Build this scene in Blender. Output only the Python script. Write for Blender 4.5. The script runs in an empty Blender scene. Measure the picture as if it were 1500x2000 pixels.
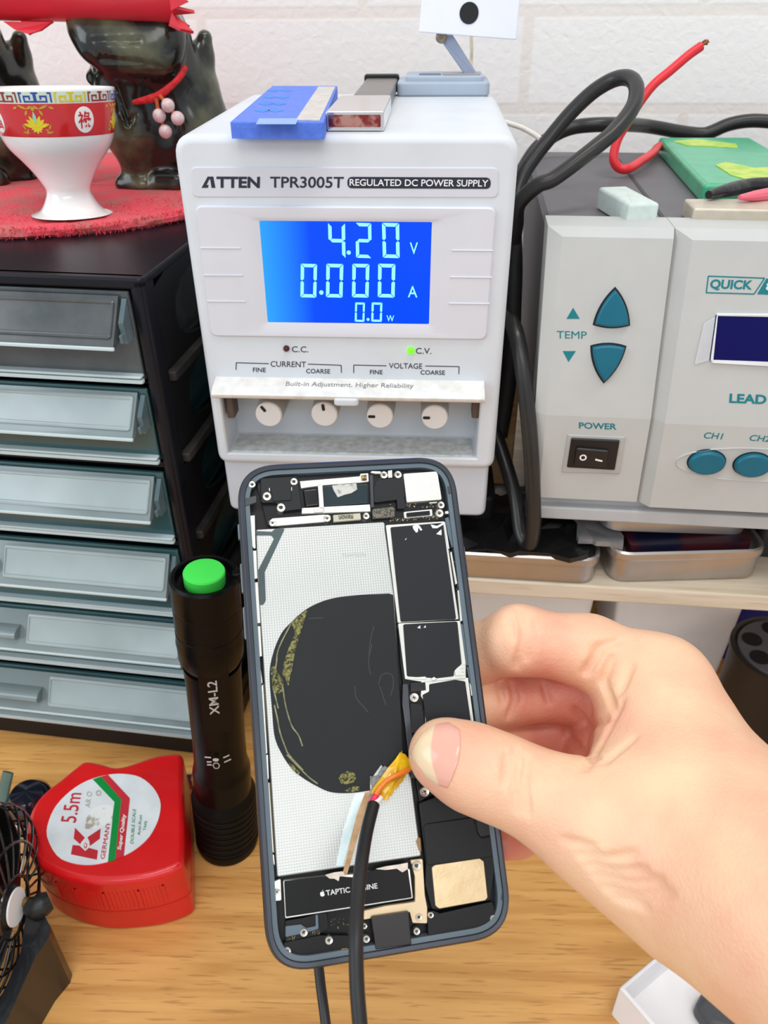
import bpy, bmesh, math, random
import numpy as np
from mathutils import Vector, Matrix

random.seed(7)
SC = bpy.context.scene
COL = SC.collection

# ------------------------------------------------------------------ camera, light, exposure
FOC = 1538.0                       # focal length in pixels of the 1500 x 2000 frame
PITCH, ROLL = math.radians(33.73), math.radians(-0.57)
EYE = Vector((0.0, 0.0, 0.37))     # the desk top is z = 0
cam_data = bpy.data.cameras.new('camera')
cam = bpy.data.objects.new('camera', cam_data)
COL.objects.link(cam)
CAMROT = Matrix.Rotation(math.pi / 2 - PITCH, 3, 'X') @ Matrix.Rotation(ROLL, 3, 'Z')
cam.matrix_world = Matrix.Translation(EYE) @ CAMROT.to_4x4()
cam_data.sensor_fit = 'VERTICAL'
cam_data.sensor_height = 36.0
cam_data.sensor_width = 27.0
cam_data.lens = 36.0 * FOC / 2000.0
cam_data.clip_start = 0.01
cam_data.clip_end = 20
cam_data.dof.use_dof = True
cam_data.dof.focus_distance = 0.262
cam_data.dof.aperture_fstop = 26.0
SC.camera = cam

SC.view_settings.view_transform = 'Standard'
SC.view_settings.look = 'None'
SC.view_settings.exposure = 0.12
SC.view_settings.gamma = 1.0
SC.view_settings.use_curve_mapping = False

world = bpy.data.worlds.new('room_light')
SC.world = world
world.use_nodes = True
wbg = world.node_tree.nodes['Background']
wbg.inputs[0].default_value = (0.90, 0.95, 1.0, 1)
wbg.inputs[1].default_value = 0.70


def area(name, loc, target, sx, sy, power, color):
    l = bpy.data.lights.new(name, 'AREA')
    l.shape = 'RECTANGLE'
    l.size, l.size_y, l.energy, l.color = sx, sy, power, color
    o = bpy.data.objects.new(name, l)
    COL.objects.link(o)
    o.location = loc
    o.rotation_euler = (Vector(target) - Vector(loc)).to_track_quat('-Z', 'Y').to_euler()
    return o


# ceiling tube over the bench, an added wall fill and the window behind the bench's left end
area('ceiling_tube_light', (0.25, -0.10, 1.75), (0.05, 0.3, 0.1), 1.3, 0.30, 10, (1.0, 0.97, 0.93))
area('wall_fill_light', (0.1, -1.1, 1.25), (0.05, 0.4, 0.25), 1.4, 0.4, 6, (1.0, 0.98, 0.95))  # unseen fill added behind the viewer to brighten the wall
area('window_light', (-1.5, -0.35, 0.95), (0, 0.3, 0.2), 1.0, 1.0, 9, (0.86, 0.94, 1.0))


# ------------------------------------------------------------------ helpers
def cam_ray(px, py):
    return CAMROT @ Vector(((px - 750) / FOC, -(py - 1000) / FOC, -1.0))


def PT(px, py, depth):
    """World point seen at a picture position, DEPTH metres in front of the lens."""
    return EYE + cam_ray(px, py) * depth


class Frame:
    """A local frame: x to the right, y away, z up; meshes are built in it."""
    def __init__(s, origin, yaw=0.0, tilt=0.0, M=None):
        s.M = M if M is not None else (Matrix.Translation(origin) @ Matrix.Rotation(math.radians(-yaw), 4, 'Z')
                                       @ Matrix.Rotation(math.radians(-tilt), 4, 'X'))
        s.I = s.M.inverted()

    def hit(s, px, py, axis, val):
        o = s.I @ EYE
        d = s.I.to_3x3() @ cam_ray(px, py)
        t = (val - o[axis]) / d[axis]
        return o + d * t

    def at(s, px, py, y=0.0):      # on the upright plane local y = const -> (x, z)
        h = s.hit(px, py, 1, y)
        return (h.x, h.z)

    def on(s, px, py, z=0.0):      # on the level plane local z = const -> (x, y)
        h = s.hit(px, py, 2, z)
        return (h.x, h.y)


def lin(c):
    out = []
    for v in c[:3]:
        v = v / 255.0
        out.append(v / 12.92 if v <= 0.04045 else ((v + 0.055) / 1.055) ** 2.4)
    return (*out, 1.0)


MATS = {}


def mat(name, rgb, rough=0.5, metal=0.0, var=0.06, vscale=60.0, bump=0.0, bscale=400.0, emit=None, estr=0.0,
        alpha=1.0, trans=0.0, coat=0.0, spec=0.5, sss=0.0, ior=1.45, rgb2=None, thr=None, stretch=None):
    if name in MATS:
        return MATS[name]
    m = bpy.data.materials.new(name)
    m.use_nodes = True
    nt = m.node_tree
    b = nt.nodes['Principled BSDF']
    b.inputs['Roughness'].default_value = rough
    b.inputs['Metallic'].default_value = metal
    b.inputs['Specular IOR Level'].default_value = spec
    b.inputs['IOR'].default_value = ior
    b.inputs['Alpha'].default_value = alpha
    b.inputs['Transmission Weight'].default_value = trans
    b.inputs['Coat Weight'].default_value = coat
    b.inputs['Coat Roughness'].default_value = 0.08
    if sss:
        b.inputs['Subsurface Weight'].default_value = sss
        b.inputs['Subsurface Radius'].default_value = (1.0, 0.35, 0.2)
        b.inputs['Subsurface Scale'].default_value = 0.004
    tc = nt.nodes.new('ShaderNodeTexCoord')
    vec = tc.outputs['Object']
    if stretch:
        mp = nt.nodes.new('ShaderNodeMapping')
        mp.inputs['Scale'].default_value = stretch
        nt.links.new(vec, mp.inputs['Vector'])
        vec = mp.outputs['Vector']
    n = nt.nodes.new('ShaderNodeTexNoise')
    n.inputs['Scale'].default_value = vscale
    n.inputs['Detail'].default_value = 4
    nt.links.new(vec, n.inputs['Vector'])
    c = lin(rgb)
    c2 = lin(rgb2) if rgb2 else tuple(min(1, max(0, v * (1 - var * 2))) for v in c[:3]) + (1,)
    ramp = nt.nodes.new('ShaderNodeValToRGB')
    lo, hi = thr if thr else (0.3, 0.7)
    ramp.color_ramp.elements[0].position = lo
    ramp.color_ramp.elements[1].position = hi
    ramp.color_ramp.elements[0].color = c2
    ramp.color_ramp.elements[1].color = c if rgb2 else tuple(min(1, v * (1 + var)) for v in c[:3]) + (1,)
    nt.links.new(n.outputs['Fac'], ramp.inputs['Fac'])
    nt.links.new(ramp.outputs['Color'], b.inputs['Base Color'])
    if bump:
        n2 = nt.nodes.new('ShaderNodeTexNoise')
        n2.inputs['Scale'].default_value = bscale
        n2.inputs['Detail'].default_value = 3
        nt.links.new(vec, n2.inputs['Vector'])
        bp = nt.nodes.new('ShaderNodeBump')
        bp.inputs['Strength'].default_value = bump
        bp.inputs['Distance'].default_value = 0.001
        nt.links.new(n2.outputs['Fac'], bp.inputs['Height'])
        nt.links.new(bp.outputs['Normal'], b.inputs['Normal'])
    if emit:
        b.inputs['Emission Color'].default_value = lin(emit)
        b.inputs['Emission Strength'].default_value = estr
    MATS[name] = m
    return m


# --- shapes: every function returns (verts, faces) in local coordinates
def basis_front(u, v, w):          # a drawing on an upright front: w comes out towards the viewer
    return (u, -w, v)


def basis_top(u, v, w):            # a drawing on a level top: w goes up
    return (u, v, w)


def rpoly(pts, r, n=5):
    """Round the corners of a polygon."""
    out = []
    N = len(pts)
    for i in range(N):
        rr = r[i] if isinstance(r, (list, tuple)) else r
        p = Vector(pts[i][:2]); a = Vector(pts[i - 1][:2]); b = Vector(pts[(i + 1) % N][:2])
        da, db = a - p, b - p
        la, lb = da.length, db.length
        if rr <= 0 or la < 1e-9 or lb < 1e-9:
            out.append((p.x, p.y)); continue
        ang = da.angle(db)
        t = min(rr / max(1e-6, math.tan(ang / 2)), la * 0.49, lb * 0.49)
        q0 = p + da / la * t; q1 = p + db / lb * t
        for k in range(n + 1):
            s = k / n
            q = q0 * (1 - s) ** 2 + p * 2 * s * (1 - s) * 1.0 + q1 * s * s
            out.append((q.x, q.y))
    return out


def rect(x0, y0, x1, y1):
    return [(x0, y0), (x1, y0), (x1, y1), (x0, y1)]


def area2(p):
    return sum(p[i - 1][0] * p[i][1] - p[i][0] * p[i - 1][1] for i in range(len(p)))


def inset(poly, d):
    if abs(d) < 1e-9:
        return list(poly)
    sgn = 1 if area2(poly) > 0 else -1
    N = len(poly)
    out = []
    for i in range(N):
        p = Vector(poly[i]); a = Vector(poly[i - 1]); b = Vector(poly[(i + 1) % N])
        k = 1
        while (p - a).length < 1e-7 and k < N:
            k += 1; a = Vector(poly[i - k])
        k = 1
        while (b - p).length < 1e-7 and k < N:
            k += 1; b = Vector(poly[(i + k) % N])
        e0 = (p - a).normalized(); e1 = (b - p).normalized()
        n0 = Vector((-e0.y, e0.x)) * sgn; n1 = Vector((-e1.y, e1.x)) * sgn
        m = n0 + n1
        L = m.length
        if L < 1e-5:
            out.append(tuple(p)); continue
        m /= L
        c = max(0.35, m.dot(n0))
        q = p + m * (d / c)
        out.append((q.x, q.y))
    if d > 0:                                          # arcs tighter than the inset collapse to a point
        for _ in range(6):
            bad = False
            for i in range(N):
                j = (i + 1) % N
                ox, oy = poly[j][0] - poly[i][0], poly[j][1] - poly[i][1]
                nx, ny = out[j][0] - out[i][0], out[j][1] - out[i][1]
                if ox * nx + oy * ny < -1e-14:
                    mid = ((out[i][0] + out[j][0]) / 2, (out[i][1] + out[j][1]) / 2)
                    out[i] = out[j] = mid
                    bad = True
            if not bad:
                break
    return out


def loft(loops, cap0=True, cap1=True):
    n = len(loops[0])
    v = [tuple(p) for l in loops for p in l]
    f = []
    for k in range(len(loops) - 1):
        for i in range(n):
            j = (i + 1) % n
            f.append((k * n + i, k * n + j, (k + 1) * n + j, (k + 1) * n + i))
    if cap0:
        f.append(tuple(range(n - 1, -1, -1)))
    if cap1:
        f.append(tuple(range((len(loops) - 1) * n, len(loops) * n)))
    return v, f


def slab(poly, w0, w1, bev=0.0, bev0=0.0, basis=basis_front, seg=3):
    """Extrude a polygon from w0 (back) to w1 (front) with rounded front / back edges."""
    loops = []
    if bev0 > 0:
        for k in range(seg + 1):
            a = math.pi / 2 * k / seg
            ins, w = bev0 * (1 - math.sin(a)), w0 + bev0 * (1 - math.cos(a))
            loops.append([basis(u, v, w) for u, v in inset(poly, ins)])
    else:
        loops.append([basis(u, v, w0) for u, v in poly])
    if bev > 0:
        for k in range(seg + 1):
            a = math.pi / 2 * k / seg
            ins, w = bev * (1 - math.cos(a)), w1 - bev * (1 - math.sin(a))
            loops.append([basis(u, v, w) for u, v in inset(poly, ins)])
    else:
        loops.append([basis(u, v, w1) for u, v in poly])
    return loft(loops)


def ring(polys_w, basis=basis_front, cap0=False, cap1=False):
    """Loft a list of (polygon, w) with equal vertex counts."""
    return loft([[basis(u, v, w) for u, v in p] for p, w in polys_w], cap0, cap1)


def box(x0, y0, z0, x1, y1, z1, bev=0.0):
    if bev <= 0:
        return slab(rect(x0, y0, x1, y1), z0, z1, basis=basis_top)
    return slab(rpoly(rect(x0, y0, x1, y1), bev * 2.4, 4), z0, z1, bev, bev, basis_top)


def lathe(prof, n=32, M=None, cap=True):
    loops = []
    for r, h in prof:
        loops.append([Vector((r * math.cos(2 * math.pi * i / n), r * math.sin(2 * math.pi * i / n), h)) for i in range(n)])
    if M is not None:
        loops = [[M @ p for p in l] for l in loops]
    return loft(loops, cap, cap)


def axis_m(p, d, roll=None):
    """Matrix whose z axis points along d, at p."""
    q = Vector(d).normalized().to_track_quat('Z', 'Y')
    return Matrix.Translation(Vector(p)) @ q.to_matrix().to_4x4()


def spline(pts, n=10):
    P = [Vector(p) for p in pts]
    if len(P) < 3:
        return P
    out = []
    for i in range(len(P) - 1):
        p0 = P[i - 1] if i > 0 else P[0] * 2 - P[1]
        p1, p2 = P[i], P[i + 1]
        p3 = P[i + 2] if i + 2 < len(P) else P[-1] * 2 - P[-2]
        for k in range(n):
            t = k / n
            out.append(0.5 * ((2 * p1) + (p2 - p0) * t + (2 * p0 - 5 * p1 + 4 * p2 - p3) * t * t
                              + (3 * p1 - p0 - 3 * p2 + p3) * t ** 3))
    out.append(P[-1])
    return out


def tube(pts, r, n=14, sub=10, smooth=True, flat=1.0):
    pts = spline(pts, sub) if smooth else [Vector(p) for p in pts]
    N = len(pts)
    rr = r if isinstance(r, (list, tuple)) else [r, r]
    loops = []
    prev = None
    for i, p in enumerate(pts):
        t = (pts[min(i + 1, N - 1)] - pts[max(i - 1, 0)]).normalized()
        if prev is None:
            a = Vector((0, 0, 1)) if abs(t.z) < 0.9 else Vector((1, 0, 0))
            u = t.cross(a).normalized()
        else:
            u = (prev - t * prev.dot(t)).normalized()
        prev = u
        w = t.cross(u)
        s = i / max(1, N - 1) * (len(rr) - 1)
        k = min(int(s), len(rr) - 2)
        rad = rr[k] + (rr[k + 1] - rr[k]) * (s - k)
        loops.append([p + (u * math.cos(2 * math.pi * j / n) + w * flat * math.sin(2 * math.pi * j / n)) * rad for j in range(n)])
    return loft(loops)


def ball(c, r, n=16, scale=(1, 1, 1)):
    prof = [(max(1e-5, math.sin(math.pi * k / n)) , -math.cos(math.pi * k / n)) for k in range(n + 1)]
    v, f = lathe(prof, n * 2)
    return [(c[0] + x[0] * r * scale[0], c[1] + x[1] * r * scale[1], c[2] + x[2] * r * scale[2]) for x in v], f


def xf(vf, M):
    return [tuple(M @ Vector(p)) for p in vf[0]], vf[1]


def text_vf(s, thick=0.0001, bold=0.0, shear=0.0):
    """Glyph mesh normalised to the unit box (0..1, 0..1), z = 0..thick."""
    cu = bpy.data.curves.new('glyphs', 'FONT')
    cu.body = s
    cu.size = 1.0
    cu.offset = bold
    cu.shear = shear
    cu.resolution_u = 4
    cu.fill_mode = 'BOTH'
    cu.extrude = 0.01
    o = bpy.data.objects.new('glyphs', cu)
    COL.objects.link(o)
    dg = bpy.context.evaluated_depsgraph_get()
    me = bpy.data.meshes.new_from_object(o.evaluated_get(dg))
    v = [tuple(x.co) for x in me.vertices]
    f = [tuple(p.vertices) for p in me.polygons]
    bpy.data.objects.remove(o)
    bpy.data.meshes.remove(me)
    bpy.data.curves.remove(cu)
    x0, x1 = min(p[0] for p in v), max(p[0] for p in v)
    y0, y1 = min(p[1] for p in v), max(p[1] for p in v)
    v = [((p[0] - x0) / (x1 - x0), (p[1] - y0) / (y1 - y0), thick if p[2] > 0 else 0.0) for p in v]
    return v, f


def text_on(s, bl, br, tl, w0, thick=0.00015, bold=0.0, shear=0.0, basis=basis_front):
    """Lettering whose bounding box has the corners bl, br, tl (2-D points of the drawing plane)."""
    v, f = text_vf(s, thick, bold, shear)
    bl, br, tl = Vector(bl), Vector(br), Vector(tl)
    out = []
    for a, b, w in v:
        q = bl + (br - bl) * a + (tl - bl) * b
        out.append(basis(q.x, q.y, w0 + w))
    return out, f


def mesh_obj(name, shapes, m, parent=None, sharp=35, flat=False):
    """Link the shapes as ONE mesh object. shapes: (verts, faces) or (verts, faces, slot)."""
    if isinstance(shapes, tuple):
        shapes = [shapes]
    mats = m if isinstance(m, (list, tuple)) else [m]
    bm = bmesh.new()
    for s in shapes:
        base = [bm.verts.new(p) for p in s[0]]
        idx = s[2] if len(s) > 2 else 0
        for f in s[1]:
            if len(set(f)) < 3:
                continue
            try:
                fc = bm.faces.new([base[i] for i in f])
                fc.material_index = idx
                fc.smooth = (not flat) and len(f) <= 4
            except ValueError:
                pass
    bmesh.ops.remove_doubles(bm, verts=bm.verts, dist=3e-6)
    bmesh.ops.recalc_face_normals(bm, faces=bm.faces)
    me = bpy.data.meshes.new(name)
    bm.to_mesh(me)
    bm.free()
    for x in mats:
        me.materials.append(x)
    if not flat:
        me.set_sharp_from_angle(angle=math.radians(sharp))
    o = bpy.data.objects.new(name, me)
    COL.objects.link(o)
    if not flat:
        wn = o.modifiers.new('face_weighted_normals', 'WEIGHTED_NORMAL')
        wn.keep_sharp = True
        wn.weight = 100
    if parent is not None:
        o.parent = parent
    return o


def tag(o, label, cat, group=None):
    o['label'] = label
    o['category'] = cat
    if group:
        o['group'] = group
    return o


def thing(name, frame, label, cat, group=None):
    o = bpy.data.objects.new(name, None)
    o.empty_display_size = 0.01
    COL.objects.link(o)
    o.matrix_world = frame.M
    return tag(o, label, cat, group)


def solo(name, frame, shapes, m, label, cat, group=None, **k):
    o = mesh_obj(name, shapes, m, **k)
    o.matrix_world = frame.M
    return tag(o, label, cat, group)


def struct(name, shapes, m, frame=None):
    o = mesh_obj(name, shapes, m)
    if frame:
        o.matrix_world = frame.M
    o['kind'] = 'structure'
    return o


def closed_spline(pts, n=5):
    P = [Vector(p) for p in pts]
    N = len(P)
    out = []
    for i in range(N):
        p0, p1, p2, p3 = P[i - 1], P[i], P[(i + 1) % N], P[(i + 2) % N]
        for k in range(n):
            t = k / n
            q = 0.5 * ((2 * p1) + (p2 - p0) * t + (2 * p0 - 5 * p1 + 4 * p2 - p3) * t * t + (3 * p1 - p0 - 3 * p2 + p3) * t ** 3)
            out.append((q.x, q.y))
    return out


# --- smooth organic bodies: a signed distance field meshed with surface nets
def round_cone(p, a, b, r1, r2):
    ba = b - a
    l2 = float(ba @ ba)
    pa = p - a
    if l2 < 1e-12:
        return np.linalg.norm(pa, axis=1) - max(r1, r2)
    t = np.clip(pa @ ba / l2, 0, 1)
    d = np.linalg.norm(pa - t[:, None] * ba, axis=1)
    return d - (r1 + (r2 - r1) * t)


def smin(a, b, k):
    h = np.maximum(k - np.abs(a - b), 0) / k
    return np.minimum(a, b) - h * h * k * 0.25


def sdf_mesh(fn, lo, hi, step):
    ax = [np.arange(lo[i], hi[i] + step, step) for i in range(3)]
    nx, ny, nz = [len(a) for a in ax]
    # coarse pass first: only cells near the surface are evaluated finely
    st = 4
    cax = [a[::st] for a in ax]
    cg = np.stack(np.meshgrid(*cax, indexing='ij'), -1)
    cv = fn(cg.reshape(-1, 3)).reshape(cg.shape[:3])
    vol = np.repeat(np.repeat(np.repeat(cv, st, 0), st, 1), st, 2)[:nx, :ny, :nz]
    near = np.flatnonzero(np.abs(vol.ravel()) < step * st * 2.2)
    vol = vol.ravel().copy()
    for s in range(0, len(near), 200000):
        k = near[s:s + 200000]
        i, j, l = np.unravel_index(k, (nx, ny, nz))
        vol[k] = fn(np.stack([ax[0][i], ax[1][j], ax[2][l]], 1))
    vol = vol.reshape(nx, ny, nz)
    ins = vol < 0
    acc = np.zeros((nx - 1, ny - 1, nz - 1, 3)); cnt = np.zeros((nx - 1, ny - 1, nz - 1))
    cor = [(i, j, k) for i in (0, 1) for j in (0, 1) for k in (0, 1)]
    for a in cor:
        for b in cor:
            if a < b and sum(abs(a[i] - b[i]) for i in range(3)) == 1:
                va = vol[a[0]:nx - 1 + a[0], a[1]:ny - 1 + a[1], a[2]:nz - 1 + a[2]]
                vb = vol[b[0]:nx - 1 + b[0], b[1]:ny - 1 + b[1], b[2]:nz - 1 + b[2]]
                cr = (va < 0) != (vb < 0)
                t = np.where(cr, va / np.where(cr, va - vb, 1), 0)
                for i in range(3):
                    acc[..., i] += np.where(cr, a[i] + t * (b[i] - a[i]), 0)
                cnt += cr
    act = cnt > 0
    idx = -np.ones(act.shape, int)
    idx[act] = np.arange(act.sum())
    cells = np.argwhere(act)
    pos = (cells + acc[act] / cnt[act][:, None]) * step + np.array(lo)
    faces = []
    for d in range(3):
        u, v = [(1, 2), (2, 0), (0, 1)][d]
        sl0 = [slice(1, n - 1) for n in (nx, ny, nz)]
        sl0[d] = slice(0, (nx, ny, nz)[d] - 1)
        sl1 = list(sl0)
        sl1[d] = slice(1, (nx, ny, nz)[d])
        a, b = ins[tuple(sl0)], ins[tuple(sl1)]
        for flip, cr in ((False, a & ~b), (True, ~a & b)):
            e = np.argwhere(cr)
            if not len(e):
                continue
            e = e + np.array([s.start for s in sl0])
            q = []
            for du, dv in ((1, 1), (0, 1), (0, 0), (1, 0)):
                c = e.copy(); c[:, u] -= du; c[:, v] -= dv
                q.append(idx[c[:, 0], c[:, 1], c[:, 2]])
            q = np.stack(q, 1)
            if flip:
                q = q[:, ::-1]
            faces.append(q)
    faces = np.concatenate(faces)
    return pos, faces


def np_mesh(name, pos, faces, m, parent=None):
    me = bpy.data.meshes.new(name)
    me.from_pydata(pos.tolist(), [], faces.tolist())
    me.update()
    me.polygons.foreach_set('use_smooth', [True] * len(me.polygons))
    for x in (m if isinstance(m, (list, tuple)) else [m]):
        me.materials.append(x)
    o = bpy.data.objects.new(name, me)
    COL.objects.link(o)
    if parent is not None:
        o.parent = parent
    return o


def relax(pos, faces, it=2, lam=0.5):
    """A little Laplacian smoothing of a meshed field."""
    e = np.concatenate([faces[:, [i, (i + 1) % 4]] for i in range(4)])
    for _ in range(it):
        s = np.zeros_like(pos); c = np.zeros(len(pos))
        np.add.at(s, e[:, 0], pos[e[:, 1]]); np.add.at(c, e[:, 0], 1)
        np.add.at(s, e[:, 1], pos[e[:, 0]]); np.add.at(c, e[:, 1], 1)
        pos = pos + lam * (s / c[:, None] - pos)
    return pos
# ------------------------------------------------------------------ common materials
M_WHITE = mat('white_plastic', (212, 217, 223), 0.42, var=0.02, bump=0.03, bscale=2500)
M_WHITE2 = mat('white_plastic_lower', (202, 207, 216), 0.45, var=0.02)
M_DUSTY = mat('dusty_white_plastic', (230, 229, 226), 0.55, rgb2=(214, 211, 204), vscale=200, thr=(0.3, 0.6))
M_BLACK = mat('black_plastic', (22, 23, 26), 0.38, var=0.1)
M_BLACKM = mat('black_matte', (26, 27, 29), 0.62, var=0.1)
M_INK = mat('dark_ink', (38, 42, 56), 0.6, var=0.02)
M_RUBBER = mat('grey_black_rubber', (28, 29, 31), 0.42, var=0.1, vscale=90)
M_STEEL = mat('bright_steel', (214, 214, 210), 0.26, metal=1.0, var=0.03)
M_CARD = mat('white_card', (240, 239, 240), 0.6, var=0.02)

# ------------------------------------------------------------------ the setting
wall_frame = Frame((0.02, 0.56, 0.37), yaw=5)
mw = bpy.data.materials.new('white_brick_plaster')
mw.use_nodes = True
nt = mw.node_tree
b = nt.nodes['Principled BSDF']
b.inputs['Roughness'].default_value = 0.75
tc = nt.nodes.new('ShaderNodeTexCoord')
mp = nt.nodes.new('ShaderNodeMapping')
mp.inputs['Rotation'].default_value = (math.radians(90), 0, 0)
mp.inputs['Location'].default_value = (0.0, 0.0, 0.0)
nt.links.new(tc.outputs['Object'], mp.inputs['Vector'])
br = nt.nodes.new('ShaderNodeTexBrick')
br.inputs['Scale'].default_value = 1.0
br.inputs['Brick Width'].default_value = 0.20
br.inputs['Row Height'].default_value = 0.052
br.inputs['Mortar Size'].default_value = 0.0042
br.inputs['Mortar Smooth'].default_value = 0.5
br.inputs['Color1'].default_value = lin((246, 243, 241))
br.inputs['Color2'].default_value = lin((245, 241, 239))
br.inputs['Mortar'].default_value = lin((240, 232, 226))
sep = nt.nodes.new('ShaderNodeSeparateXYZ')
cmb = nt.nodes.new('ShaderNodeCombineXYZ')
nt.links.new(tc.outputs['Object'], sep.inputs[0])
off = nt.nodes.new('ShaderNodeVectorMath')
off.operation = 'ADD'
off.inputs[1].default_value = (0.03, 0.0653, 0)
nt.links.new(sep.outputs['X'], cmb.inputs['X'])
nt.links.new(sep.outputs['Z'], cmb.inputs['Y'])
nt.links.new(cmb.outputs[0], off.inputs[0])
nt.links.new(off.outputs[0], br.inputs['Vector'])
nt.links.new(br.outputs['Color'], b.inputs['Base Color'])
ns = nt.nodes.new('ShaderNodeTexNoise')
ns.inputs['Scale'].default_value = 190
ns.inputs['Detail'].default_value = 3
ns.inputs['Distortion'].default_value = 0.6
nt.links.new(tc.outputs['Object'], ns.inputs['Vector'])
mx = nt.nodes.new('ShaderNodeMath')
mx.operation = 'MULTIPLY_ADD'
mx.inputs[1].default_value = -0.35
nt.links.new(br.outputs['Fac'], mx.inputs[0])
nt.links.new(ns.outputs['Fac'], mx.inputs[2])
bp = nt.nodes.new('ShaderNodeBump')
bp.inputs['Strength'].default_value = 0.4
bp.inputs['Distance'].default_value = 0.0011
nt.links.new(mx.outputs[0], bp.inputs['Height'])
nt.links.new(bp.outputs['Normal'], b.inputs['Normal'])
struct('floor', box(-1.6, -1.4, -0.80, 1.6, 0.62, -0.76), mat('grey_floor', (150, 146, 140), .6))
struct('wall_back', box(-1.5, 0, -1.13, 1.5, 0.05, 1.3), mw, wall_frame)


def wood(name, c1, c2, yawdeg, sc=(9, 150, 60), dark=(150, 96, 48)):
    m = bpy.data.materials.new(name)
    m.use_nodes = True
    nt = m.node_tree
    b = nt.nodes['Principled BSDF']
    b.inputs['Roughness'].default_value = 0.42
    tc = nt.nodes.new('ShaderNodeTexCoord')
    mp = nt.nodes.new('ShaderNodeMapping')
    mp.inputs['Rotation'].default_value = (0, 0, math.radians(yawdeg))
    nt.links.new(tc.outputs['Object'], mp.inputs['Vector'])

    def noise(scale, det, dist=0.4):
        q = nt.nodes.new('ShaderNodeMapping')
        q.inputs['Scale'].default_value = scale
        nt.links.new(mp.outputs[0], q.inputs['Vector'])
        n = nt.nodes.new('ShaderNodeTexNoise')
        n.inputs['Scale'].default_value = 1
        n.inputs['Detail'].default_value = det
        n.inputs['Distortion'].default_value = dist
        nt.links.new(q.outputs[0], n.inputs['Vector'])
        return n

    def ramp(n, stops):
        r = nt.nodes.new('ShaderNodeValToRGB')
        e = r.color_ramp.elements
        e[0].position, e[0].color = stops[0]
        e[1].position, e[1].color = stops[-1]
        for p, c in stops[1:-1]:
            x = e.new(p); x.color = c
        nt.links.new(n.outputs['Fac'], r.inputs['Fac'])
        return r
    a = ramp(noise(sc, 5, 0.7), [(0.33, lin(c2)), (0.6, lin(c1)), (0.8, tuple(min(1, v * 1.12) for v in lin(c1)[:3]) + (1,))])
    f = ramp(noise((sc[0] * 5, sc[1] * 5, sc[2] * 5), 2, 0.1), [(0.34, (1, 1, 1, 1)), (0.42, (0, 0, 0, 1))])
    mixn = nt.nodes.new('ShaderNodeMixRGB')
    mixn.inputs['Color2'].default_value = lin(dark)
    mul = nt.nodes.new('ShaderNodeMath'); mul.operation = 'MULTIPLY'; mul.inputs[1].default_value = 0.45
    nt.links.new(f.outputs['Color'], mul.inputs[0])
    nt.links.new(mul.outputs[0], mixn.inputs['Fac'])
    nt.links.new(a.outputs['Color'], mixn.inputs['Color1'])
    nt.links.new(mixn.outputs[0], b.inputs['Base Color'])
    return m


M_DESK = wood('oak_laminate', (226, 172, 100), (204, 146, 76), -4)
M_SHELF = wood('pale_ash_laminate', (214, 200, 180), (194, 178, 154), 0, (6, 120, 120), (180, 150, 115))
M_BOARD = wood('tan_board', (206, 168, 122), (186, 146, 102), 0, (6, 60, 120), (160, 122, 84))
desk_frame = Frame((0.0, 0.0, 0.0), yaw=6)
dsk = thing('desk', desk_frame, 'light oak wood-grain desk top under everything on the bench', 'desk')
mesh_obj('desktop', box(-0.8, -0.15, -0.025, 0.8, 0.54, 0.0, 0.002), M_DESK, dsk)
for x in (-0.77, 0.73):
    for y in (-0.12, 0.48):
        mesh_obj('leg', box(x, y, -0.7595, x + 0.04, y + 0.04, -0.024, 0.002), M_DESK, dsk)

# the long shelf on the right
o = Vector((*Frame((0, 0, 0.14)).on(1200, 1148, 0.0), 0.14))
shelf_frame = Frame(o, yaw=6.3)
sh = thing('shelf', shelf_frame, 'pale wooden shelf board running behind the hand, carrying the grey tins', 'shelf')
mesh_obj('board', box(-0.168, 0, -0.0088, 0.42, 0.245, 0.0, 0.0012), M_SHELF, sh)
for x in (-0.160, 0.40):
    mesh_obj('side_panel', box(x, 0.02, -0.14, x + 0.012, 0.24, -0.0088), M_SHELF, sh)
# ------------------------------------------------------------------ the bench power supply
o = Frame((0, 0.298, 0)).hit(690, 600, 1, 0)
o = Vector((o.x, 0.298, 0))
_t = Frame((o.x, 0.298, 0), yaw=3.7)
PS_BOTTOM = _t.at(700, 1012)[1]
PS = Frame((o.x, 0.298, PS_BOTTOM), yaw=3.7)
A = PS.at
psu = thing('power_supply', PS, 'white bench power supply with a glowing blue display', 'power supply')
tl, tr = A(339.5, 300), A(1013, 303)
bl, brr = A(424, 893), A(966, 910)
PS_TOP = 0.37 - 0.0425 - PS_BOTTOM
x0, x1 = (tl[0] + bl[0]) / 2, (tr[0] + brr[0]) / 2
zb = A(690, 912)[1]
PSX0, PSX1 = x0, x1
DEPTH = 0.125
# housing: a shell whose front has the open pocket of the control bay
fr = rpoly(rect(x0, zb, x1, PS_TOP), [0.005, 0.005, 0.0075, 0.0075], 6)
bayx0, bayx1 = A(431, 800)[0], A(940, 800)[0]
bay_top, bay_bot = A(680, 770)[1], A(690, 893)[1]
RB = 0.0030
_fl = inset(fr, RB)
bayx0 = max(bayx0, min(p[0] for p in _fl) + .0012)
bayx1 = min(bayx1, max(p[0] for p in _fl) - .0012)
bay_bot = max(bay_bot, min(p[1] for p in _fl) + .0008)


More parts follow.
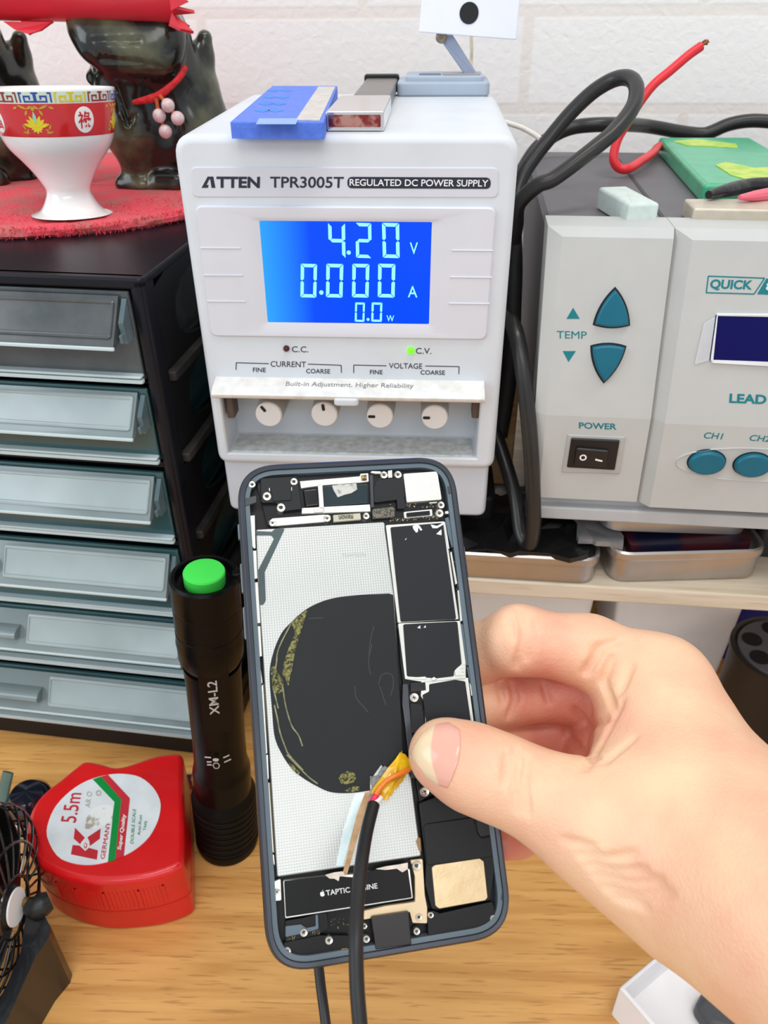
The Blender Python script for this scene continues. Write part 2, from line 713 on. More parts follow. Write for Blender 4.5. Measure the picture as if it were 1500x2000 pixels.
loops = [[basis_front(u, v, -DEPTH) for u, v in inset(fr, 0.003)], [basis_front(u, v, -DEPTH + 0.003) for u, v in fr]]
for k in range(6):
    a = math.pi / 2 * k / 5
    loops.append([basis_front(u, v, -RB * (1 - math.sin(a))) for u, v in inset(fr, RB * (1 - math.cos(a)))])
shell = loft(loops, True, False)
hole = rect(bayx0, bay_bot, bayx1, bay_top)
ol = inset(fr, RB)
oxa, oxb = min(p[0] for p in ol), max(p[0] for p in ol)
ups = [p for p in ol if p[1] > bay_top]; los = [p for p in ol if p[1] < bay_bot]
# outline order: lower edge first, then right side, top, left side
def dedupe(p):
    out = []
    for q in p:
        if not out or (Vector(q) - Vector(out[-1])).length > 1e-5:
            out.append(q)
    return out
up_poly = dedupe([(oxb, bay_top)] + ups + [(oxa, bay_top)])
lo_poly = dedupe(los + [(oxb, bay_bot), (oxa, bay_bot)])
fvs, ffs = [], []
for poly in (up_poly, lo_poly, rect(oxa, bay_bot, bayx0, bay_top), rect(bayx1, bay_bot, oxb, bay_top)):
    k0 = len(fvs)
    fvs += [basis_front(u, v, 0) for u, v in poly]
    ffs.append(tuple(range(k0, k0 + len(poly))))
face = (fvs, ffs)
BD = 0.019
pocket = ring([(hole, 0), (inset(hole, 0.0006), -0.0006), (inset(hole, 0.0012), -BD)], cap1=True)
mesh_obj('housing', [shell, face, pocket], M_WHITE, psu)

# lower housing, set back
lx0, lx1 = A(440, 960)[0], A(953, 960)[0]
lo = rpoly(rect(lx0, 0, lx1, zb + 0.004), [0.004, 0.004, 0.0001, 0.0001], 5)
mesh_obj('lower_housing', slab(lo, -DEPTH + 0.002, -0.0035, 0.002), M_WHITE2, psu)


def quad(*p):
    return [A(*q) for q in p]


# name plate
pl = rpoly(quad((376, 385), (973, 386), (973.7, 327), (372.6, 325.5)), 0.0022)
np_ = mesh_obj('name_plate', slab(pl, -0.001, 0.0004, 0.0004), mat('plate_grey', (208, 210, 219), 0.4, var=0.01), psu)


def z6(x, y):
    return (340 + x / 2.206, 140 + y / 2.206)


def z7(x, y):
    return (340 + x / 2.206, 620 + y / 2.206)


def lab(s, bl, br, tl, w0, fr=A, bold=0.0, shear=0.0, thick=0.00012, y=0.0):
    return text_on(s, fr(*bl, y), fr(*br, y), fr(*tl, y), w0, thick, bold, shear)


W = 0.00042
# the maker's letters: an A without its bar, then heavy capitals
xa0, xa1 = z6(121, 498), z6(178, 498)
glyphA = slab([A(*q) for q in [z6(120, 499), z6(146, 451), z6(170, 451), z6(179, 499), z6(163, 499), z6(157, 462), z6(153, 462), z6(141, 487), z6(150, 487), z6(147, 499)]], W, W + 0.00012)
mesh_obj('lettering', [
    glyphA,
    lab('TTEN', z6(184, 499), z6(370, 500), z6(184, 451), W, bold=0.035),
    lab('TPR3005T', z6(415, 499), z6(730, 500), z6(415, 451), W, bold=0.012),
], M_INK, np_)
pill = rpoly(quad(z6(747, 501), z6(1364, 504), z6(1364, 455), z6(747, 452)), 0.0045, 8)
pb = mesh_obj('text_badge', slab(pill, W - 0.0001, W + 0.0001), M_INK, np_)
mesh_obj('lettering', [lab('REGULATED DC POWER SUPPLY', z6(757, 490), z6(1352, 494), z6(757, 461), W + 0.0001, bold=0.012)],
         mat('white_print', (232, 232, 238), 0.6, var=0.0), pb)

# display bezel: raised plate that falls in towards the glass
outer = rpoly(quad(z6(160, 1135), z7(1345, 92), z6(1388, 582), z6(92, 574)), 0.003, 5)
mid = rpoly(quad(z6(352, 1115), z6(1140, 1122), z6(1183, 630), z6(304, 622)), 0.003, 5)
inn = rpoly(quad(z6(407, 1076), z6(1096, 1084), z6(1108, 648), z6(371, 642)), 0.0004, 5)
ridges = []
for a, b_ in (((118, 755), (290, 756)), ((130, 872), (300, 873)), ((145, 984), (312, 985)),
              ((1195, 765), (1372, 767)), ((1188, 880), (1368, 882)), ((1183, 993), (1358, 995))):
    p, q = A(*z6(*a)), A(*z6(*b_))
    ridges.append(slab([(p[0], p[1] - 0.00025), (q[0], q[1] - 0.00025), (q[0], q[1] + 0.00025), (p[0], p[1] + 0.00025)], 0.0010, 0.00165, 0.0002))
bez = mesh_obj('display_bezel', [ring([(outer, -0.001), (outer, 0.0008), (inset(outer, 0.0005), 0.0013), (mid, 0.0013), (inn, 0.0003)])] + ridges,
               mat('bezel_white', (213, 214, 222), 0.42, var=0.015), psu)
lcd = mat('blue_lcd', (0, 20, 110), 0.3, emit=(0, 78, 250), estr=0.9, var=0, spec=.2)
_nt = lcd.node_tree                                  # the backlight's lamp sits at the left edge and glows paler there
_tc = _nt.nodes.new('ShaderNodeTexCoord'); _sx = _nt.nodes.new('ShaderNodeSeparateXYZ'); _mr = _nt.nodes.new('ShaderNodeMapRange'); _rp = _nt.nodes.new('ShaderNodeValToRGB')
_nt.links.new(_tc.outputs['Generated'], _sx.inputs[0]); _nt.links.new(_sx.outputs['X'], _rp.inputs['Fac'])
_rp.color_ramp.elements[0].color = lin((50, 170, 255)); _rp.color_ramp.elements[0].position = 0.0
_rp.color_ramp.elements[1].color = lin((0, 76, 250)); _rp.color_ramp.elements[1].position = 0.30
_nt.links.new(_rp.outputs['Color'], _nt.nodes['Principled BSDF'].inputs['Emission Color'])
seg_m = mat('lit_segments', (120, 230, 255), 0.4, emit=(130, 236, 255), estr=0.8, var=0.0)
scr = mesh_obj('display_screen', slab(inset(inn, -0.0008), -0.0006, 0.00035), lcd, psu)
# left edge of the backlight leaks a paler blue: the lamp itself, set behind the glass edge
# seven-segment digits
SEG = {'0': 'abcdef', '2': 'abged', '4': 'fgbc'}


def digit(ch, bl, br, tl, gap=0.045, th=0.2, drop=''):
    """Segments in a unit cell (aspect kept by the caller), mapped to the panel."""
    bl, br, tl = Vector(A(*bl)), Vector(A(*br)), Vector(A(*tl))
    X, Y = br - bl, tl - bl
    t, g = th, gap
    ty = t * X.length / Y.length
    gy = g * X.length / Y.length * 0.5
    S = {'a': [(g, 1), (1 - g, 1), (1 - t - g, 1 - ty), (t + g, 1 - ty)],
         'd': [(g, 0), (t + g, ty), (1 - t - g, ty), (1 - g, 0)],
         'g': [(t * .6, .5), (t * 1.1, .5 + ty / 2), (1 - t * 1.1, .5 + ty / 2), (1 - t * .6, .5), (1 - t * 1.1, .5 - ty / 2), (t * 1.1, .5 - ty / 2)],
         'f': [(0, 1 - gy), (t, 1 - ty - gy), (t, .5 + ty / 2 + gy), (t * .5, .5 + gy), (0, .5 + gy + ty * .3)],
         'e': [(0, gy), (0, .5 - gy - ty * .3), (t * .5, .5 - gy), (t, .5 - ty / 2 - gy), (t, ty + gy)],
         'b': [(1, 1 - gy), (1, .5 + gy + ty * .3), (1 - t * .5, .5 + gy), (1 - t, .5 + ty / 2 + gy), (1 - t, 1 - ty - gy)],
         'c': [(1, gy), (1 - t, ty + gy), (1 - t, .5 - ty / 2 - gy), (1 - t * .5, .5 - gy), (1, .5 - gy - ty * .3)]}
    out = []
    for s in SEG[ch]:
        poly = [tuple(bl + X * a + Y * b) for a, b in S[s]]
        out.append(slab(poly, 0.00035, 0.00045))
    return out


def dot(c, rpx, w0=0.00035, w1=0.00045):
    c2 = A(*c); e = A(c[0] + rpx, c[1])
    r = e[0] - c2[0]
    return slab([(c2[0] + r * math.cos(i * math.pi / 8), c2[1] + r * math.sin(i * math.pi / 8)) for i in range(16)], w0, w1)


dg = []
for ch, l, r in (('4', 664, 737), ('2', 781, 850), ('0', 896, 970)):
    dg += digit(ch, z6(l + 4, 800), z6(r + 2, 802), z6(l, 650))
dg.append(dot(z6(753, 778), 4))
for ch, l, r in (('0', 545, 615), ('0', 655, 728), ('0', 767, 840), ('0', 878, 952)):
    dg += digit(ch, z6(l, 970), z6(r - 2, 972), z6(l + 2, 826))
dg.append(dot(z6(635, 950), 4.2))
for ch, l, r in (('0', 779, 822), ('0', 850, 897)):
    dg += digit(ch, z6(l, 1075), z6(r - 2, 1076), z6(l + 2, 993), th=0.19)
dg.append(dot(z6(836, 1066), 2.8))
dg += [lab('V', z6(1016, 785), z6(1050, 785), z6(1016, 735), 0.00035), lab('A', z6(1008, 970), z6(1048, 971), z6(1008, 922), 0.00035),
       lab('W', z6(916, 1074), z6(948, 1075), z6(916, 1048), 0.00035)]
mesh_obj('digits', dg, seg_m, scr)

# indicator lamps
for nm, c, r, m in (('indicator_lamp', z7(484, 133), 6.2, mat('red_lamp_off', (70, 8, 14), 0.25)),
                    ('indicator_lamp', z7(1020, 142), 7.6, mat('green_lamp_lit', (110, 235, 40), 0.3, emit=(96, 240, 20), estr=0.9))):
    c2 = A(*c); rr = A(c[0] + r, c[1])[0] - c2[0]
    lm = mesh_obj(nm, lathe([(rr, -0.001), (rr, 0.0004), (rr * .8, 0.0012), (rr * .35, 0.0017)], 18, axis_m((c2[0], 0, c2[1]), (0, -1, 0))), m, psu)
    lm['label'] = 'dark red indicator lamp' if r < 7 else 'lit green indicator lamp'

# printed words and brackets on the front


def stroke(a, b_, wpx=1.6, w0=0.0, fr=A):
    p, q = Vector(fr(*a)), Vector(fr(*b_))
    h = abs(fr(a[0] + wpx, a[1])[0] - p[0]) / 2
    d = (q - p).normalized(); n = Vector((-d.y, d.x)) * h
    return slab([tuple(p - n), tuple(q - n), tuple(q + n), tuple(p + n)], w0, w0 + 0.0001)


def word(s, l, r, yb, yt, z=z7, slope=0.017, **k):
    dy = (r - l) * slope
    return lab(s, z(l, yb), z(r, yb + dy), z(l, yt), 0.0, **k)


pr = [word('C.C.', 508, 578, 149, 124), word('C.V.', 1042, 1108, 156, 131),
      word('CURRENT', 416, 568, 212, 188), word('VOLTAGE', 926, 1069, 219, 196),
      word('FINE', 340, 395, 235, 216, bold=.006), word('COARSE', 569, 672, 240, 221, bold=.006),
      word('FINE', 844, 898, 244, 226, bold=.006), word('COARSE', 1062, 1167, 246, 227, bold=.006)]
for pts in (((267, 226), (268, 195), (408, 199)), ((577, 201), (720, 206), (721, 238)),
            ((774, 239), (774, 205), (915, 208)), ((1082, 209), (1228, 212), (1227, 244))):
    for i in range(2):
        pr.append(stroke(z7(*pts[i]), z7(*pts[i + 1])))
mesh_obj('printed_lettering', pr, M_INK, psu)

# flip-up cover over the bay: a rounded lip with a finger tab
ax0, ax1 = A(423, 745)[0], A(944.5, 760)[0]
zt, zl = A(690, 740)[1], A(690, 782, -0.0095)[1]
zs = A(690, 767, -0.0085)[1]
prof = [(0.0, zt), (-0.0020, zt - 0.0004), (-0.0085, zs), (-0.0100, (zs + zl) / 2 + .0002), (-0.0098, zl + 0.0004), (-0.0088, zl - 0.0004), (0.0, zl + 0.0005)]
loops = [[(x, y, z) for y, z in prof] for x in (ax0, ax1)]
tabx0, tabx1 = A(658, 783)[0], A(705, 783)[0]
cov = mesh_obj('cover', [loft(loops)], M_DUSTY, psu, sharp=50)
mesh_obj('finger_tab', box(tabx0, -0.0108, zl - 0.0022, tabx1, -0.006, zl + 0.0010, 0.0008), M_WHITE, cov)
v, f = text_vf('Built-in Adjustment. Higher Reliability', 0.00008)
# lies on the sloping top of the cover
p0, p1 = Vector((-0.0020, zt - 0.0004)), Vector((-0.0085, zs))
out = []
X0, X1 = A(562, 746)[0], A(808, 750)[0]
nrm = Vector((-(p1 - p0).y, (p1 - p0).x)).normalized() * -1
if nrm.x > 0:
    nrm = -nrm
for a, b_, w in v:
    t = 0.62 - 0.54 * b_
    q = p0 + (p1 - p0) * t + nrm * (w + 0.00002)
    out.append((X0 + (X1 - X0) * a, q.x, q.y))
mesh_obj('lettering', (out, f), mat('worn_grey_print', (128, 126, 126), 0.7, var=0.1), cov)

# bay: sill dust strip, hinges, four knobs
mesh_obj('bay_sill', box(bayx0 + 0.002, 0.0015, bay_bot - 0.0005, bayx1 - 0.002, BD - 0.0015, bay_bot + 0.0012, 0.0004),
         mat('dusty_grey', (206, 208, 208), 0.7, rgb2=(176, 182, 180), vscale=300, thr=(0.35, 0.65)), psu)
for px in (447, 930):
    cx, cz = A(px, 806)
    mesh_obj('hinge', box(cx - 0.0016, 0.0025, cz - 0.004, cx + 0.0016, BD - 0.008, cz + 0.0055, 0.0004), mat('brown_hinge', (92, 78, 68), 0.6), psu)
for (zx, zy), ang in (((408, 418), 125), ((648, 417), 95), ((887, 425), 180), ((1123, 430), 180)):
    c = z7(zx, zy)
    cx, cz = A(*c, -0.001)
    r = A(c[0] + 26, c[1])[0] - A(*c)[0]
    # fluted skirt, flat white cap
    n = 36
    def flute(rr, h, amp):
        return [(rr * (1 + amp * (1 if i % 3 == 0 else 0)) * math.cos(2 * math.pi * i / n), rr * (1 + amp * (1 if i % 3 == 0 else 0)) * math.sin(2 * math.pi * i / n), h) for i in range(n)]
    Mx = axis_m((cx, -0.001, cz), (0, -1, 0))
    kn = mesh_obj('knob', xf(loft([flute(r * 1.08, -0.019, .03), flute(r * 1.02, -0.003, .03), flute(r, -0.0005, 0)]), Mx),
                  mat('knob_grey', (176, 172, 168), 0.5), psu)
    mesh_obj('cap', lathe([(r * .99, -0.0006), (r * .97, 0.0002), (r * .9, 0.0006)], 36, Mx), mat('knob_cap', (226, 224, 222), 0.45, var=.02), kn)
    a = math.radians(ang)
    d = Vector((math.cos(a), math.sin(a)))
    nn = Vector((-d.y, d.x))
    p, q = d * r * .35, d * r * .88
    hw = r * .11
    ptr = rpoly([(cx + (p - nn * hw).x, cz + (p - nn * hw).y), (cx + (q - nn * hw).x, cz + (q - nn * hw).y), (cx + (q + nn * hw).x, cz + (q + nn * hw).y), (cx + (p + nn * hw).x, cz + (p + nn * hw).y)], hw * .8)
    mesh_obj('pointer', slab(ptr, 0.0012, 0.0018), M_BLACKM, kn)

# the black crate that carries the supply on the shelf
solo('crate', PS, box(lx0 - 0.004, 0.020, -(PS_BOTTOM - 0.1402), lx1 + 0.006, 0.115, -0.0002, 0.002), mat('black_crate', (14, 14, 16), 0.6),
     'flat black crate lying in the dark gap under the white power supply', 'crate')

# ---------------- things lying on top of the supply
PT_ = Frame(PS.M @ Vector((0, 0, PS_TOP)), yaw=3.7)
B = PT_.on


def dq(*p, z=0.0):
    return [B(*q, z) for q in p]


# blue plastic tool block with a pale strip and clear tape
H = 0.0052
blk = thing('magnetizer_block', PT_, 'blue plastic tool block with a pale strip, lying on the white power supply', 'tool block')
M_BLUE = mat('blue_plastic', (84, 124, 226), 0.5, rgb2=(74, 110, 212), vscale=300, bump=.2, bscale=1500)
top = dq((449, 237.5), (632, 238), (659, 167.5), (531, 167.5), z=H)
mesh_obj('body', slab(rpoly(top, 0.0006), 0.0, H, 0.0005, basis=basis_top), M_BLUE, blk)
mesh_obj('strip', slab(dq((578, 235), (624, 236), (655, 170), (622, 170), z=H), H, H + 0.0002, basis=basis_top), mat('pale_strip', (206, 202, 198), .6, rgb2=(186, 180, 174), vscale=300), blk)
icons = []
for k in range(4):
    for j in range(2):
        cx = 512 + k * 7 + j * 26; cy = 216 - k * 13
        w, h = 24 - k * 2, 6 - k * .6
        pts = [(cx + w * math.cos(t) * .5 * (1 + .35 * math.cos(4 * t)), cy + h * math.sin(t) * .5) for t in [i * math.pi / 9 for i in range(18)]]
        icons.append(slab(dq(*pts, z=H), H, H + 0.00012, basis=basis_top))
mesh_obj('printed_marks', icons, mat('light_blue_print', (56, 132, 214), .6), blk)
mesh_obj('clear_tape', [slab(dq((500, 243), (578, 243), (583, 232), (506, 232), z=H), H, H + 0.00015, basis=basis_top),
                        slab([(B(500, 247, H)[0], -0.0), (B(578, 247, H)[0], 0), (B(578, 247, H)[0], 0.0001), (B(500, 247, H)[0], 0.0001)], 0, 0.0001, basis=basis_top)],
         mat('frosted_tape', (130, 170, 236), .35), blk)

# metal flash drive: polished cap in front, dark sliding body behind
usb = thing('flash_drive', PT_, 'silver metal flash drive with dark body beside the blue tool block', 'flash drive')
Hh = 0.0066
a, b_, c, d = dq((637.5, 257.5), (750.5, 257.5)) + dq((755, 186), (662, 184), z=Hh)
fx0, fx1, fy = a[0], b_[0], (a[1] + b_[1]) / 2
ca = [(fx0, fy), (fx1, fy), (fx1 - 0.0, c[1]), (fx0, d[1])]
capo = mesh_obj('cap', slab(rpoly([(fx0, 0.0002), (fx1, 0.0002), (fx1, Hh), (fx0, Hh)], 0.0009), -c[1], -fy, 0.0005), mat('polished_chrome', (226, 224, 222), .12, metal=1.0, var=.02), usb)
mesh_obj('port', slab(rpoly([(fx0 + .0009, 0.0015), (fx1 - .0012, .0015), (fx1 - .0012, Hh - .0012), (fx0 + .0009, Hh - .0012)], .0005), -fy - 0.0, -fy + 0.00025),
         mat('port_reflective', (206, 150, 138), .15, metal=.9, rgb2=(150, 60, 60), vscale=260, thr=(.42, .58)), capo)
e0, e1 = B(690, 186, Hh)[0], B(752, 187, Hh)[0]
yb = B(735, 150, Hh)[1]
mesh_obj('body', slab(rpoly([(e0 - .001, .0006), (e1 + .0015, .0006), (e1 + .0015, Hh - .0006), (e0 - .001, Hh - .0006)], .0012), -yb, -c[1] + .001, .0004), mat('brushed_dark_metal', (128, 122, 118), .35, metal=.6, bump=.15, bscale=900), usb)
mesh_obj('end_cap', slab(rpoly([(e0 - .0018, .0), (e1 + .0022, .0), (e1 + .0022, Hh + .001), (e0 - .0018, Hh + .001)], .0014), -yb - .004, -yb, .0006), M_BLACK, usb)

# small folding stand with a white panel
st = thing('folding_stand', PT_, 'grey folding stand holding a white panel with a black dot, on the power supply', 'stand')
hb = 0.0060
M_GB = mat('blue_grey_plastic', (164, 176, 192), .5, var=.03)
q0, q1 = B(775, 189, 0), B(958, 193, 0)
yb2 = q0[1] + .030
mesh_obj('base', [box(q0[0], q0[1], 0.0, q1[0], yb2, hb, .0012), box(q0[0] + .004, q0[1] + .002, hb - .001, q1[0] - .003, yb2 - .003, hb + .0022, .0008)], M_GB, st)
mesh_obj('slot', box(q0[0] + .010, q0[1] + .006, hb + .0020, q0[0] + .020, q0[1] + .012, hb + .0026, .0004), mat('slate_slot', (96, 112, 132), .5), st)
mesh_obj('ledge', box(q0[0] + .021, q0[1] + .005, hb + .0020, q0[0] + .038, q0[1] + .013, hb + .0028, .0004), mat('warm_grey_slot', (150, 148, 148), .5), st)
# arm and panel stand above the base's far half
ya = q0[1] + .010
def U(px, py, dy=0.0):
    h = PT_.hit(px, py, 1, ya + dy); return (h.x, h.z)
armp = rpoly([U(912, 152), U(937, 152), U(884, 68), U(853, 68)], .0008)
arm = mesh_obj('arm', slab(armp, -ya - .003, -ya + .001, .0006), mat('slate_arm', (150, 160, 184), .45), st)
hc = U(862, 72)
mesh_obj('hinge_screw', lathe([(.0026, 0), (.0026, .0012), (.0018, .0017), (.0008, .0017), (.0006, .001)], 18, axis_m((hc[0], ya - .001, hc[1]), (0, -1, 0))), mat('brass_grey', (148, 134, 118), .35, metal=.7), arm)
pan = rpoly([U(818, 62), U(1007, 77), U(1019, -60), U(830, -72)], .0006)
pn = mesh_obj('panel', slab(pan, -ya + .001, -ya + .0045, .0005), mat('white_panel', (238, 239, 250), .5, var=.01), st)
dc = U(915.5, 25)
mesh_obj('black_dot', lathe([(.0042, 0), (.0042, .0003)], 28, axis_m((dc[0], ya - .0045, dc[1]), (0, -1, 0))), M_BLACKM, pn)
ww = [PT_.hit(920, 60, 1, ya + .02), PT_.hit(921, 95, 1, ya + .02), PT_.hit(920, 125, 1, ya + .02), PT_.hit(917, 155, 1, ya + .014)]
mesh_obj('wire', tube(ww, .0008), mat('ivory_wire', (226, 216, 190), .5), st)
# ------------------------------------------------------------------ the soldering station on the right
_q = Frame((0, 0.289, 0)).hit(1200, 880, 1, 0)
_f = Frame((_q.x, 0.289, 0), yaw=6.3)
QB = _f.at(1200, 1018)[1]
QS = Frame((_q.x, 0.289, QB), yaw=6.3)
L = QS.at                                           # lower, upright front
zc = L(1200, 811)[1]
QU = Frame(None, M=QS.M @ Matrix.Translation((0, 0, zc)) @ Matrix.Rotation(math.radians(-8.9), 4, 'X'))
UPM = Matrix.Translation((0, 0, zc)) @ Matrix.Rotation(math.radians(-8.9), 4, 'X')
Uq = QU.at                                          # upper front, leaning back


def zq(x, y):
    return (1000 + x / 3.0, 420 + y / 3.0)


qs = thing('soldering_station', QS, 'grey soldering station with teal buttons and a dark blue display window', 'soldering station')
M_Q = mat('warm_grey_plastic', (188, 190, 188), .5, var=.02)
M_QT = mat('teal_button', (0, 100, 124), .35, var=.05)
M_QI = mat('teal_ink', (0, 120, 130), .6, var=.02)
M_QD = mat('dark_grey_case', (104, 102, 106), .55, var=.04, bump=.1, bscale=900)
zt_u = Uq(1200, 463)[1]                             # height of the leaning panel
ztop = Uq(1200, 443)[1]
xl_t, xl_c, xl_b = Uq(1073, 470)[0], L(1045, 800)[0], L(1030, 985)[0]
xm_t, xm_c, xm_b = Uq(1341, 475)[0], L(1293, 805)[0], L(1263, 970)[0]
XR = 0.20
FR_D = 0.016


def panel(name, xs_t, xs_c, xs_b, xr, proud):
    """Front moulding: leaning upper face, upright lower face, bevelled top edge and left edge."""
    e = 0.0045
    zb_ = L(1200, 975)[1]
    def up(x, z, w):
        return UPM @ Vector((x, -w, z))
    rt_, rc_, rb_ = xr if isinstance(xr, tuple) else (xr, xr, xr)
    outer = [Vector((xs_b, -0.0, zb_)), Vector((rb_, 0, zb_)), Vector((rc_, 0, zc)), up(rt_, ztop, 0), up(xs_t - 0.001, ztop, 0), Vector((xs_c, 0, zc))]
    back = [p + Vector((0, FR_D, 0)) for p in outer]
    front = [Vector((xs_b + e, -proud, zb_ + .0005)), Vector((rb_ - .0002, -proud, zb_ + .0005)), Vector((rc_ - .0002, -proud, zc)),
             up(rt_ - .0002, zt_u, proud), up(xs_t + e, zt_u, proud), Vector((xs_c + e, -proud, zc))]
    v, f = loft([back, outer, front], True, False)
    b0 = 12
    f += [(b0, b0 + 1, b0 + 2, b0 + 5), (b0 + 5, b0 + 2, b0 + 3, b0 + 4)]
    return v, f


PROUD = 0.0022
fp = mesh_obj('front_panel', panel('l', xl_t, xl_c, xl_b, (xm_t - .0052, xm_c - .0042, xm_b - .0042), PROUD), M_Q, qs, sharp=6)
PROUD2 = 0.0058
fp2 = mesh_obj('display_panel', panel('r', xm_t - .004, xm_c - .004, xm_b - .004, XR, PROUD2), M_Q, qs, sharp=6)
ptop = UPM @ Vector((0, FR_D, ztop))
TOPZ = ptop.z
case_l = L(1028, 700)[0]
cl = [(xl_c + .001, 0.010, .006), (xl_c - .0015, 0.19, .006), (xl_c - .0015, 0.19, TOPZ - .0004), (Uq(1073, 445)[0] - .0005, ptop.y - .001, TOPZ - .0004)]
yf_ = 0.012
case = loft([[(xl_b + .002, yf_, .005), (XR, yf_, .005), (XR, .19, .005), (xl_b + .002, .19, .005)],
             [(xl_c + .002, yf_, zc), (XR, yf_, zc), (XR, .19, zc), (xl_c + .002, .19, zc)],
             [(xl_t - .0005, ptop.y - .002, TOPZ - .002), (XR, ptop.y - .002, TOPZ - .002), (XR, .188, TOPZ - .002), (xl_t - .0005, .188, TOPZ - .002)],
             [(xl_t + .0015, ptop.y - .002, TOPZ - .0002), (XR, ptop.y - .002, TOPZ - .0002), (XR, .186, TOPZ - .0002), (xl_t + .0015, .186, TOPZ - .0002)]])
cs = mesh_obj('case', case, M_QD, qs, sharp=30)
gx = xm_t - .004
mesh_obj('case_seam', box(gx - .0008, ptop.y, TOPZ - .0002, gx + .0008, .186, TOPZ + .00012), mat('seam_dark', (66, 64, 68), .6), cs)
# base strip under the front
zb0 = L(1200, 975)[1]
mesh_obj('base', [box(xl_b + .0008, 0.003, 0.006, XR, 0.10, zb0 + .001, .0008), box(xl_b + .002, -0.001, 0.0, XR, 0.09, 0.0065, .001)], mat('base_grey', (182, 185, 188), .5, var=.03), qs)

# up / down buttons, arrows, words on the leaning panel


def uslab(poly, w0, w1, bev=0.0, bev0=0.0):
    return xf(slab(poly, w0, w1, bev, bev0), UPM)


def bow(pts, k=.16, n=8):
    """Closed outline through pts with each side bulging outward."""
    c = sum((Vector(p) for p in pts), Vector((0, 0))) / len(pts)
    out = []
    for i in range(len(pts)):
        a, b_ = Vector(pts[i]), Vector(pts[(i + 1) % len(pts)])
        m = (a + b_) / 2
        d = (b_ - a); n_ = Vector((d.y, -d.x)).normalized()
        if n_.dot(m - c) < 0:
            n_ = -n_
        q = m + n_ * d.length * k * 2
        for j in range(n):
            t = j / n
            out.append(tuple(a * (1 - t) ** 2 + q * 2 * t * (1 - t) + b_ * t * t))
    return out


for pts, lb in (([zq(604, 422), zq(474, 642), zq(690, 646)], 'teal up button'), ([zq(460, 765), zq(669, 768), zq(537, 985)], 'teal down button')):
    base = [Uq(*p, -PROUD) for p in pts]
    o2 = bow(base, .085)
    bt = mesh_obj('temperature_button', uslab(inset(o2, .0006), PROUD - .001, PROUD + .0022, .0010), M_QT, fp)
    bt['label'] = lb
    mesh_obj('button_gap', uslab(inset(o2, -.0001), PROUD - .001, PROUD + .00015), M_BLACKM, bt)
wu = PROUD
tri = [uslab([Uq(*zq(*p), -PROUD) for p in q], wu, wu + .0001) for q in (((358, 543), (319, 608), (397, 608)), ((297, 797), (374, 797), (331, 861)))]


def word_u(s, l, r, yb, yt, frm=Uq, pr=PROUD, slope=.03, M=UPM, **k):
    dy = (r - l) * slope
    v = text_on(s, frm(*zq(l, yb), -pr), frm(*zq(r, yb + dy), -pr), frm(*zq(l, yt), -pr), pr, .0001, **k)
    return xf(v, M) if M is not None else v


mesh_obj('printed_arrows', tri, M_QI, fp)
mesh_obj('printed_lettering', [word_u('TEMP', 262, 437, 722, 679, slope=.02, bold=.0)], M_QI, fp)
mesh_obj('printed_lettering', [word_u('POWER', 392, 612, 1250, 1214, frm=L, M=None, slope=.035, bold=.02)], M_QI, fp)
# power switch
bz = rpoly([L(*zq(*p), -PROUD) for p in ((290, 1503), (627, 1514), (662, 1297), (326, 1283))], .0004)
sw = mesh_obj('power_switch', slab(bz, PROUD - .001, PROUD + .0008, .0005), mat('switch_bezel', (176, 176, 174), .5), fp)
bk = rpoly([L(*zq(*p), -PROUD) for p in ((320, 1470), (600, 1486), (630, 1312), (346, 1299))], .0006)
mesh_obj('switch_frame', slab(bk, PROUD, PROUD + .0016, .0006), M_BLACK, sw)
rk = [L(*zq(*p), -PROUD) for p in ((358, 1450), (545, 1460), (562, 1362), (374, 1346))]
rv, rf = slab(rpoly(rk, .0008), PROUD, PROUD + .0030, .0008)
mesh_obj('rocker', (rv, rf), mat('rocker_black', (30, 28, 30), .3), sw)
oc = L(*zq(412, 1400), -PROUD)
mesh_obj('rocker_marks', [ring([([(oc[0] + r * math.cos(t), oc[1] + r * math.sin(t) * 1.0) for t in [i * math.pi / 12 for i in range(24)]], PROUD + .0031) for r in (.00085, .00145)]),
                          slab([L(*zq(*p), -PROUD) for p in ((482, 1416), (523, 1425), (525, 1417), (484, 1407))], PROUD + .0030, PROUD + .0031)],
         mat('white_mark', (240, 240, 240), .6), sw)

# right panel: logo frame, window, words, channel buttons
P2 = PROUD2
def U2(x, y):
    return Uq(*zq(x, y), -P2)
def frame_strokes(pts, wd):
    out = []
    for i in range(len(pts)):
        p, q = Vector(U2(*pts[i])), Vector(U2(*pts[(i + 1) % len(pts)]))
        d = (q - p).normalized(); n = Vector((-d.y, d.x)) * wd
        out.append(uslab([tuple(p - n), tuple(q - n), tuple(q + n), tuple(p + n)], P2, P2 + .0001))
    return out
logo = frame_strokes([(1150, 358), (1480, 370), (1418, 463), (1138, 455)], .00022)
logo += [xf(text_on('QUICK', U2(1156, 440), U2(1402, 447), U2(1166, 376), P2, .0001, bold=.03, shear=0.0), UPM)]
logo += [uslab([U2(1436, 464), U2(1490, 372), U2(1640, 378), U2(1625, 472)], P2, P2 + .0001)]
mesh_obj('logo', logo, M_QI, fp2)
mesh_obj('logo_numeral', [xf(text_on('8', U2(1484, 443), U2(1538, 445), U2(1492, 392), P2 + .0001, .0001, bold=.03), UPM)], mat('logo_white', (214, 216, 214), .6), fp2)
win_o = [U2(1166, 868), U2(1800, 905), U2(1800, 580), U2(1196, 574)]
win_i = [U2(1160, 845), U2(1800, 868), U2(1800, 600), U2(1196, 588)]
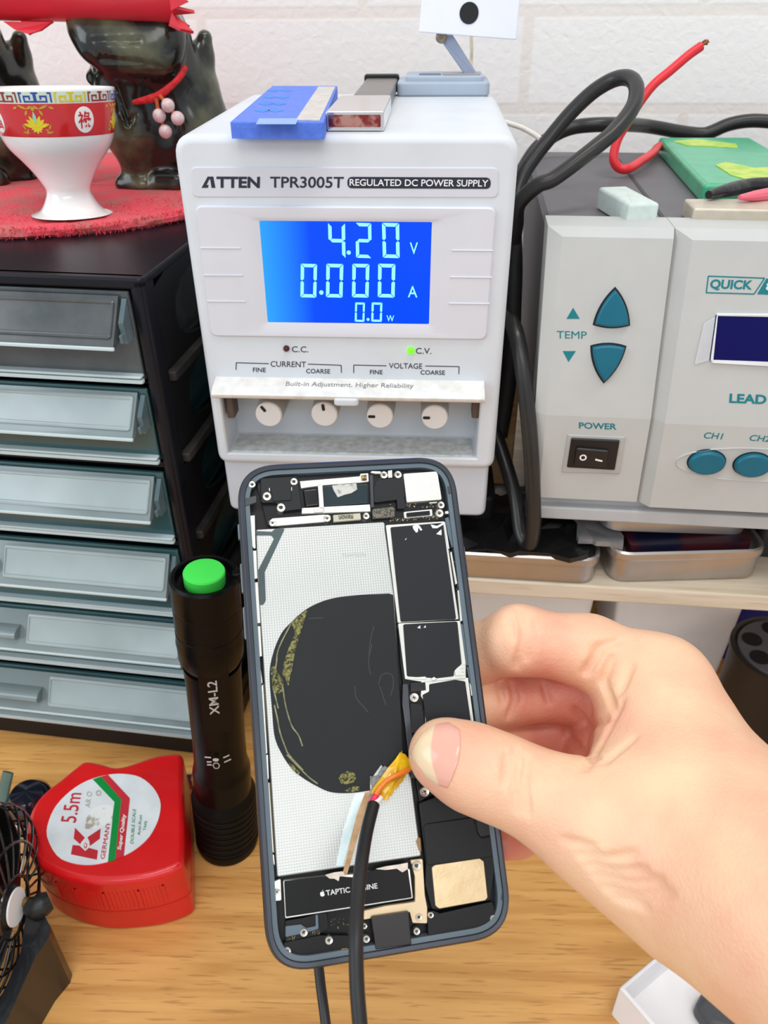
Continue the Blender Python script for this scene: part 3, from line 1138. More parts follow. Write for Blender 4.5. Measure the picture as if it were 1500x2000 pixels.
fr_ = mesh_obj('display_frame', xf(ring([(win_o, P2), (inset(win_o, .0004), P2 + .0012), (win_i, P2 + .0010), (win_i, P2 + .0003)]), UPM), mat('frame_light', (226, 228, 230), .4), fp2)
mesh_obj('display_window', uslab(inset(win_i, -.0002), P2 + .0001, P2 + .0006), mat('deep_blue_window', (0, 0, 84), .25, spec=.25, var=.05), fr_)
film = rpoly([U2(1066, 874), U2(1152, 850), U2(1190, 590), U2(1122, 634)], .0006)
mesh_obj('protective_film', uslab(film, P2 + .0004, P2 + .0006), mat('clear_film', (226, 230, 236), .12, alpha=.45, var=.02), fr_)
mesh_obj('printed_lettering', [xf(text_on('LEAD', U2(1272, 1100), U2(1488, 1108), U2(1276, 1046), P2, .0001, bold=.03), UPM),
                               text_on('CH1', L(*zq(1122, 1308), -P2), L(*zq(1234, 1315), -P2), L(*zq(1128, 1272), -P2), P2, .0001, bold=.01, shear=.15),
                               text_on('CH2', L(*zq(1390, 1322), -P2), L(*zq(1510, 1330), -P2), L(*zq(1396, 1287), -P2), P2, .0001, bold=.01, shear=.15)], M_QI, fp2)
ec = L(*zq(1400, 1462), -P2)
def ell(c, rx, ry, n=40):
    return [(c[0] + rx * math.cos(i * 2 * math.pi / n), c[1] + ry * math.sin(i * 2 * math.pi / n)) for i in range(n)]
erx = L(*zq(1860, 1462), -P2)[0] - ec[0]; ery = ec[1] - L(*zq(1400, 1560), -P2)[1]
mesh_obj('button_surround', ring([(ell(ec, erx, ery), P2 - .0003), (ell(ec, erx * .99, ery * .97), P2 + .0006), (ell(ec, erx * .96, ery * .90), P2 + .0002), (ell(ec, .0001, .0001), P2 + .0002)]), M_Q, fp2, sharp=60)
for cx, cy, lb in ((1138, 1443, 'teal button under CH1'), (1405, 1458, 'teal button under CH2')):
    c = L(*zq(cx, cy), -P2)
    rx = L(*zq(cx + 108, cy), -P2)[0] - c[0]; ry = c[1] - L(*zq(cx, cy + 66), -P2)[1]
    bt = mesh_obj('channel_button', slab(ell(c, rx, ry), P2, P2 + .0028, .0012), M_QT, fp2)
    bt['label'] = lb
    mesh_obj('button_gap', slab(ell(c, rx * 1.07, ry * 1.08), P2, P2 + .0005), M_BLACKM, bt)

# ---------------- things on top of the station
QT = Frame(QS.M @ Vector((0, 0, TOPZ)), yaw=6.3)
T = QT.on


def zt6(x, y):
    return (980 + x / 2.885, 60 + y / 2.885)


def tq(*p, z=0.0):
    return [T(*zt6(*q), z) for q in p]


# eraser
eh = 0.0085
er = rpoly(tq((720, 975), (893, 970), (705, 873), (545, 878), z=eh), .0012)
ef = tq((690, 1110), (865, 1112), z=0)
solo('eraser', QT, slab([(p[0], p[1]) for p in er], 0.0, eh, .0014, .0008, basis_top), mat('pale_green_rubber', (206, 218, 212), .8, rgb2=(196, 208, 203), vscale=300, thr=(.3, .6)),
     'pale green eraser block standing on the dark grey top of the soldering station', 'eraser')

# green shrink-wrapped cell with a red lead
gh = 0.0075
gp = thing('battery_pack', QT, 'green shrink-wrapped battery pack with a bare red wire and yellow tape', 'battery pack')
M_GR = mat('green_film', (70, 176, 132), .35, var=.06, vscale=120, coat=.2, bump=.25, bscale=260)
_a, _b, _c = [Vector(q) for q in tq((884, 600), (1240, 600), (1140, 865), z=gh)]
_d = _c + (_b - _a) * 1.15
gtop = [tuple(_a), tuple(_c), tuple(_c + (_b - _a) * 1.55), tuple(_a + (_b - _a) * 1.45)]
mesh_obj('body', slab(rpoly(gtop, .0018), 0.0, gh, .0018, .001, basis_top), M_GR, gp)
for pts in (((965, 625), (1090, 612), (1320, 640), (1330, 662), (1200, 655), (1050, 650)), ((1205, 760), (1260, 742), (1420, 775), (1530, 770), (1530, 850), (1390, 845), (1290, 815))):
    mesh_obj('yellow_tape', slab(tq(*pts, z=gh), gh, gh + .0003, basis=basis_top), mat('yellow_green_tape', (196, 214, 70), .3, rgb2=(150, 200, 30), vscale=180, thr=(.4, .6)), gp)
# red lead: leaves the near left corner, bends and rises to a stripped end
dw = PT(*zt6(640, 620), 1)
def qpt(px, py, y):
    return QT.hit(*zt6(px, py), 1, y)
gy = T(*zt6(890, 660), .004)[1]
def qz(px, py, z):
    return QT.hit(*zt6(px, py), 2, z)
path = [qz(900, 645, .0045), qz(876, 660, .005), qz(850, 690, .0055), qz(790, 732, .005), qz(715, 777, .004)]
ly = path[-1].y
path += [qpt(660, 772, ly - .001), qpt(630, 720, ly), qpt(650, 620, ly + .003),
         qpt(700, 530, ly + .006), qpt(760, 430, ly + .010), qpt(850, 310, ly + .014), qpt(950, 225, ly + .018), qpt(1050, 140, ly + .022), qpt(1122, 88, ly + .025)]
rw = mesh_obj('red_wire', tube(path, .00215), mat('red_insulation', (226, 40, 52), .35, var=.06), gp)
e0 = path[-1]
cst = []
for k in range(5):
    e1 = qpt(1150 + k * 4, 52 + (k % 3) * 12, ly + .026)
    cst.append(tube([e0, (e0 + e1) / 2 + Vector((.0004 * (k - 2), 0, .0002 * k)), e1], .00045, 6, 4))
mesh_obj('copper_strands', cst, mat('copper_strand', (150, 92, 60), .35, metal=.8), rw)

# beige clamp bar with black taped leads on top of it
bh = 0.0065
bar = rpoly(tq((1085, 1000), (1560, 1010), (1560, 945), (1030, 945), z=bh), .0008)
solo('heat_sink_bar', QT, slab(bar, 0.0, bh, .0010, .0006, basis_top), mat('beige_metal', (206, 198, 182), .45, metal=.3, rgb2=(190, 178, 160), vscale=120),
     'beige metal bar lying at the front edge of the soldering station top', 'metal bar')
tw = [QT.hit(*zt6(x, y), 2, bh + .0022) for x, y in ((1165, 925), (1250, 905), (1380, 875), (1500, 868), (1580, 860))]
solo('taped_lead', QT, tube(tw, [.0016, .0028, .0030, .003], 12, 8), mat('glossy_black_tape', (34, 34, 36), .22, bump=.5, bscale=220),
     'black taped lead end lying across the beige metal bar', 'lead')
pw = [QT.hit(*zt6(x, y), 2, bh + .002) for x, y in ((1340, 940), (1420, 932), (1500, 922), (1580, 915))]
solo('pink_sleeve', QT, tube(pw, [.001, .002, .0024, .0024], 10, 6), mat('pink_sleeve', (238, 110, 130), .4),
     'pink sleeve piece between the black taped lead and the beige bar', 'sleeve')
# ------------------------------------------------------------------ drawer cabinet on the left
_c = Frame((0, 0.30, 0)).hit(277, 552, 1, 0)
CB = Frame((_c.x, 0.30, 0), yaw=8.7)
K = CB.at
CT = K(277, 545)[1]                                  # top of the cabinet
CBT = Frame(CB.M @ Vector((0, 0, CT)), yaw=8.7)
Kt = CBT.on
cab = thing('drawer_cabinet', CB, 'black desktop cabinet with six clear plastic drawers', 'drawer cabinet')
M_CAB = mat('cabinet_black', (18, 19, 27), .34, var=.1, vscale=40, spec=.3)
XL = -0.22
POST = K(277, 552)[0] - K(250, 567)[0]
CD = 0.20


def z2(x, y):
    return (x / 3.261, 440 + y / 3.261)


def z3(x, y):
    return (x / 3.125, 980 + y / 3.125)


# where the rails between drawers sit (picture rows read along the post at its inner edge)
rows_px = [(z2(870, 1005), z2(800, 412)), (z2(955, 1515), z2(905, 1035)), (z3(1000, 245), z2(985, 1570)),
           (z3(1040, 690), z3(1010, 290)), (z3(1110, 1065), z3(1060, 720)), (z3(1120, 1430), z3(1120, 1105))]
drawers = []
for bpx, tpx in rows_px:
    drawers.append((K(*bpx)[1], K(*tpx)[1]))
z_open_top = K(250, 567)[1]
bars = []
fr = [box(XL, 0, 0.0, XL + .008, CD, CT, .0015)]
fr.append(box(XL, 0.0, CT - (CT - z_open_top), 0.0, 0.006, CT, .0012))           # top rail
fr.append(box(XL, 0.002, CT - .004, 0.0, CD, CT, .0012))                          # top board
zb1 = drawers[-1][0]
fr.append(box(XL, 0.0, 0.0, 0.0, CD, zb1 - .0006, .0015))                          # plinth
for i in range(5):
    fr.append(box(XL + .006, 0.003, drawers[i][0] - .0010, -.004, CD - .01, drawers[i + 1][1] + .0008, 0))
fr.append(box(XL, CD - .006, 0, 0, CD, CT - .001, 0))
# right side: posts with slanted oval openings, braces between the drawer levels
fr.append(box(-POST, 0, 0, 0, 0.012, CT - .0005, .0012))
fr.append(box(-POST, CD - .02, 0, 0, CD, CT - .001, .0012))
mesh_obj('frame', fr, M_CAB, cab, sharp=40)
sidep = []
braces = []
fx = mat('cabinet_side', (16, 16, 20), .45, var=.1)
Fs = [d[1] for d in drawers] + [zb1]
for i in range(6):
    zt_, zb_ = drawers[i][1] + .002, drawers[i][0] - .002
    # side web of this level with an oval hole: outline ring in the (depth, height) plane
    n = 28
    y0, y1 = .011, CD - .018
    out, inn_ = [], []
    for k in range(n):
        a = 2 * math.pi * k / n
        c, s_ = math.cos(a), math.sin(a)
        m_ = max(abs(c), abs(s_))
        out.append(((y0 + y1) / 2 + c / m_ * (y1 - y0) / 2, (zt_ + zb_) / 2 + s_ / m_ * (zt_ - zb_) / 2))
        e_ = .72
        inn_.append(((y0 + y1) / 2 + abs(c) ** e_ * (1 if c > 0 else -1) * (y1 - y0) * .40, (zt_ + zb_) / 2 + abs(s_) ** e_ * (1 if s_ > 0 else -1) * (zt_ - zb_) * .40))
    sidep.append(loft([[(-.003, p[0], p[1]) for p in out], [(-.0006, p[0], p[1]) for p in out], [(-.0006, p[0], p[1]) for p in inn_], [(-.003, p[0], p[1]) for p in inn_]], False, False))
    if i < 5:
        zz = (drawers[i][0] + drawers[i + 1][1]) / 2
        braces.append(box(-.004, .010, zz - .0022, .0030, CD - .006, zz + .0022, .0008))
mesh_obj('side_panel', sidep, fx, cab)
for b_ in braces:
    mesh_obj('side_brace', b_, mat('dusty_black', (66, 63, 58), .6, rgb2=(24, 24, 26), vscale=70), cab)
M_DR = mat('smoky_clear_plastic', (60, 102, 108), .16, var=.14, vscale=12, trans=.25, coat=.4)
M_DR2 = mat('clear_plastic_handle', (142, 158, 160), .14, var=.08, vscale=30, trans=.25, coat=.5)
M_DRC = mat('card_holder', (160, 174, 176), .2, var=.09, vscale=24, coat=.4)
M_DRD = mat('grey_clear_plastic', (84, 88, 90), .22, rgb2=(60, 66, 68), vscale=60, coat=.3)  # greyer plastic for the top drawer's front, handle and card holder
M_CHEEK = mat('clear_cheek', (112, 134, 142), .08, var=.02, coat=.6, alpha=.5)
M_EDGE = mat('clear_edge', (214, 232, 236), .1, var=.02, coat=.6, trans=.2)
xr = -POST - .0004
bx = K(*z3(95, 400))[0]                                # where the card holder starts
for i, (zb_, zt_) in enumerate(drawers):
    h = zt_ - zb_
    d = mesh_obj('drawer', [box(XL + .009, .0005, zb_ + .0012, xr, .0025, zt_ - .0008, .0005),
                            box(XL + .009, .0025, zb_ + .0012, xr, CD - .02, zb_ + .003, 0),
                            box(xr - .002, .0025, zb_ + .0012, xr - .0004, CD - .02, zt_ - .006, 0)], M_DR if i else M_DRD, cab)
    # foot lip of the front
    mesh_obj('lip', [box(XL + .009, -.0022, zb_ + .0004, xr + .0002, .001, zb_ + .0022, .0005), box(XL + .009, -.0030, zb_ + .0030, xr + .0002, .001, zb_ + .0042, .0005)], M_EDGE, d)
    # pull: a sloping shelf that comes forward and ends in a bright edge
    zt1, zl_ = zt_ - h * .06, zb_ + h * .50
    yo = -.0125
    pr_ = [(-.0003, zt1), (yo + .0012, zl_ + h * .06), (yo, zl_ + .0008), (yo + .0002, zl_), (yo + .0012, zl_ - .0004), (-.0003, zl_ + h * .08)]
    xe = xr - .0040
    hd = mesh_obj('handle', loft([[(x, y, z) for y, z in pr_] for x in (XL + .009, xe)]), M_DR2 if i else M_DRD, d)
    mesh_obj('bright_edge', box(XL + .009, yo - .0006, zl_ - .0006, xe + .0004, yo + .0008, zl_ + .0009, .0004), M_EDGE, hd)
    mesh_obj('end_cheek', [loft([[(x, y, z) for y, z in [(-.0003, zt1 - .001), (yo * .55, zl_ + h * .22), (yo * .5, zl_), (-.0003, zl_)]] for x in (xe + .0012, xr - .0008)]),
                           box(xe + .0015, yo * .75, zl_ + .001, xr - .0012, yo * .4, zl_ + h * .12, .0006)], M_CHEEK, hd)
    # card holder window lying on the slope
    s0, s1 = Vector((-.0003, zt1)), Vector((yo + .0012, zl_ + h * .06))
    nn = Vector((-(s1 - s0).y, (s1 - s0).x)).normalized()
    if nn.x > 0:
        nn = -nn
    p_in = [(bx, .10), (xe - .0012, .10), (xe - .0012, .93), (bx, .93)]
    def on_slope(u, t, w):
        q = s0 + (s1 - s0) * t + nn * w
        return (u, q.x, q.y)
    rp = rpoly([(u, t * .012) for u, t in p_in], .0012)
    lo_ = [[on_slope(u, t / .012, w) for u, t in inset(rp, ins)] for ins, w in ((0, 0.0), (0, .0007), (.0004, .0010), (.0009, .0010), (.0012, .0005))]
    mesh_obj('card_holder', loft(lo_, False, True), M_DRC if i else M_DRD, hd)
    # rounded grip bar left of it
    g0 = s0 + (s1 - s0) * .62 + nn * .0006
    mesh_obj('grip', tube([(XL + .012, g0.x, g0.y), (bx - .004, g0.x, g0.y)], h * .13, 14, 2, smooth=False, flat=.6), M_DR2 if i else M_DRD, hd)

# ---------------- round red towel on the cabinet
tz = 0.0042
tcx, tcy = Kt(120, 395, tz)
fy = Kt(150, 474, 0)[1]
bxr = Kt(230, 300, tz)[1]
R = 0.098
tw_c = (Kt(60, 400, tz)[0], fy + R)


def fuzzy(v, f):
    return v, f


n = 180
loops = []
for r, z in ((R * .985, 0.0), (R, .0012), (R * 1.0, .003), (R * .985, tz), (R * .95, tz + .0006), (R * .90, tz), (R * .6, tz), (R * .3, tz), (.0005, tz)):
    loops.append([(tw_c[0] + (r + .0009 * math.sin(7 * a) + random.uniform(-.0006, .0006)) * math.cos(a), tw_c[1] + (r + .0009 * math.sin(7 * a) + random.uniform(-.0006, .0006)) * math.sin(a), z + random.uniform(-.0001, .00025) * (1 if z else 0)) for a in [2 * math.pi * i / n for i in range(n)]])
M_TW = mat('red_terry', (226, 84, 96), .95, rgb2=(196, 106, 104), vscale=70, thr=(.38, .58), bump=.8, bscale=700)
M_TWE = mat('red_terry_edge', (228, 66, 84), .95, var=.15, vscale=300)
towel = solo('towel', CBT, loft(loops, True, True), M_TW, 'round red towel mat covering the top of the black drawer cabinet', 'towel')
tuft = []
for i in range(2600):
    a = random.uniform(math.pi, 2 * math.pi)
    zz = random.uniform(.0004, tz + .001)
    r0 = R * random.uniform(.975, 1.0)
    p = Vector((tw_c[0] + r0 * math.cos(a), tw_c[1] + r0 * math.sin(a), zz))
    dr = Vector((math.cos(a) + random.uniform(-.5, .5), math.sin(a) + random.uniform(-.3, .3), random.uniform(-.7, .5))).normalized()
    ln = random.uniform(.0012, .0034)
    e = p + dr * ln
    s_ = dr.cross(Vector((0, 0, 1))).normalized() * .00022
    u_ = dr.cross(s_).normalized() * .00022
    tuft.append(([tuple(p - s_), tuple(p + s_), tuple(p + u_), tuple(e)], [(0, 1, 3), (1, 2, 3), (2, 0, 3)]))
for i in range(2500):
    a = random.uniform(math.pi * .9, 2.1 * math.pi)
    r0 = R * math.sqrt(random.uniform(.35, 1.0))
    p = Vector((tw_c[0] + r0 * math.cos(a), tw_c[1] + r0 * math.sin(a), tz))
    dr = Vector((random.uniform(-1, 1), random.uniform(-1, 1), random.uniform(.3, 1.2))).normalized()
    e = p + dr * random.uniform(.0008, .0016)
    s_ = Vector((.0002, 0, 0)); u_ = Vector((0, .0002, 0))
    tuft.append(([tuple(p - s_), tuple(p + s_), tuple(p + u_), tuple(e)], [(0, 1, 3), (1, 2, 3), (2, 0, 3)]))
pile = mesh_obj('pile', tuft, M_TWE, towel, flat=True)
pile['kind'] = 'stuff'

# ---------------- porcelain offering cup
CBZ = Frame(CB.M @ Vector((0, 0, CT + tz)), yaw=8.7)
cx, cy = CBZ.on(145, 437)
cy += .012
cupf = Frame(CBZ.M @ Vector((cx, cy + .004, .0006)), yaw=8.7, tilt=4.0)
cup = thing('offering_cup', cupf, 'white porcelain stem cup with a red patterned band, standing on the red towel', 'cup')
s1 = cupf.hit(104, 166, 1, 0); s2 = cupf.hit(0, 170, 1, 0)
HC = cupf.hit(104, 168, 1, 0).z
def cr(px, py):                                       # radius of the silhouette at a picture row, right side
    return cupf.hit(px, py, 1, 0)
M_POR = mat('porcelain', (246, 242, 240), .12, var=.01, coat=.5)
cw = cupf.hit(212, 172, 1, 0).x
sil = [(212, 172), (213, 200), (214, 240), (212, 268), (206, 290), (192, 315), (182, 335), (175, 355), (172, 372), (180, 390), (195, 410), (214, 430), (216, 435)]
axx = 0.0
pr_ = []
RX = []
for px, py in sil:
    h = cupf.hit(px, py, 1, 0)
    pr_.append((h.x, h.z))
# axis: mid of the foot, the bowl is measured from it
lf = cupf.hit(75, 433, 1, 0).x; rf = cupf.hit(216, 433, 1, 0).x
ax = (lf + rf) / 2
prof = [(max(.003, x - ax), z) for x, z in pr_]
prof = prof[::-1]
zmin = 0.0
prof[0] = (prof[0][0], 0.0)
CUPR = [prof[0]] + [(r, z) for r, z in prof[1:] if z > .0012]
top_r, top_z = CUPR[-1]
Mc = Matrix.Translation((ax, 0, 0))
inner = [(top_r - .0004, top_z + .0003), (top_r - .0012, top_z), (top_r * .93, top_z * .85), (top_r * .85, top_z * .62), (top_r * .5, top_z * .5), (.0005, top_z * .48)]
fine = []
pts = spline([(r, 0, z) for r, z in CUPR], 5)
for p in pts:
    fine.append((p.x, p.z))
mesh_obj('body', lathe(fine + inner, 64, Mc), M_POR, cup, sharp=70)


def cup_r(z):
    for (r0, z0), (r1, z1) in zip(fine, fine[1:]):
        if z0 <= z <= z1:
            return r0 + (r1 - r0) * (z - z0) / max(1e-9, z1 - z0)
    return fine[-1][0]


def cup_pt(ang, z, off):
    r = cup_r(z) + off
    return (ax + r * math.sin(ang), -r * math.cos(ang), z)


def cup_decal(poly, off):
    """poly in (arc length along the bowl, height)"""
    r0 = top_r
    lo_ = [[cup_pt(u / r0, z, off - .00012) for u, z in poly], [cup_pt(u / r0, z, off) for u, z in poly]]
    return loft(lo_)


zr0, zr1 = cupf.hit(140, 271, 1, -top_r).z - zmin, cupf.hit(140, 189, 1, -top_r).z - zmin
zk0, zk1 = zr1 + .0003, cupf.hit(104, 171, 1, -top_r).z - zmin
zk1 = min(zk1, top_z - .0008)
zr1 = min(zr1, top_z - .0052); zk0 = zr1 + .0003
band = lathe([(cup_r(z) + o_, z) for z, o_ in [(zr0 + (zr1 - zr0) * k / 10, .00008) for k in range(11)]], 64, Mc, cap=False)
bd = mesh_obj('red_band', band, mat('red_enamel', (206, 32, 38), .15, coat=.5, var=.05), cup, sharp=70)
kb = mesh_obj('key_border', lathe([(cup_r(z) + .00008, z) for z in [zk0 + (zk1 - zk0) * k / 4 for k in range(5)]], 64, Mc, cap=False), mat('pale_green_enamel', (206, 222, 206), .2), cup, sharp=70)
cols = [mat('blue_enamel', (48, 76, 160), .2), mat('yellow_enamel', (216, 196, 30), .2), mat('maroon_enamel', (150, 50, 56), .2)]
H_ = zk1 - zk0
circ = 2 * math.pi * top_r
npair = 12
pw = circ / npair
key_shapes = []
for k in range(npair):
    u0 = -circ / 2 + k * pw
    m_i = k % 3
    z0, z1 = zk0 + H_ * .12, zk1 - H_ * .12
    hh = z1 - z0
    for mir in (0, 1):
        base_u = u0 + pw * (.06 if not mir else .52)
        wd = pw * .42
        lw = .00033
        path = [(0, 0), (0, 1), (1, 1), (1, 0.0), (.3, 0.0), (.3, .62), (.68, .62), (.68, .35)]
        for (a0, b0_), (a1, b1_) in zip(path, path[1:]):
            if mir:
                a0, a1 = 1 - a0, 1 - a1
            p = Vector((base_u + a0 * wd, z0 + b0_ * hh)); q = Vector((base_u + a1 * wd, z0 + b1_ * hh))
            x0_, x1_ = sorted((p.x, q.x)); y0_, y1_ = sorted((p.y, q.y))
            r_ = [(x0_ - lw, y0_ - lw), (x1_ + lw, y0_ - lw), (x1_ + lw, y1_ + lw), (x0_ - lw, y1_ + lw)]
            key_shapes.append((*cup_decal(r_, .0002), m_i))
mesh_obj('key_pattern', key_shapes, cols, kb, flat=True)
# medallions and lotus flowers around the bowl
zm = (zr0 + zr1) / 2
rm = (zr1 - zr0) * .40
step = circ / 8
u_med = (cupf.hit(151, 232, 1, -top_r * .85).x - ax)
u_med = math.asin(max(-1, min(1, u_med / top_r))) * top_r
med, glyphs, lot, lotl, gold = [], [], [], [], []


def leaf(cu, cz, ang, ln, wd, off, out, n=8):
    d = Vector((math.cos(ang), math.sin(ang))); nn = Vector((-d.y, d.x))
    pts = []
    for i in range(n + 1):
        t = i / n
        pts.append(tuple(Vector((cu, cz)) + d * ln * t + nn * wd * math.sin(math.pi * t)))
    for i in range(n - 1, 0, -1):
        t = i / n
        pts.append(tuple(Vector((cu, cz)) + d * ln * t - nn * wd * math.sin(math.pi * t)))
    out.append(cup_decal(pts, off))


for k in range(4):
    uc = u_med - k * 2 * step
    uc = (uc + circ / 2) % circ - circ / 2
    med.append(loft([[cup_pt((uc + rm * .92 * q * math.cos(t)) / top_r, zm + rm * q * math.sin(t), .0002 if q < 1 else .0001) for t in [i * math.pi / 16 for i in range(32)]] for q in (1, .98, .7, .4, .1, .002)]))
    ch = '祿福壽喜'[k]
    v, f = text_vf(ch, .00008, .012)
    glyphs.append(([cup_pt((uc + (a - .5) * rm * 1.25) / top_r, zm + (b_ - .5) * rm * 1.3, .00026 + w) for a, b_, w in v], f))
    ul = u_med - step - k * 2 * step
    ul = (ul + circ / 2) % circ - circ / 2
    zl0 = zm - rm * .45
    for a in (10, 35, 60, 90, 120, 145, 170):
        leaf(ul, zl0, math.radians(a), rm * (1.15 if a in (10, 170, 90) else .95), rm * .15, .00022 + .00002 * (a % 3), lot)
    for a in (200, 230, 310, 340, 270):
        leaf(ul, zl0, math.radians(a), rm * .55, rm * .12, .0002, lot)
    leaf(ul, zl0 + rm * .2, math.radians(90), rm * .95, rm * .14, .00032, lotl)
    for sx in (-1, 1):
        for (du, dz, a, ln) in ((.45, .95, 20, .9), (.5, .95, 150, .5), (.5, .9, -60, .5), (1.3, 1.15, -20, .45)):
            aa = math.radians(a if sx > 0 else 180 - a)
            leaf(ul + sx * rm * du, zm + rm * dz * .9, aa, rm * ln, rm * .09, .0002, gold)
        for (du, dz, a, ln) in ((.7, -.95, 10, .7), (1.0, -.7, 60, .5), (1.0, -.9, 130, .4)):
            aa = math.radians(a if sx > 0 else 180 - a)
            leaf(ul + sx * rm * du, zm + rm * dz, aa, rm * ln, rm * .07, .0002, gold)
    for a in (60, 90, 120):
        leaf(ul, zm + rm * .72, math.radians(a), rm * .4, rm * .07, .0002, gold)
for m_ in med:
    mesh_obj('medallion', m_, mat('white_enamel', (240, 236, 232), .2), bd, sharp=70)
for g_ in glyphs:
    mesh_obj('character', g_, mat('red_character', (200, 26, 34), .25), bd, flat=True)
for k in range(4):
    mesh_obj('lotus_pattern', [(*s_, 0) for s_ in lot[k * 12:k * 12 + 12]] + [(*lotl[k], 1)] + [(*s_, 2) for s_ in gold[k * 17:k * 17 + 17]],
             [mat('yellow_lotus', (226, 206, 40), .25), mat('mint_lotus', (150, 212, 180), .25), mat('gold_scroll', (196, 160, 44), .25)], bd, flat=True)
# ------------------------------------------------------------------ jade lion figures with charm and red envelope
def jade():
    m = mat('dark_green_jade', (112, 114, 84), .2, rgb2=(22, 24, 19), vscale=30, thr=(.48, .70), coat=.4)
    return m


M_JADE = jade()
JW = CBZ
feet = JW.on(262, 372)
JY = feet[1] + .012


def J(px, py, dy=0.0):
    return np.array(JW.hit(px, py, 1, JY + dy))


def lion(name, label, dx=0.0, detail=True):
    def j(px, py, dy=0.0):
        p = J(px, py, dy).copy(); p[0] += dx
        return p
    g = .0002
    prims = [
        # head: a wedge, broad at the brow and narrow at the jaw, built of stacked rolls
        (j(172, 40, .006), j(318, 44, .010), .0100, .0105, .008),
        (j(168, 52, -.006), j(318, 56, -.002), .0090, .0100, .006),
        (j(190, 86, -.010), j(318, 88, -.004), .0098, .0102, .007),
        (j(186, 80, .008), j(324, 84, .012), .0098, .0102, .007),
        (j(218, 112, -.011), j(310, 112, -.006), .0078, .0098, .005),
        (j(222, 112, .004), j(322, 108, .010), .0090, .0104, .006),
        (j(352, 70, .010), j(358, 112, .012), .0050, .0060, .004),
        # neck and chest
        (j(250, 150, .006), j(320, 160, .010), .0150, .0140, .008),
        (j(252, 185, .002), j(270, 250, .004), .0150, .0170, .008),
        (j(272, 250, .004), j(292, 300, .006), .0170, .0140, .008),
        # back and haunches
        (j(345, 165, .014), j(372, 250, .016), .0150, .0180, .008),
        (j(372, 250, .016), j(360, 330, .016), .0180, .0150, .008),
        (j(395, 175, .018), j(412, 250, .018), .0085, .0100, .005),
        # fore legs and paws
        (j(268, 285, -.002), j(265, 350, -.002), .0088, .0066, .005),
        (j(244, 360, -.006), j(276, 362, -.006), .0050, .0056, .003),
        (j(322, 290, .004), j(322, 350, .004), .0098, .0076, .005),
        (j(308, 362, -.005), j(345, 362, -.005), .0056, .0056, .003),
        (j(312, 350, -.006), j(346, 350, -.006), .0040, .0040, .003),
        (j(370, 345, .012), j(392, 366, .010), .0080, .0060, .006),
        # tail
        (j(390, 168, .022), j(395, 112, .022), .0085, .0056, .006),
        (j(395, 112, .022), j(400, 74, .022), .0056, .0038, .004),
        (j(182, 152, .000), j(205, 158, .002), .0036, .0052, .003),
    ]
    groove = []
    for k in range(7):                                  # teeth along the jaw
        groove.append((j(190 + k * 12, 94, -.0205), j(198 + k * 11, 114, -.0190), .0009))
    groove.append((j(182, 80, -.0200), j(272, 80, -.0160), .0011))
    groove.append((j(196, 117, -.0190), j(275, 122, -.0170), .0011))
    groove.append((j(190, 140, -.0080), j(345, 136, -.0060), .0016))
    for k in range(6):                                  # curls of the mane and flank
        groove.append((j(356 + k * 13, 170 + k * 8, -.004), j(352 + k * 15, 300, -.004), .0012))
        groove.append((j(276 + k * 14, 150, -.010), j(286 + k * 13, 178, -.010), .0010))
    groove += [(j(225, 172, -.013), j(250, 245, -.013), .0011), (j(250, 245, -.013), j(275, 200, -.013), .0011),
               (j(408, 165, .010), j(400, 100, .016), .0010), (j(310, 356, -.011), j(346, 356, -.011), .0008)]

    def fn(p):
        d = None
        for a, b_, r1, r2, k in prims:
            q = round_cone(p, a, b_, r1, r2)
            d = q if d is None else smin(d, q, k)
        for a, b_, r in groove:
            d = -smin(-d, round_cone(p, a, b_, r, r), .0008)
        return np.maximum(d, -(p[:, 2] - .0001))
    allp = np.array([q for a, b_, *_ in prims for q in (a, b_)])
    pos, faces = sdf_mesh(fn, allp.min(0) - .024, allp.max(0) + .024, .0010)
    pos = relax(pos, faces, 1)
    ln = thing(name, JW, label, 'figurine')
    body = np_mesh('body', pos, faces, M_JADE, ln)
    return ln


lion('lion_figurine', 'dark green jade lion figurine wearing the red cord charm')
lion('lion_figurine', 'dark green jade lion figurine cut off by the photo edge, behind the stem cup', dx=J(35, 160)[0] - J(402, 140)[0])

charm = thing('bead_charm', JW, 'red cord charm with four pale pink beads around the jade lion', 'charm')
cp = [J(362, 132, -.004), J(350, 152, -.010), J(330, 172, -.0165), J(308, 188, -.019), J(285, 195, -.0205), J(262, 200, -.0185)]
mesh_obj('cord', tube(cp, [.0014, .0015, .0020, .0012], 10, 8), mat('red_cord', (206, 34, 40), .8, var=.2, vscale=600, bump=.6, bscale=1200), charm)
ends = {0: (328, 206), 1: (347, 231), 2: (311, 226), 3: (323, 257)}
for k, (px, py) in ends.items():
    c = J(px, py, -.0215)
    bd_ = mesh_obj('bead', ball(tuple(c), .0032, 12), mat('pale_pink_bead', (226, 206, 206), .3, rgb2=(206, 170, 172), vscale=300, coat=.3), charm)
thr = []
for a, b_ in (((312, 186), (328, 206)), ((328, 206), (347, 231)), ((305, 192), (311, 226)), ((311, 226), (323, 257)), ((347, 231), (358, 238)), ((323, 257), (328, 270))):
    thr.append(tube([J(*a, -.0208), J(*b_, -.0208)], .0009, 8, 2))
mesh_obj('thread', thr, mat('orange_thread', (206, 120, 40), .6, rgb2=(176, 40, 36), vscale=200), charm)

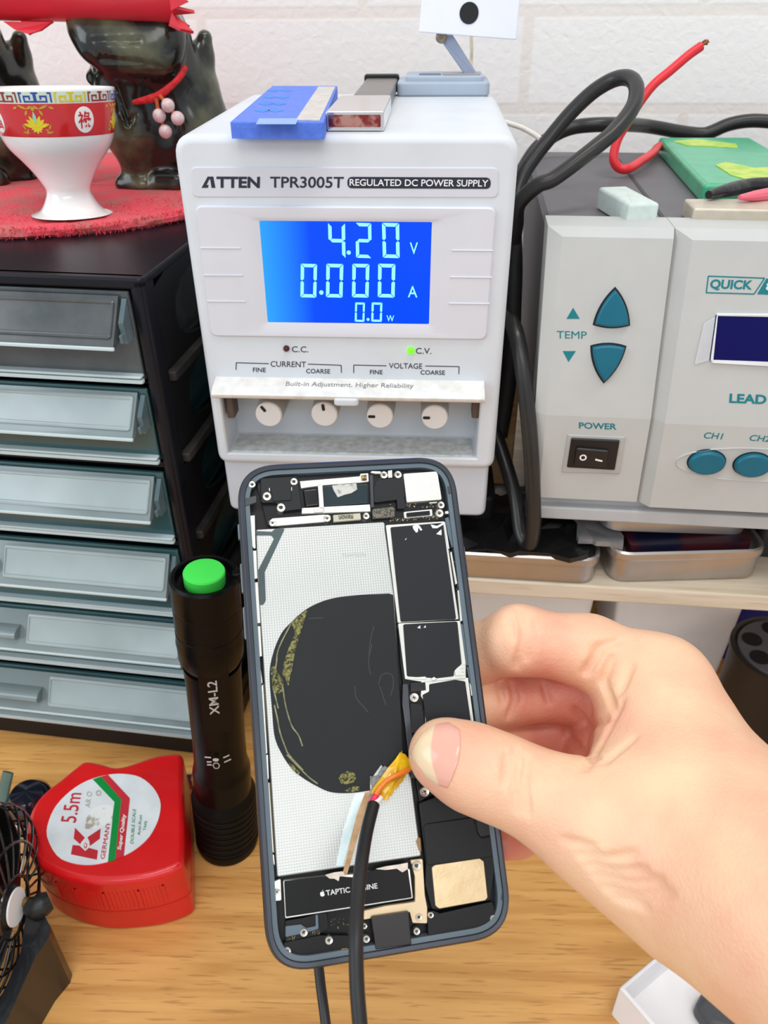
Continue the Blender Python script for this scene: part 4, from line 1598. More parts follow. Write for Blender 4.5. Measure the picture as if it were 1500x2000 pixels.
# red paper envelope lying over the figure's head
env = thing('red_envelope', JW, 'crumpled red paper envelope lying across the top of the jade lion', 'envelope')
M_RP = mat('red_paper', (214, 44, 58), .45, var=.06, vscale=30, coat=.1)
secs = []
for px, top, bot in ((-160, -95, 36), (-60, -92, 40), (20, -90, 43), (130, -88, 45), (240, -86, 46), (330, -84, 48), (338, -84, 52)):
    t_, b_ = J(px, top, -.006), J(px, bot, -.016)
    mid_ = J(px, (top + bot) / 2 + 10, -.026)
    bk_ = J(px, (top + bot) / 2, .012)
    bt = J(px, bot - 4, .006)
    secs.append([Vector(b_), Vector(mid_), Vector(J(px, top + 20, -.022)), Vector(t_), Vector(bk_), Vector(bt)])
smooth = []
for s_ in secs:
    n_ = len(s_)
    lp = []
    for i in range(n_):
        p0, p1, p2 = s_[i - 1], s_[i], s_[(i + 1) % n_]
        for t in (0, .25, .5, .75):
            a = (p0 + p1) / 2; c = (p1 + p2) / 2
            lp.append(a * (1 - t) ** 2 + p1 * 2 * t * (1 - t) + c * t * t)
    smooth.append(lp)
mesh_obj('body', loft(smooth), M_RP, env, sharp=60)


def fold(p, thick=.0007):
    P = [Vector(x) for x in p]
    n_ = (P[1] - P[0]).cross(P[2] - P[0]).normalized() * thick
    return loft([[tuple(q - n_) for q in P], [tuple(q + n_) for q in P]])


mesh_obj('corner_flap', [fold([J(8, 42, -.016), J(30, 58, -.018), J(56, 67, -.020), J(80, 60, -.020), J(102, 44, -.017)]),
                         fold([J(56, 67, -.0195), J(40, 40, -.012), J(104, 42, -.014)])], M_RP, env, flat=True)
mesh_obj('pleats', [fold([J(330, -20, -.024), J(368, 4, -.018), J(335, 20, -.026)]), fold([J(335, 12, -.026), J(380, 23, -.014), J(337, 27, -.020)]),
                    fold([J(335, 26, -.020), J(378, 64, -.020), J(352, 58, -.024), J(330, 48, -.020)]), fold([J(333, -50, -.022), J(366, -10, -.012), J(338, 8, -.022)]),
                    fold([J(336, 30, -.012), J(370, 52, -.008), J(338, 52, -.016)])], M_RP, env, flat=True)

# ------------------------------------------------------------------ flashlight standing on its head
DF = Frame((0, 0, 0))
base = DF.hit(445, 1640, 2, 0)
topd = .247
tp = DF.hit(399, 1122, 1, topd)
axv = Vector(tp) - Vector(base)
LFL = axv.length
FLM = axis_m(base, axv)
# turn the local frame so that -y looks at the lens
cl_ = (FLM.inverted() @ EYE)
FLM = FLM @ Matrix.Rotation(math.atan2(cl_.y, cl_.x) + math.pi / 2, 4, 'Z')
FL = Frame(None, M=FLM)
fl = thing('flashlight', FL, 'black aluminium flashlight standing on its head, green tail button up', 'flashlight')
M_FB = mat('black_anodised', (9, 9, 10), .3, var=.1, spec=.15)
M_FBR = mat('black_ribbed', (10, 10, 10), .5, var=.1, spec=.15)
rT, rB = .0139, .0160


def tz_(py):
    """height along the axis for a picture row on the axis"""
    px = 399 + (py - 1122) * (445 - 399) / (1640 - 1122)
    return FL.hit(px, py, 1, 0).z


def Zf(py, px=405):
    return FL.hit(px, py, 1, -.0125).z


def lt(rows, n=48):
    return lathe(rows, n)


Z = tz_
tail = [(rT * .62, Z(1122) - .004), (rT * .78, Z(1122) - .0035), (rT * .84, Z(1122) - .0002), (rT * .93, Z(1122)), (rT * 1.0, Z(1122) - .001),
        (rT, Z(1172)), (rT * .985, Z(1174)), (rT * .985, Z(1178)), (rT, Z(1180)), (rT, Z(1214)), (rT * .98, Z(1216)), (rT * .98, Z(1222)), (rT, Z(1224)), (rT * 1.0, Z(1238)),
        (rT * 1.02, Z(1244)), (rT * 1.0, Z(1252)), (rT * .99, Z(1274)), (rT * .84, Z(1290)), (rT * .3, Z(1291))]
mesh_obj('tail_cap', lathe(tail, 48), M_FB, fl, sharp=25)
zb_ = Z(1122)
mesh_obj('tail_button', lathe([(.0082, zb_ - .0042), (.0083, zb_ + .0012), (.0079, zb_ + .0019), (.0060, zb_ + .0023), (.0004, zb_ + .0024)], 40), mat('glow_green_rubber', (64, 216, 78), .6, var=.04), fl, sharp=30)
mesh_obj('lanyard_lug', box(.0105, -.004, zb_ - .004, .0150, .001, zb_ + .0012, .001), M_FB, fl)
rb = .0125
bodyp = [(rb * .5, Z(1290)), (rb, Z(1292)), (rb * .97, Z(1330)), (rb * .97, Z(1440)), (rb * .99, Z(1480)), (rb * 1.05, Z(1492)), (rb * 1.1, Z(1500)), (rb * 1.1, Z(1535)), (rb * .5, Z(1536))]
mesh_obj('barrel', lathe(bodyp, 48), mat('dark_brown_black', (10, 9, 9), .3, spec=.15), fl, sharp=25)
# flat ground panel on the barrel with its printed type
zp0, zp1 = Zf(1432, 425), Zf(1300, 415)
fpn = mesh_obj('flat_panel', loft([[(x * .92, -rb * 1.012 - dy, z) for x, z in rpoly(rect(-.0068, zp0, .0068, zp1), .001, 3)] for dy in (-.006, .0)]), mat('panel_brown_black', (18, 13, 12), .35, spec=.15), fl)
v, f = text_vf('XM-L2', .00008, .01)
zc0, zc1 = Zf(1397), Zf(1331)
mesh_obj('lettering', ([(-.0034 + (1 - b_) * .0040 + .0006, -rb * 1.012 - w, zc0 + (zc1 - zc0) * a) for a, b_, w in v], f), mat('laser_grey', (190, 188, 186), .5, var=.02), fpn)
headp = [(rB * .5, Z(1534)), (rb * 1.1, Z(1535)), (rB * .97, Z(1546))]
zz = Z(1548)
zend = Z(1622)
k = 0
while zz > zend:
    headp += [(rB * .99, zz), (rB * .99, zz - .0022), (rB * .93, zz - .0026), (rB * .93, zz - .0036), (rB * .99, zz - .0040)]
    zz -= .0044
headp += [(rB, zend - .001), (rB, .004), (rB * .96, .0006), (rB * .9, 0.0003), (.001, .0003)]
mesh_obj('head', lathe(headp, 48), M_FBR, fl, sharp=25)


def on_barrel(poly, r, off=.0001):
    lo_ = []
    for w in (0, off):
        lo_.append([((r + w) * math.sin(u / r), -(r + w) * math.cos(u / r), z) for u, z in poly])
    return loft(lo_)


zr = Zf(1490, 425)
marks = [on_barrel([(-.0022 + .0014 * math.cos(t), zr + .0036 + .0011 * math.sin(t)) for t in [i * math.pi / 8 for i in range(16)]], rb * 1.1)]
for (u0, zz_, wd) in ((-.0072, .0042, .0030), (-.0064, .0012, .0022), (-.0064, -.0008, .0022), (.0012, .0040, .0028), (.0014, .0008, .0032)):
    marks.append(on_barrel([(u0, zr + zz_), (u0 + wd, zr + zz_ + .0005), (u0 + wd, zr + zz_ + .0013), (u0, zr + zz_ + .0008)], rb * 1.1))
marks.append(loft([[((rb * 1.1 + .0001) * math.sin(u / rb / 1.1), -(rb * 1.1 + .0001) * math.cos(u / rb / 1.1), z) for u, z in [(-.0022 + r * .7 * math.cos(t), zr - .0004 + r * math.sin(t)) for t in [i * math.pi / 3 for i in range(6)]]] for r in (.0018, .0024)], False, False))
mesh_obj('printed_marks', marks, mat('laser_grey', (190, 188, 186), .5), fl)

# ------------------------------------------------------------------ red tape measure
def z4(x, y):
    return (x / 2.885, 1440 + y / 2.885)


TH = .040
TMF = Frame((0, 0, 0))
tm = thing('tape_measure', TMF, 'red plastic tape measure with a round white label, lying on the desk', 'tape measure')
M_RED = mat('red_plastic', (218, 24, 28), .28, var=.06, vscale=30, coat=.25, bump=.06, bscale=700)
M_REDR = mat('red_ribbed', (196, 20, 24), .38, var=.08)
tpx = [(478, 128), (560, 138), (650, 160), (740, 142), (870, 98), (960, 84), (1008, 84), (1030, 108), (1034, 200), (1036, 420), (1036, 640), (1020, 722), (900, 775), (760, 805), (560, 818), (400, 795), (290, 755), (190, 690), (150, 600), (150, 480), (185, 380), (250, 300), (340, 230), (420, 165)]
tq_ = [TMF.on(*z4(*p), TH) for p in tpx]
top = closed_spline(tq_, 4)
mesh_obj('case_top', slab(top, TH * .42, TH, .0032, 0.0, basis_top, 5), M_RED, tm, sharp=50)
mesh_obj('case_bottom', slab(inset(top, .0004), 0.0, TH * .42, 0.0, .002, basis_top), M_RED, tm, sharp=50)
mesh_obj('seam', slab(inset(top, -.00012), TH * .405, TH * .425, basis=basis_top), M_REDR, tm)
# ribs round the grip side
ribs = []
cen = sum((Vector(p) for p in top), Vector((0, 0))) / len(top)
arc = rpoly([TMF.on(*z4(*p), TH) for p in [(1010, 735), (900, 775), (760, 805), (560, 818), (400, 795), (290, 755), (190, 690)]], .002, 3)[4:-4]
pts = []
for a, b_ in zip(arc, arc[1:]):
    a, b_ = Vector(a), Vector(b_)
    m_ = max(1, int((b_ - a).length / .0017))
    for i in range(m_):
        pts.append((a + (b_ - a) * i / m_, (b_ - a).normalized()))
for p, d in pts:
    n_ = Vector((d.y, -d.x))
    if n_.dot(p - cen) < 0:
        n_ = -n_
    q = p + n_ * .0003
    ribs.append(slab([tuple(q - d * .0004 - n_ * .0006), tuple(q + d * .0004 - n_ * .0006), tuple(q + d * .0003 + n_ * .00025), tuple(q - d * .0003 + n_ * .00025)], TH * .47, TH * .80, basis=basis_top))
mesh_obj('grip_ribs', ribs, M_RED, tm, flat=True)


def tl(x, y):
    return TMF.on(*z4(x, y), TH + .0004)


def tpoly(pts, w=0.0004):
    return slab([tl(*p) for p in pts], TH + w - .0004, TH + w, basis=basis_top)


disc = [(265, 560), (275, 470), (320, 380), (400, 300), (490, 245), (600, 212), (700, 206), (790, 225), (860, 280), (900, 350), (903, 410), (885, 480), (840, 560), (770, 625), (690, 670), (600, 702), (500, 718), (400, 706), (320, 665)]
dl = mesh_obj('label', slab(closed_spline([tl(*p) for p in disc], 3), TH - .0001, TH + .0004, basis=basis_top), mat('label_silver_white', (224, 230, 234), .4, var=.05, vscale=80), tm)
stripes = [(*tpoly([(523, 238), (570, 222), (683, 350), (650, 690), (608, 702), (645, 365)], .0006), 0), (*tpoly([(571, 222), (608, 212), (732, 345), (698, 670), (651, 689), (684, 352)], .0006), 1)]
mesh_obj('stripes', stripes, [mat('label_green', (0, 140, 60), .45), mat('label_red', (200, 44, 56), .45)], dl)


def tword(s, bl, br, tlp, m_i, w=.0006, **k):
    return (*text_on(s, tl(*bl), tl(*br), tl(*tlp), TH + w, .0001, basis=basis_top, **k), m_i)


def zk(x, y):
    return ((80 + x / 6.0) * 2.885, (60 + y / 6.0) * 2.885)


def kpoly(pts, w=.0006):
    return tpoly([zk(*p) for p in pts], w)


kk = [(*kpoly([(352, 1012), (655, 1075), (668, 968), (562, 938), (520, 975), (470, 930), (452, 912), (372, 905)]), 0),
      (*kpoly([(545, 815), (700, 712), (690, 830), (572, 915), (568, 860)]), 0),
      (*kpoly([(400, 703), (515, 820), (472, 868), (460, 896), (385, 828)]), 0),
      (*kpoly([(500, 915), (518, 876), (542, 892), (538, 928), (516, 948)]), 0)]
eye = (*kpoly([(510, 914), (520, 890), (533, 898), (529, 922), (518, 934)], .0008), 1)
mesh_obj('lettering', [tword('5.5m', zk(410, 645), zk(478, 300), zk(232, 636), 0, bold=.004),
                       *kk, eye,
                       tword('GERMANY', zk(748, 1072), zk(815, 640), zk(696, 1066), 0),
                       tword('Super Quality', (690, 640), (716, 440), (662, 634), 2, .0008, bold=.02),
                       tword('AR O', zk(575, 470), zk(600, 285), zk(515, 460), 4), tword('o', zk(700, 335), zk(708, 270), zk(640, 325), 4),
                       tword('DOUBLE SCALE', (752, 602), (766, 408), (734, 598), 3), tword('Anti-Rust', (790, 556), (800, 440), (774, 552), 3),
                       tword('TAPE', (820, 528), (830, 474), (806, 526), 3)],
         [mat('print_red', (196, 36, 50), .5), mat('print_white', (240, 240, 240), .5), mat('print_white', (240, 240, 240), .5), mat('print_green', (70, 150, 110), .5), mat('print_faded', (176, 172, 160), .6)], dl, flat=True)
mesh_obj('scuff', tpoly([(480, 515), (490, 450), (530, 400), (575, 385), (610, 375), (640, 400), (632, 470), (600, 490), (560, 500), (520, 520)], .00075), mat('scuffed_silver', (232, 234, 234), .6, rgb2=(168, 162, 146), vscale=260, thr=(.36, .5)), dl)
hk = z4(1035, 125)
h0 = TMF.hit(*hk, 2, TH * .55)
mesh_obj('tape_hook', [box(h0.x - .001, h0.y - .006, .004, h0.x + .0055, h0.y - .0055, .017, 0), box(h0.x + .005, h0.y - .010, .003, h0.x + .0058, h0.y + .0015, .0175, .0002)], mat('tape_metal', (190, 184, 178), .3, metal=.8), tm)

# ------------------------------------------------------------------ small black desk fan, bottom corner
fc = PT(-38, 1772, .333)
vb_ = (EYE - fc).normalized()
rt0 = Vector((1, 0, 0)); rt0 = (rt0 - vb_ * rt0.dot(vb_)).normalized()
aim = vb_ * .45 + rt0 * .893
FNM = axis_m(fc, aim)
FN = Frame(None, M=FNM)
fan = thing('desk_fan', FN, 'small black desk fan with a wire guard, cut off at the photo corner', 'fan')
M_WIRE = mat('black_wire_gloss', (26, 26, 28), .2, coat=.6)
RG = .0415
gu = []
for r, h in ((RG, 0), (RG * .98, .006), (RG * .62, .013), (RG * .3, .0145)):
    gu.append(tube([(r * math.cos(t), r * math.sin(t), h) for t in [i * 2 * math.pi / 40 for i in range(41)]], .0007, 8, 2))
for k in range(26):
    a = 2 * math.pi * k / 26
    gu.append(tube([(r * math.cos(a + tw), r * math.sin(a + tw), h) for r, h, tw in ((RG, -.006, 0), (RG, .001, 0), (RG * .95, .007, .04), (RG * .62, .013, .16), (RG * .28, .0145, .3))], .00055, 6, 5))
mesh_obj('wire_guard', gu, M_WIRE, fan)
mesh_obj('housing_ring', lathe([(RG * .99, -.012), (RG * 1.04, -.010), (RG * 1.04, -.004), (RG * .99, -.003), (RG * .94, -.008), (RG * .3, -.014), (.001, -.014)], 48), M_BLACK, fan)
bl_ = []
for k in range(4):
    a0 = k * math.pi / 2
    v, f = loft([[(r * math.cos(a0 + t), r * math.sin(a0 + t), -.006 + .010 * (t - .4) + o_) for r, t in ((.008, 0), (.037, -.1), (.0375, .5), (.036, .95), (.008, .8))] for o_ in (0, .0008)])
    bl_.append((v, f))
mesh_obj('blades', bl_, mat('navy_black_blade', (22, 22, 44), .2, coat=.5), fan)
hub = mesh_obj('hub', lathe([(.009, -.010), (.009, .0135), (.0075, .015), (.001, .0155)], 28), M_BLACK, fan)
mesh_obj('badge', lathe([(.0078, .0150), (.0076, .0157), (.001, .0159)], 28), M_CARD, hub)
# stand: bracket from the pivot down to a foot on the desk
inv = FN.I
pv = PT(72, 1768, .345)
def wl(p):
    return inv @ Vector(p)
mesh_obj('pivot_knob', [tube([wl(DF.hit(56, 1768, 2, .043)), wl(DF.hit(70, 1772, 2, .043)), wl(DF.hit(84, 1766, 2, .043)), wl(DF.hit(98, 1758, 2, .043))], [.0035, .0050, .0052, .0040], 16, 4)], M_RUBBER, fan)
mesh_obj('pivot_bolt', tube([wl(DF.hit(48, 1762, 2, .044)), wl(DF.hit(62, 1764, 2, .044))], .0022, 12, 2), mat('brass_bolt', (150, 120, 70), .35, metal=.8), fan)
gd = Frame((0, 0, 0))
def z7_(x, y):
    return (x / 3.707, 1460 + y / 3.707)
prof_t, down = [], []
for x, y, h in ((195, 1190, .040), (330, 1230, .040), (368, 1300, .040), (355, 1370, .039), (250, 1530, .036), (40, 2000, .028), (-60, 2200, .024), (-260, 2200, .024), (-60, 1960, .028), (110, 1590, .035), (150, 1480, .037), (180, 1260, .039)):
    q = DF.hit(*z7_(x, y), 2, h)
    prof_t.append(q)
    down.append(Vector((q.x, q.y, .0003)))
mesh_obj('stand', loft([[wl(p) for p in down], [wl(p) for p in prof_t]]), mat('black_stand', (20, 21, 26), .3, coat=.3), fan, sharp=25)

# small dark bottle and green stick behind the fan
bq = DF.on(72, 1598, 0)
bf = Frame((bq[0], bq[1], 0))
bt_ = thing('glass_bottle', bf, 'small dark glass bottle with a metal ring, between the fan and the red tape measure', 'bottle')
mesh_obj('body', lathe([(.001, .0002), (.0115, .0002), (.0125, .002), (.0125, .014), (.0110, .019), (.008, .022), (.0005, .023)], 32), mat('dark_glass', (22, 26, 40), .06, coat=1.0), bt_)
mesh_obj('metal_ring', lathe([(.0128, .006), (.0133, .0065), (.0133, .0085), (.0128, .009), (.0126, .0075)], 32, axis_m((0, 0, .003), (.25, -.1, 1)), cap=False), M_STEEL, bt_)
mesh_obj('red_fleck', [ball((.004, -.0085, .0185), .0018, 8, (1.3, .6, .6)), ball((-.003, -.009, .0188), .0014, 8, (1, .6, .6))], mat('red_fleck', (176, 40, 48), .4), bt_)
s0_, s1_ = PT(14, 1506, .395), PT(-6, 1600, .375)
s0l, s1l = Vector(DF.hit(16, 1508, 2, .030)), Vector(DF.hit(-14, 1640, 2, .004))
solo('green_stick', DF, tube([s0l, s1l], [.0034, .0040], 10, 2, smooth=False, flat=.45), mat('dull_green', (82, 104, 92), .5),
     'dull green flat stick leaning at the photo edge above the fan', 'stick')
# ------------------------------------------------------------------ under the soldering station: tins and dark bits on the shelf
SF = shelf_frame
S_ = SF.on
def z8(x, y):
    return (880 + x / 2.419, 900 + y / 2.419)


M_TIN = mat('brushed_tin', (176, 170, 166), .30, metal=.85, var=.05, vscale=40)
M_TIN2 = mat('tin_lid_grey', (184, 182, 182), .32, metal=.8, var=.05)


def tin(name, poly, h, label, lip=.0045, m=M_TIN, z0=0.0, open_=True, frame=SF):
    t = thing(name, frame, label, 'tin')
    e = .0008
    zl = z0 + h - lip
    body = ring([(inset(poly, .0016), z0), (inset(poly, .0004), z0 + .001), (poly, z0 + .003), (poly, zl - .0006)], basis_top, cap0=True)
    mesh_obj('body', body, m, t)
    lid = ring([(inset(poly, .0002), zl - .0006), (inset(poly, -.0008), zl), (inset(poly, -.0010), zl + .0012), (inset(poly, -.0008), z0 + h - .0008), (inset(poly, .0002), z0 + h), (inset(poly, .0012), z0 + h - .0006), (inset(poly, .0014), z0 + h - .004)], basis_top, cap1=True)
    mesh_obj('rim', lid, m, t)
    return t


# tin holding black bags (its far end is behind the phone)
HT1 = .0150
a1, b1 = S_(*z8(40, 555)), S_(*z8(668, 545))
p1 = rpoly(rect(a1[0] - .02, min(a1[1], b1[1]) + .0005, S_(*z8(680, 545))[0], min(a1[1], b1[1]) + .062), .009, 6)
tin('storage_tin', p1, HT1, 'flat grey tin stuffed with black bags, under the white power supply')
# tin with a second lid lying askew on it
c0, c1 = S_(*z8(770, 588)), S_(*z8(1420, 570))
yw = math.atan2(c1[1] - c0[1], c1[0] - c0[0])
RT = Frame(SF.M @ Vector((c0[0] - .002, c0[1] + .001, 0)), yaw=6.3 - math.degrees(yw))
Wt = (Vector(c1) - Vector(c0)).length + .006
HT2 = .0175
tin('storage_tin', rpoly(rect(0, 0, Wt, .058), .009, 6), HT2, 'flat grey tin with a loose lid on top, under the soldering station', frame=RT)
lidf = Frame(None, M=RT.M @ Matrix.Translation((-.003, .010, HT2 + .0052)) @ Matrix.Rotation(math.radians(4.0), 4, 'Y') @ Matrix.Rotation(math.radians(-1.5), 4, 'X'))
ld = thing('tin_lid', lidf, 'loose grey tin lid lying tilted on the tin under the soldering station', 'lid')
mesh_obj('plate', slab(rpoly(rect(0, 0, Wt - .002, .052), .009, 6), 0.0, .0072, .0012, .0005, basis_top), M_TIN2, ld)
stuff_p = rpoly(rect(.008, .004, Wt - .006, .05), .002)
solo('sticker_sheet', RT, slab(stuff_p, HT2 - .003, HT2 + .0012, basis=basis_top), mat('dark_red_blue_print', (60, 20, 28), .4, rgb2=(16, 18, 44), vscale=50, thr=(.45, .55)),
     'dark red and blue printed sheet pinched between the grey tin and its loose lid', 'sheet')
# black anti-static bags spilling over the first tin


def crumple(x0, y0, x1, y1, z, amp, nx, ny, seed):
    rnd = random.Random(seed)
    top = [[(x0 + (x1 - x0) * i / nx + rnd.uniform(-.4, .4) * (x1 - x0) / nx, y0 + (y1 - y0) * j / ny + rnd.uniform(-.3, .3) * (y1 - y0) / ny, z + rnd.uniform(-amp, amp)) for i in range(nx + 1)] for j in range(ny + 1)]
    v, f = [], []
    for L_ in (0, 1):
        for row in top:
            for p in row:
                v.append((p[0], p[1], p[2] - L_ * .0025))
    n1 = (nx + 1) * (ny + 1)
    def id_(i, j, L_):
        return L_ * n1 + j * (nx + 1) + i
    for j in range(ny):
        for i in range(nx):
            f.append((id_(i, j, 0), id_(i + 1, j, 0), id_(i + 1, j + 1, 0), id_(i, j + 1, 0)))
            f.append((id_(i, j, 1), id_(i, j + 1, 1), id_(i + 1, j + 1, 1), id_(i + 1, j, 1)))
    for i in range(nx):
        f.append((id_(i, 0, 0), id_(i, 0, 1), id_(i + 1, 0, 1), id_(i + 1, 0, 0)))
        f.append((id_(i, ny, 0), id_(i + 1, ny, 0), id_(i + 1, ny, 1), id_(i, ny, 1)))
    for j in range(ny):
        f.append((id_(0, j, 0), id_(0, j + 1, 0), id_(0, j + 1, 1), id_(0, j, 1)))
        f.append((id_(nx, j, 0), id_(nx, j, 1), id_(nx, j + 1, 1), id_(nx, j + 1, 0)))
    return v, f


fx0, fx1 = p1[0][0], b1[0]
y1_ = min(a1[1], b1[1])
xb0, xb1 = S_(*z8(60, 420))[0], S_(*z8(640, 420))[0]
solo('black_bag', SF, crumple(xb0 - .01, y1_ - .0005, xb1 - .004, y1_ + .05, HT1 + .0012, .0016, 9, 5, 3), mat('black_film', (18, 18, 20), .3, bump=.3, bscale=120),
     'crumpled black plastic bag spilling over the tin under the power supply', 'bag', flat=True)
solo('foil_pouch', SF, crumple(S_(*z8(610, 400))[0] - .006, y1_ + .006, S_(*z8(735, 350))[0], y1_ + .032, HT1 + .0052, .0010, 4, 3, 5), mat('grey_foil', (150, 148, 150), .4, metal=.4),
     'grey foil pouch corner between the two flat tins', 'pouch', flat=True)
# dark parts box at the far right of the shelf
kx0, ky0 = S_(*z8(1420, 505))
solo('parts_box', SF, box(kx0 + .003, ky0 + .008, 0.0, kx0 + .06, ky0 + .06, .018, .002), mat('charcoal_box', (52, 50, 54), .4, rgb2=(26, 26, 30), vscale=60),
     'charcoal parts box on the shelf beside the tin with the loose lid', 'box')
# grey block under the station, which carries it on the tins
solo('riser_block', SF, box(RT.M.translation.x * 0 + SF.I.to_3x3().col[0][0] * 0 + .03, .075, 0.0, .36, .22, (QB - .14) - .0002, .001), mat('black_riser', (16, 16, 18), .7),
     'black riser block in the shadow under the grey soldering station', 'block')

# tan board standing in the gap behind the cables
GB = Frame((0, 0, 0))
w0_ = Vector(GB.hit(952, 946, 1, .345)); w1_ = Vector(GB.hit(1010, 946, 1, .345)); wt_ = Vector(GB.hit(975, 690, 1, .345))
solo('wooden_block', GB, box(w0_.x - .004, .345, w0_.z, w1_.x - .003, .362, wt_.z, .001), M_BOARD,
     'tan wooden block wedged in the gap between power supply and soldering station', 'block')

# ------------------------------------------------------------------ white bins under the shelf, canister, blue things


def bin_(label, pxl, pxr, py_b, y_front, ztop, taper=.006):
    f0 = DF.hit(pxl, py_b, 2, 0.0); f1 = DF.hit(pxr, py_b, 2, 0.0)
    fr_ = Frame(Vector((f0.x, f0.y, 0)), yaw=6.3)
    w = (f1 - f0).length
    t = thing('white_bin', fr_, label, 'bin', 'white bins under the shelf')
    o1 = rpoly(rect(-taper, -taper * .5, w + taper, .09), .004, 4)
    o0 = rpoly(rect(0, 0, w, .085), .004, 4)
    mesh_obj('body', ring([(inset(o0, .001), 0.0), (o0, .001), (o1, ztop), (inset(o1, .0015), ztop), (inset(o0, .0015), .002)], basis_top, True, True), mat('white_bin', (240, 243, 246), .5, var=.02), t)
    mesh_obj('rim', ring([(inset(o1, -.0012), ztop - .012), (inset(o1, -.0014), ztop - .001), (inset(o1, -.0004), ztop), (inset(o1, .0016), ztop)], basis_top), mat('bin_rim', (236, 234, 230), .5), t)
    return t


zsh = .14 - .0088 - .006
bin_('white plastic bin under the shelf, nearer the opened phone', 860, 1118, 1312, .3, zsh)
bin_('white plastic bin under the shelf, beside the black canister', 1186, 1394, 1308, .3, zsh)
# dark gap between the bins is the shelf's own shade
kc = DF.hit(1532, 1270, 1, .305)
kf = Frame((kc.x, .305, 0))
can = thing('pen_canister', kf, 'black round canister with a perforated lid, under the shelf end', 'canister')
Rk = .0262
Hk = kc.z
mesh_obj('body', lathe([(Rk * .9, 0.0002), (Rk * .96, .001), (Rk * .985, Hk * .5), (Rk, Hk - .004), (Rk * 1.03, Hk - .0035), (Rk * 1.03, Hk), (Rk * .95, Hk + .0008), (Rk * .9, Hk - .0006), (.001, Hk - .0006)], 48), mat('black_brown_plastic', (30, 27, 26), .4, var=.1), can, sharp=30)
lidk = mesh_obj('lid', lathe([(Rk * .9, Hk - .0006), (Rk * .88, Hk + .0004), (.001, Hk + .0006)], 48), mat('grey_lid', (84, 88, 94), .35, var=.1), can, sharp=30)
hl = []
for a in (150, 200, 250, 300, 90, 30):
    ca, sa = math.cos(math.radians(a)) * Rk * .62, math.sin(math.radians(a)) * Rk * .62
    hl.append(lathe([(.0052, Hk - .001), (.0052, Hk + .0008), (.0046, Hk + .0009), (.001, Hk + .00085)], 20, Matrix.Translation((ca, sa, 0))))
mesh_obj('holes', hl, mat('hole_black', (6, 6, 7), .8), lidk)
cb = DF.hit(1500, 1490, 2, 0)
solo('blue_case', DF, xf(box(0, 0, 0, .05, .035, .012, .002), Matrix.Translation((cb.x - .012, cb.y - .006, 0)) @ Matrix.Rotation(math.radians(-28), 4, 'Z')), mat('royal_blue', (24, 62, 176), .4),
     'royal blue case on the desk in front of the black canister', 'case')
cb = DF.hit(1428, 1292, 2, .0)
solo('blue_pouch', DF, box(cb.x - .012, cb.y + .001, 0, cb.x + .03, cb.y + .02, .05, .003), mat('navy_blue', (18, 26, 120), .5),
     'navy blue pouch standing behind the black canister beside the white bin', 'pouch')

# ------------------------------------------------------------------ white card tray at the bottom corner
def zt_(x, y):
    return (980 + x / 2.885, 1500 + y / 2.885)


HTR = .0225
tc0 = DF.hit(*zt_(660, 1236), 2, HTR); tcb = DF.hit(*zt_(905, 1030), 2, HTR); tcr = DF.hit(*zt_(820, 1442), 2, HTR)
ex = (tcb - tc0).normalized()
tray_f = Frame(None, M=Matrix(((ex.x, -ex.y, 0, tc0.x), (ex.y, ex.x, 0, tc0.y), (0, 0, 1, 0), (0, 0, 0, 1))))
tr_ = thing('box_lid', tray_f, 'white card box lid lying open on the desk below the wrist', 'box lid')
LX, LY = .16, -.085
o_ = rpoly(rect(0, LY, LX, 0), .0012, 3)
mesh_obj('tray', ring([(o_, 0.0), (o_, HTR - .0006), (inset(o_, .0006), HTR), (inset(o_, .0018), HTR), (inset(o_, .0022), HTR - .0006), (inset(o_, .0022), .0018)], basis_top, True, True), M_CARD, tr_, sharp=50)
dk = [tray_f.on(*zt_(*p), .010) for p in ((1150, 1222), (1090, 1330), (1180, 1460), (1560, 1560), (1560, 1380), (1330, 1310))]
solo('dark_phone_case', tray_f, slab(rpoly(dk, .004, 5), .0020, .0105, .0030, .001, basis_top), mat('charcoal_soft', (70, 72, 76), .45, var=.05),
     'charcoal grey device lying in the white box lid under the wrist', 'device')

# ------------------------------------------------------------------ cables
def W3(pts, frame):
    return [frame.hit(px, py, 1, y) for px, py, y in pts]


M_CAB2 = mat('dark_cable', (26, 26, 28), .38, rgb2=(40, 38, 36), vscale=30, coat=.15)
ca = [(1003, 470, .045), (1008, 440, .042), (1013, 398, .038), (1050, 362, .036), (1084, 347, .036), (1160, 290, .040), (1202, 254, .046), (1236, 209, .055), (1243, 172, .064), (1229, 153, .072), (1200, 155, .078), (1160, 178, .080), (1118, 217, .080), (1077, 265, .078), (1042, 310, .074), (1018, 350, .070), (1006, 400, .066), (1000, 480, .06)]
solo('power_cable', PS, tube(W3(ca, PS), .0031, 16, 8), M_CAB2, 'dark power cord looping up between the power supply and the soldering station', 'cable')
cb_ = [(990, 620, .03), (1004, 640, .016), (1016, 690, .008), (1028, 780, .001), (1037, 880, -.003), (1041, 960, -.005), (1042, 1030, -.006), (1034, 1064, -.004), (1018, 1045, .002), (1008, 980, .012), (992, 920, .022), (972, 860, .03), (955, 815, .034)]
solo('power_cable', PS, tube(W3(cb_, PS), .0033, 16, 8), M_CAB2, 'dark power cord hanging in a narrow loop in front of the tins', 'cable')
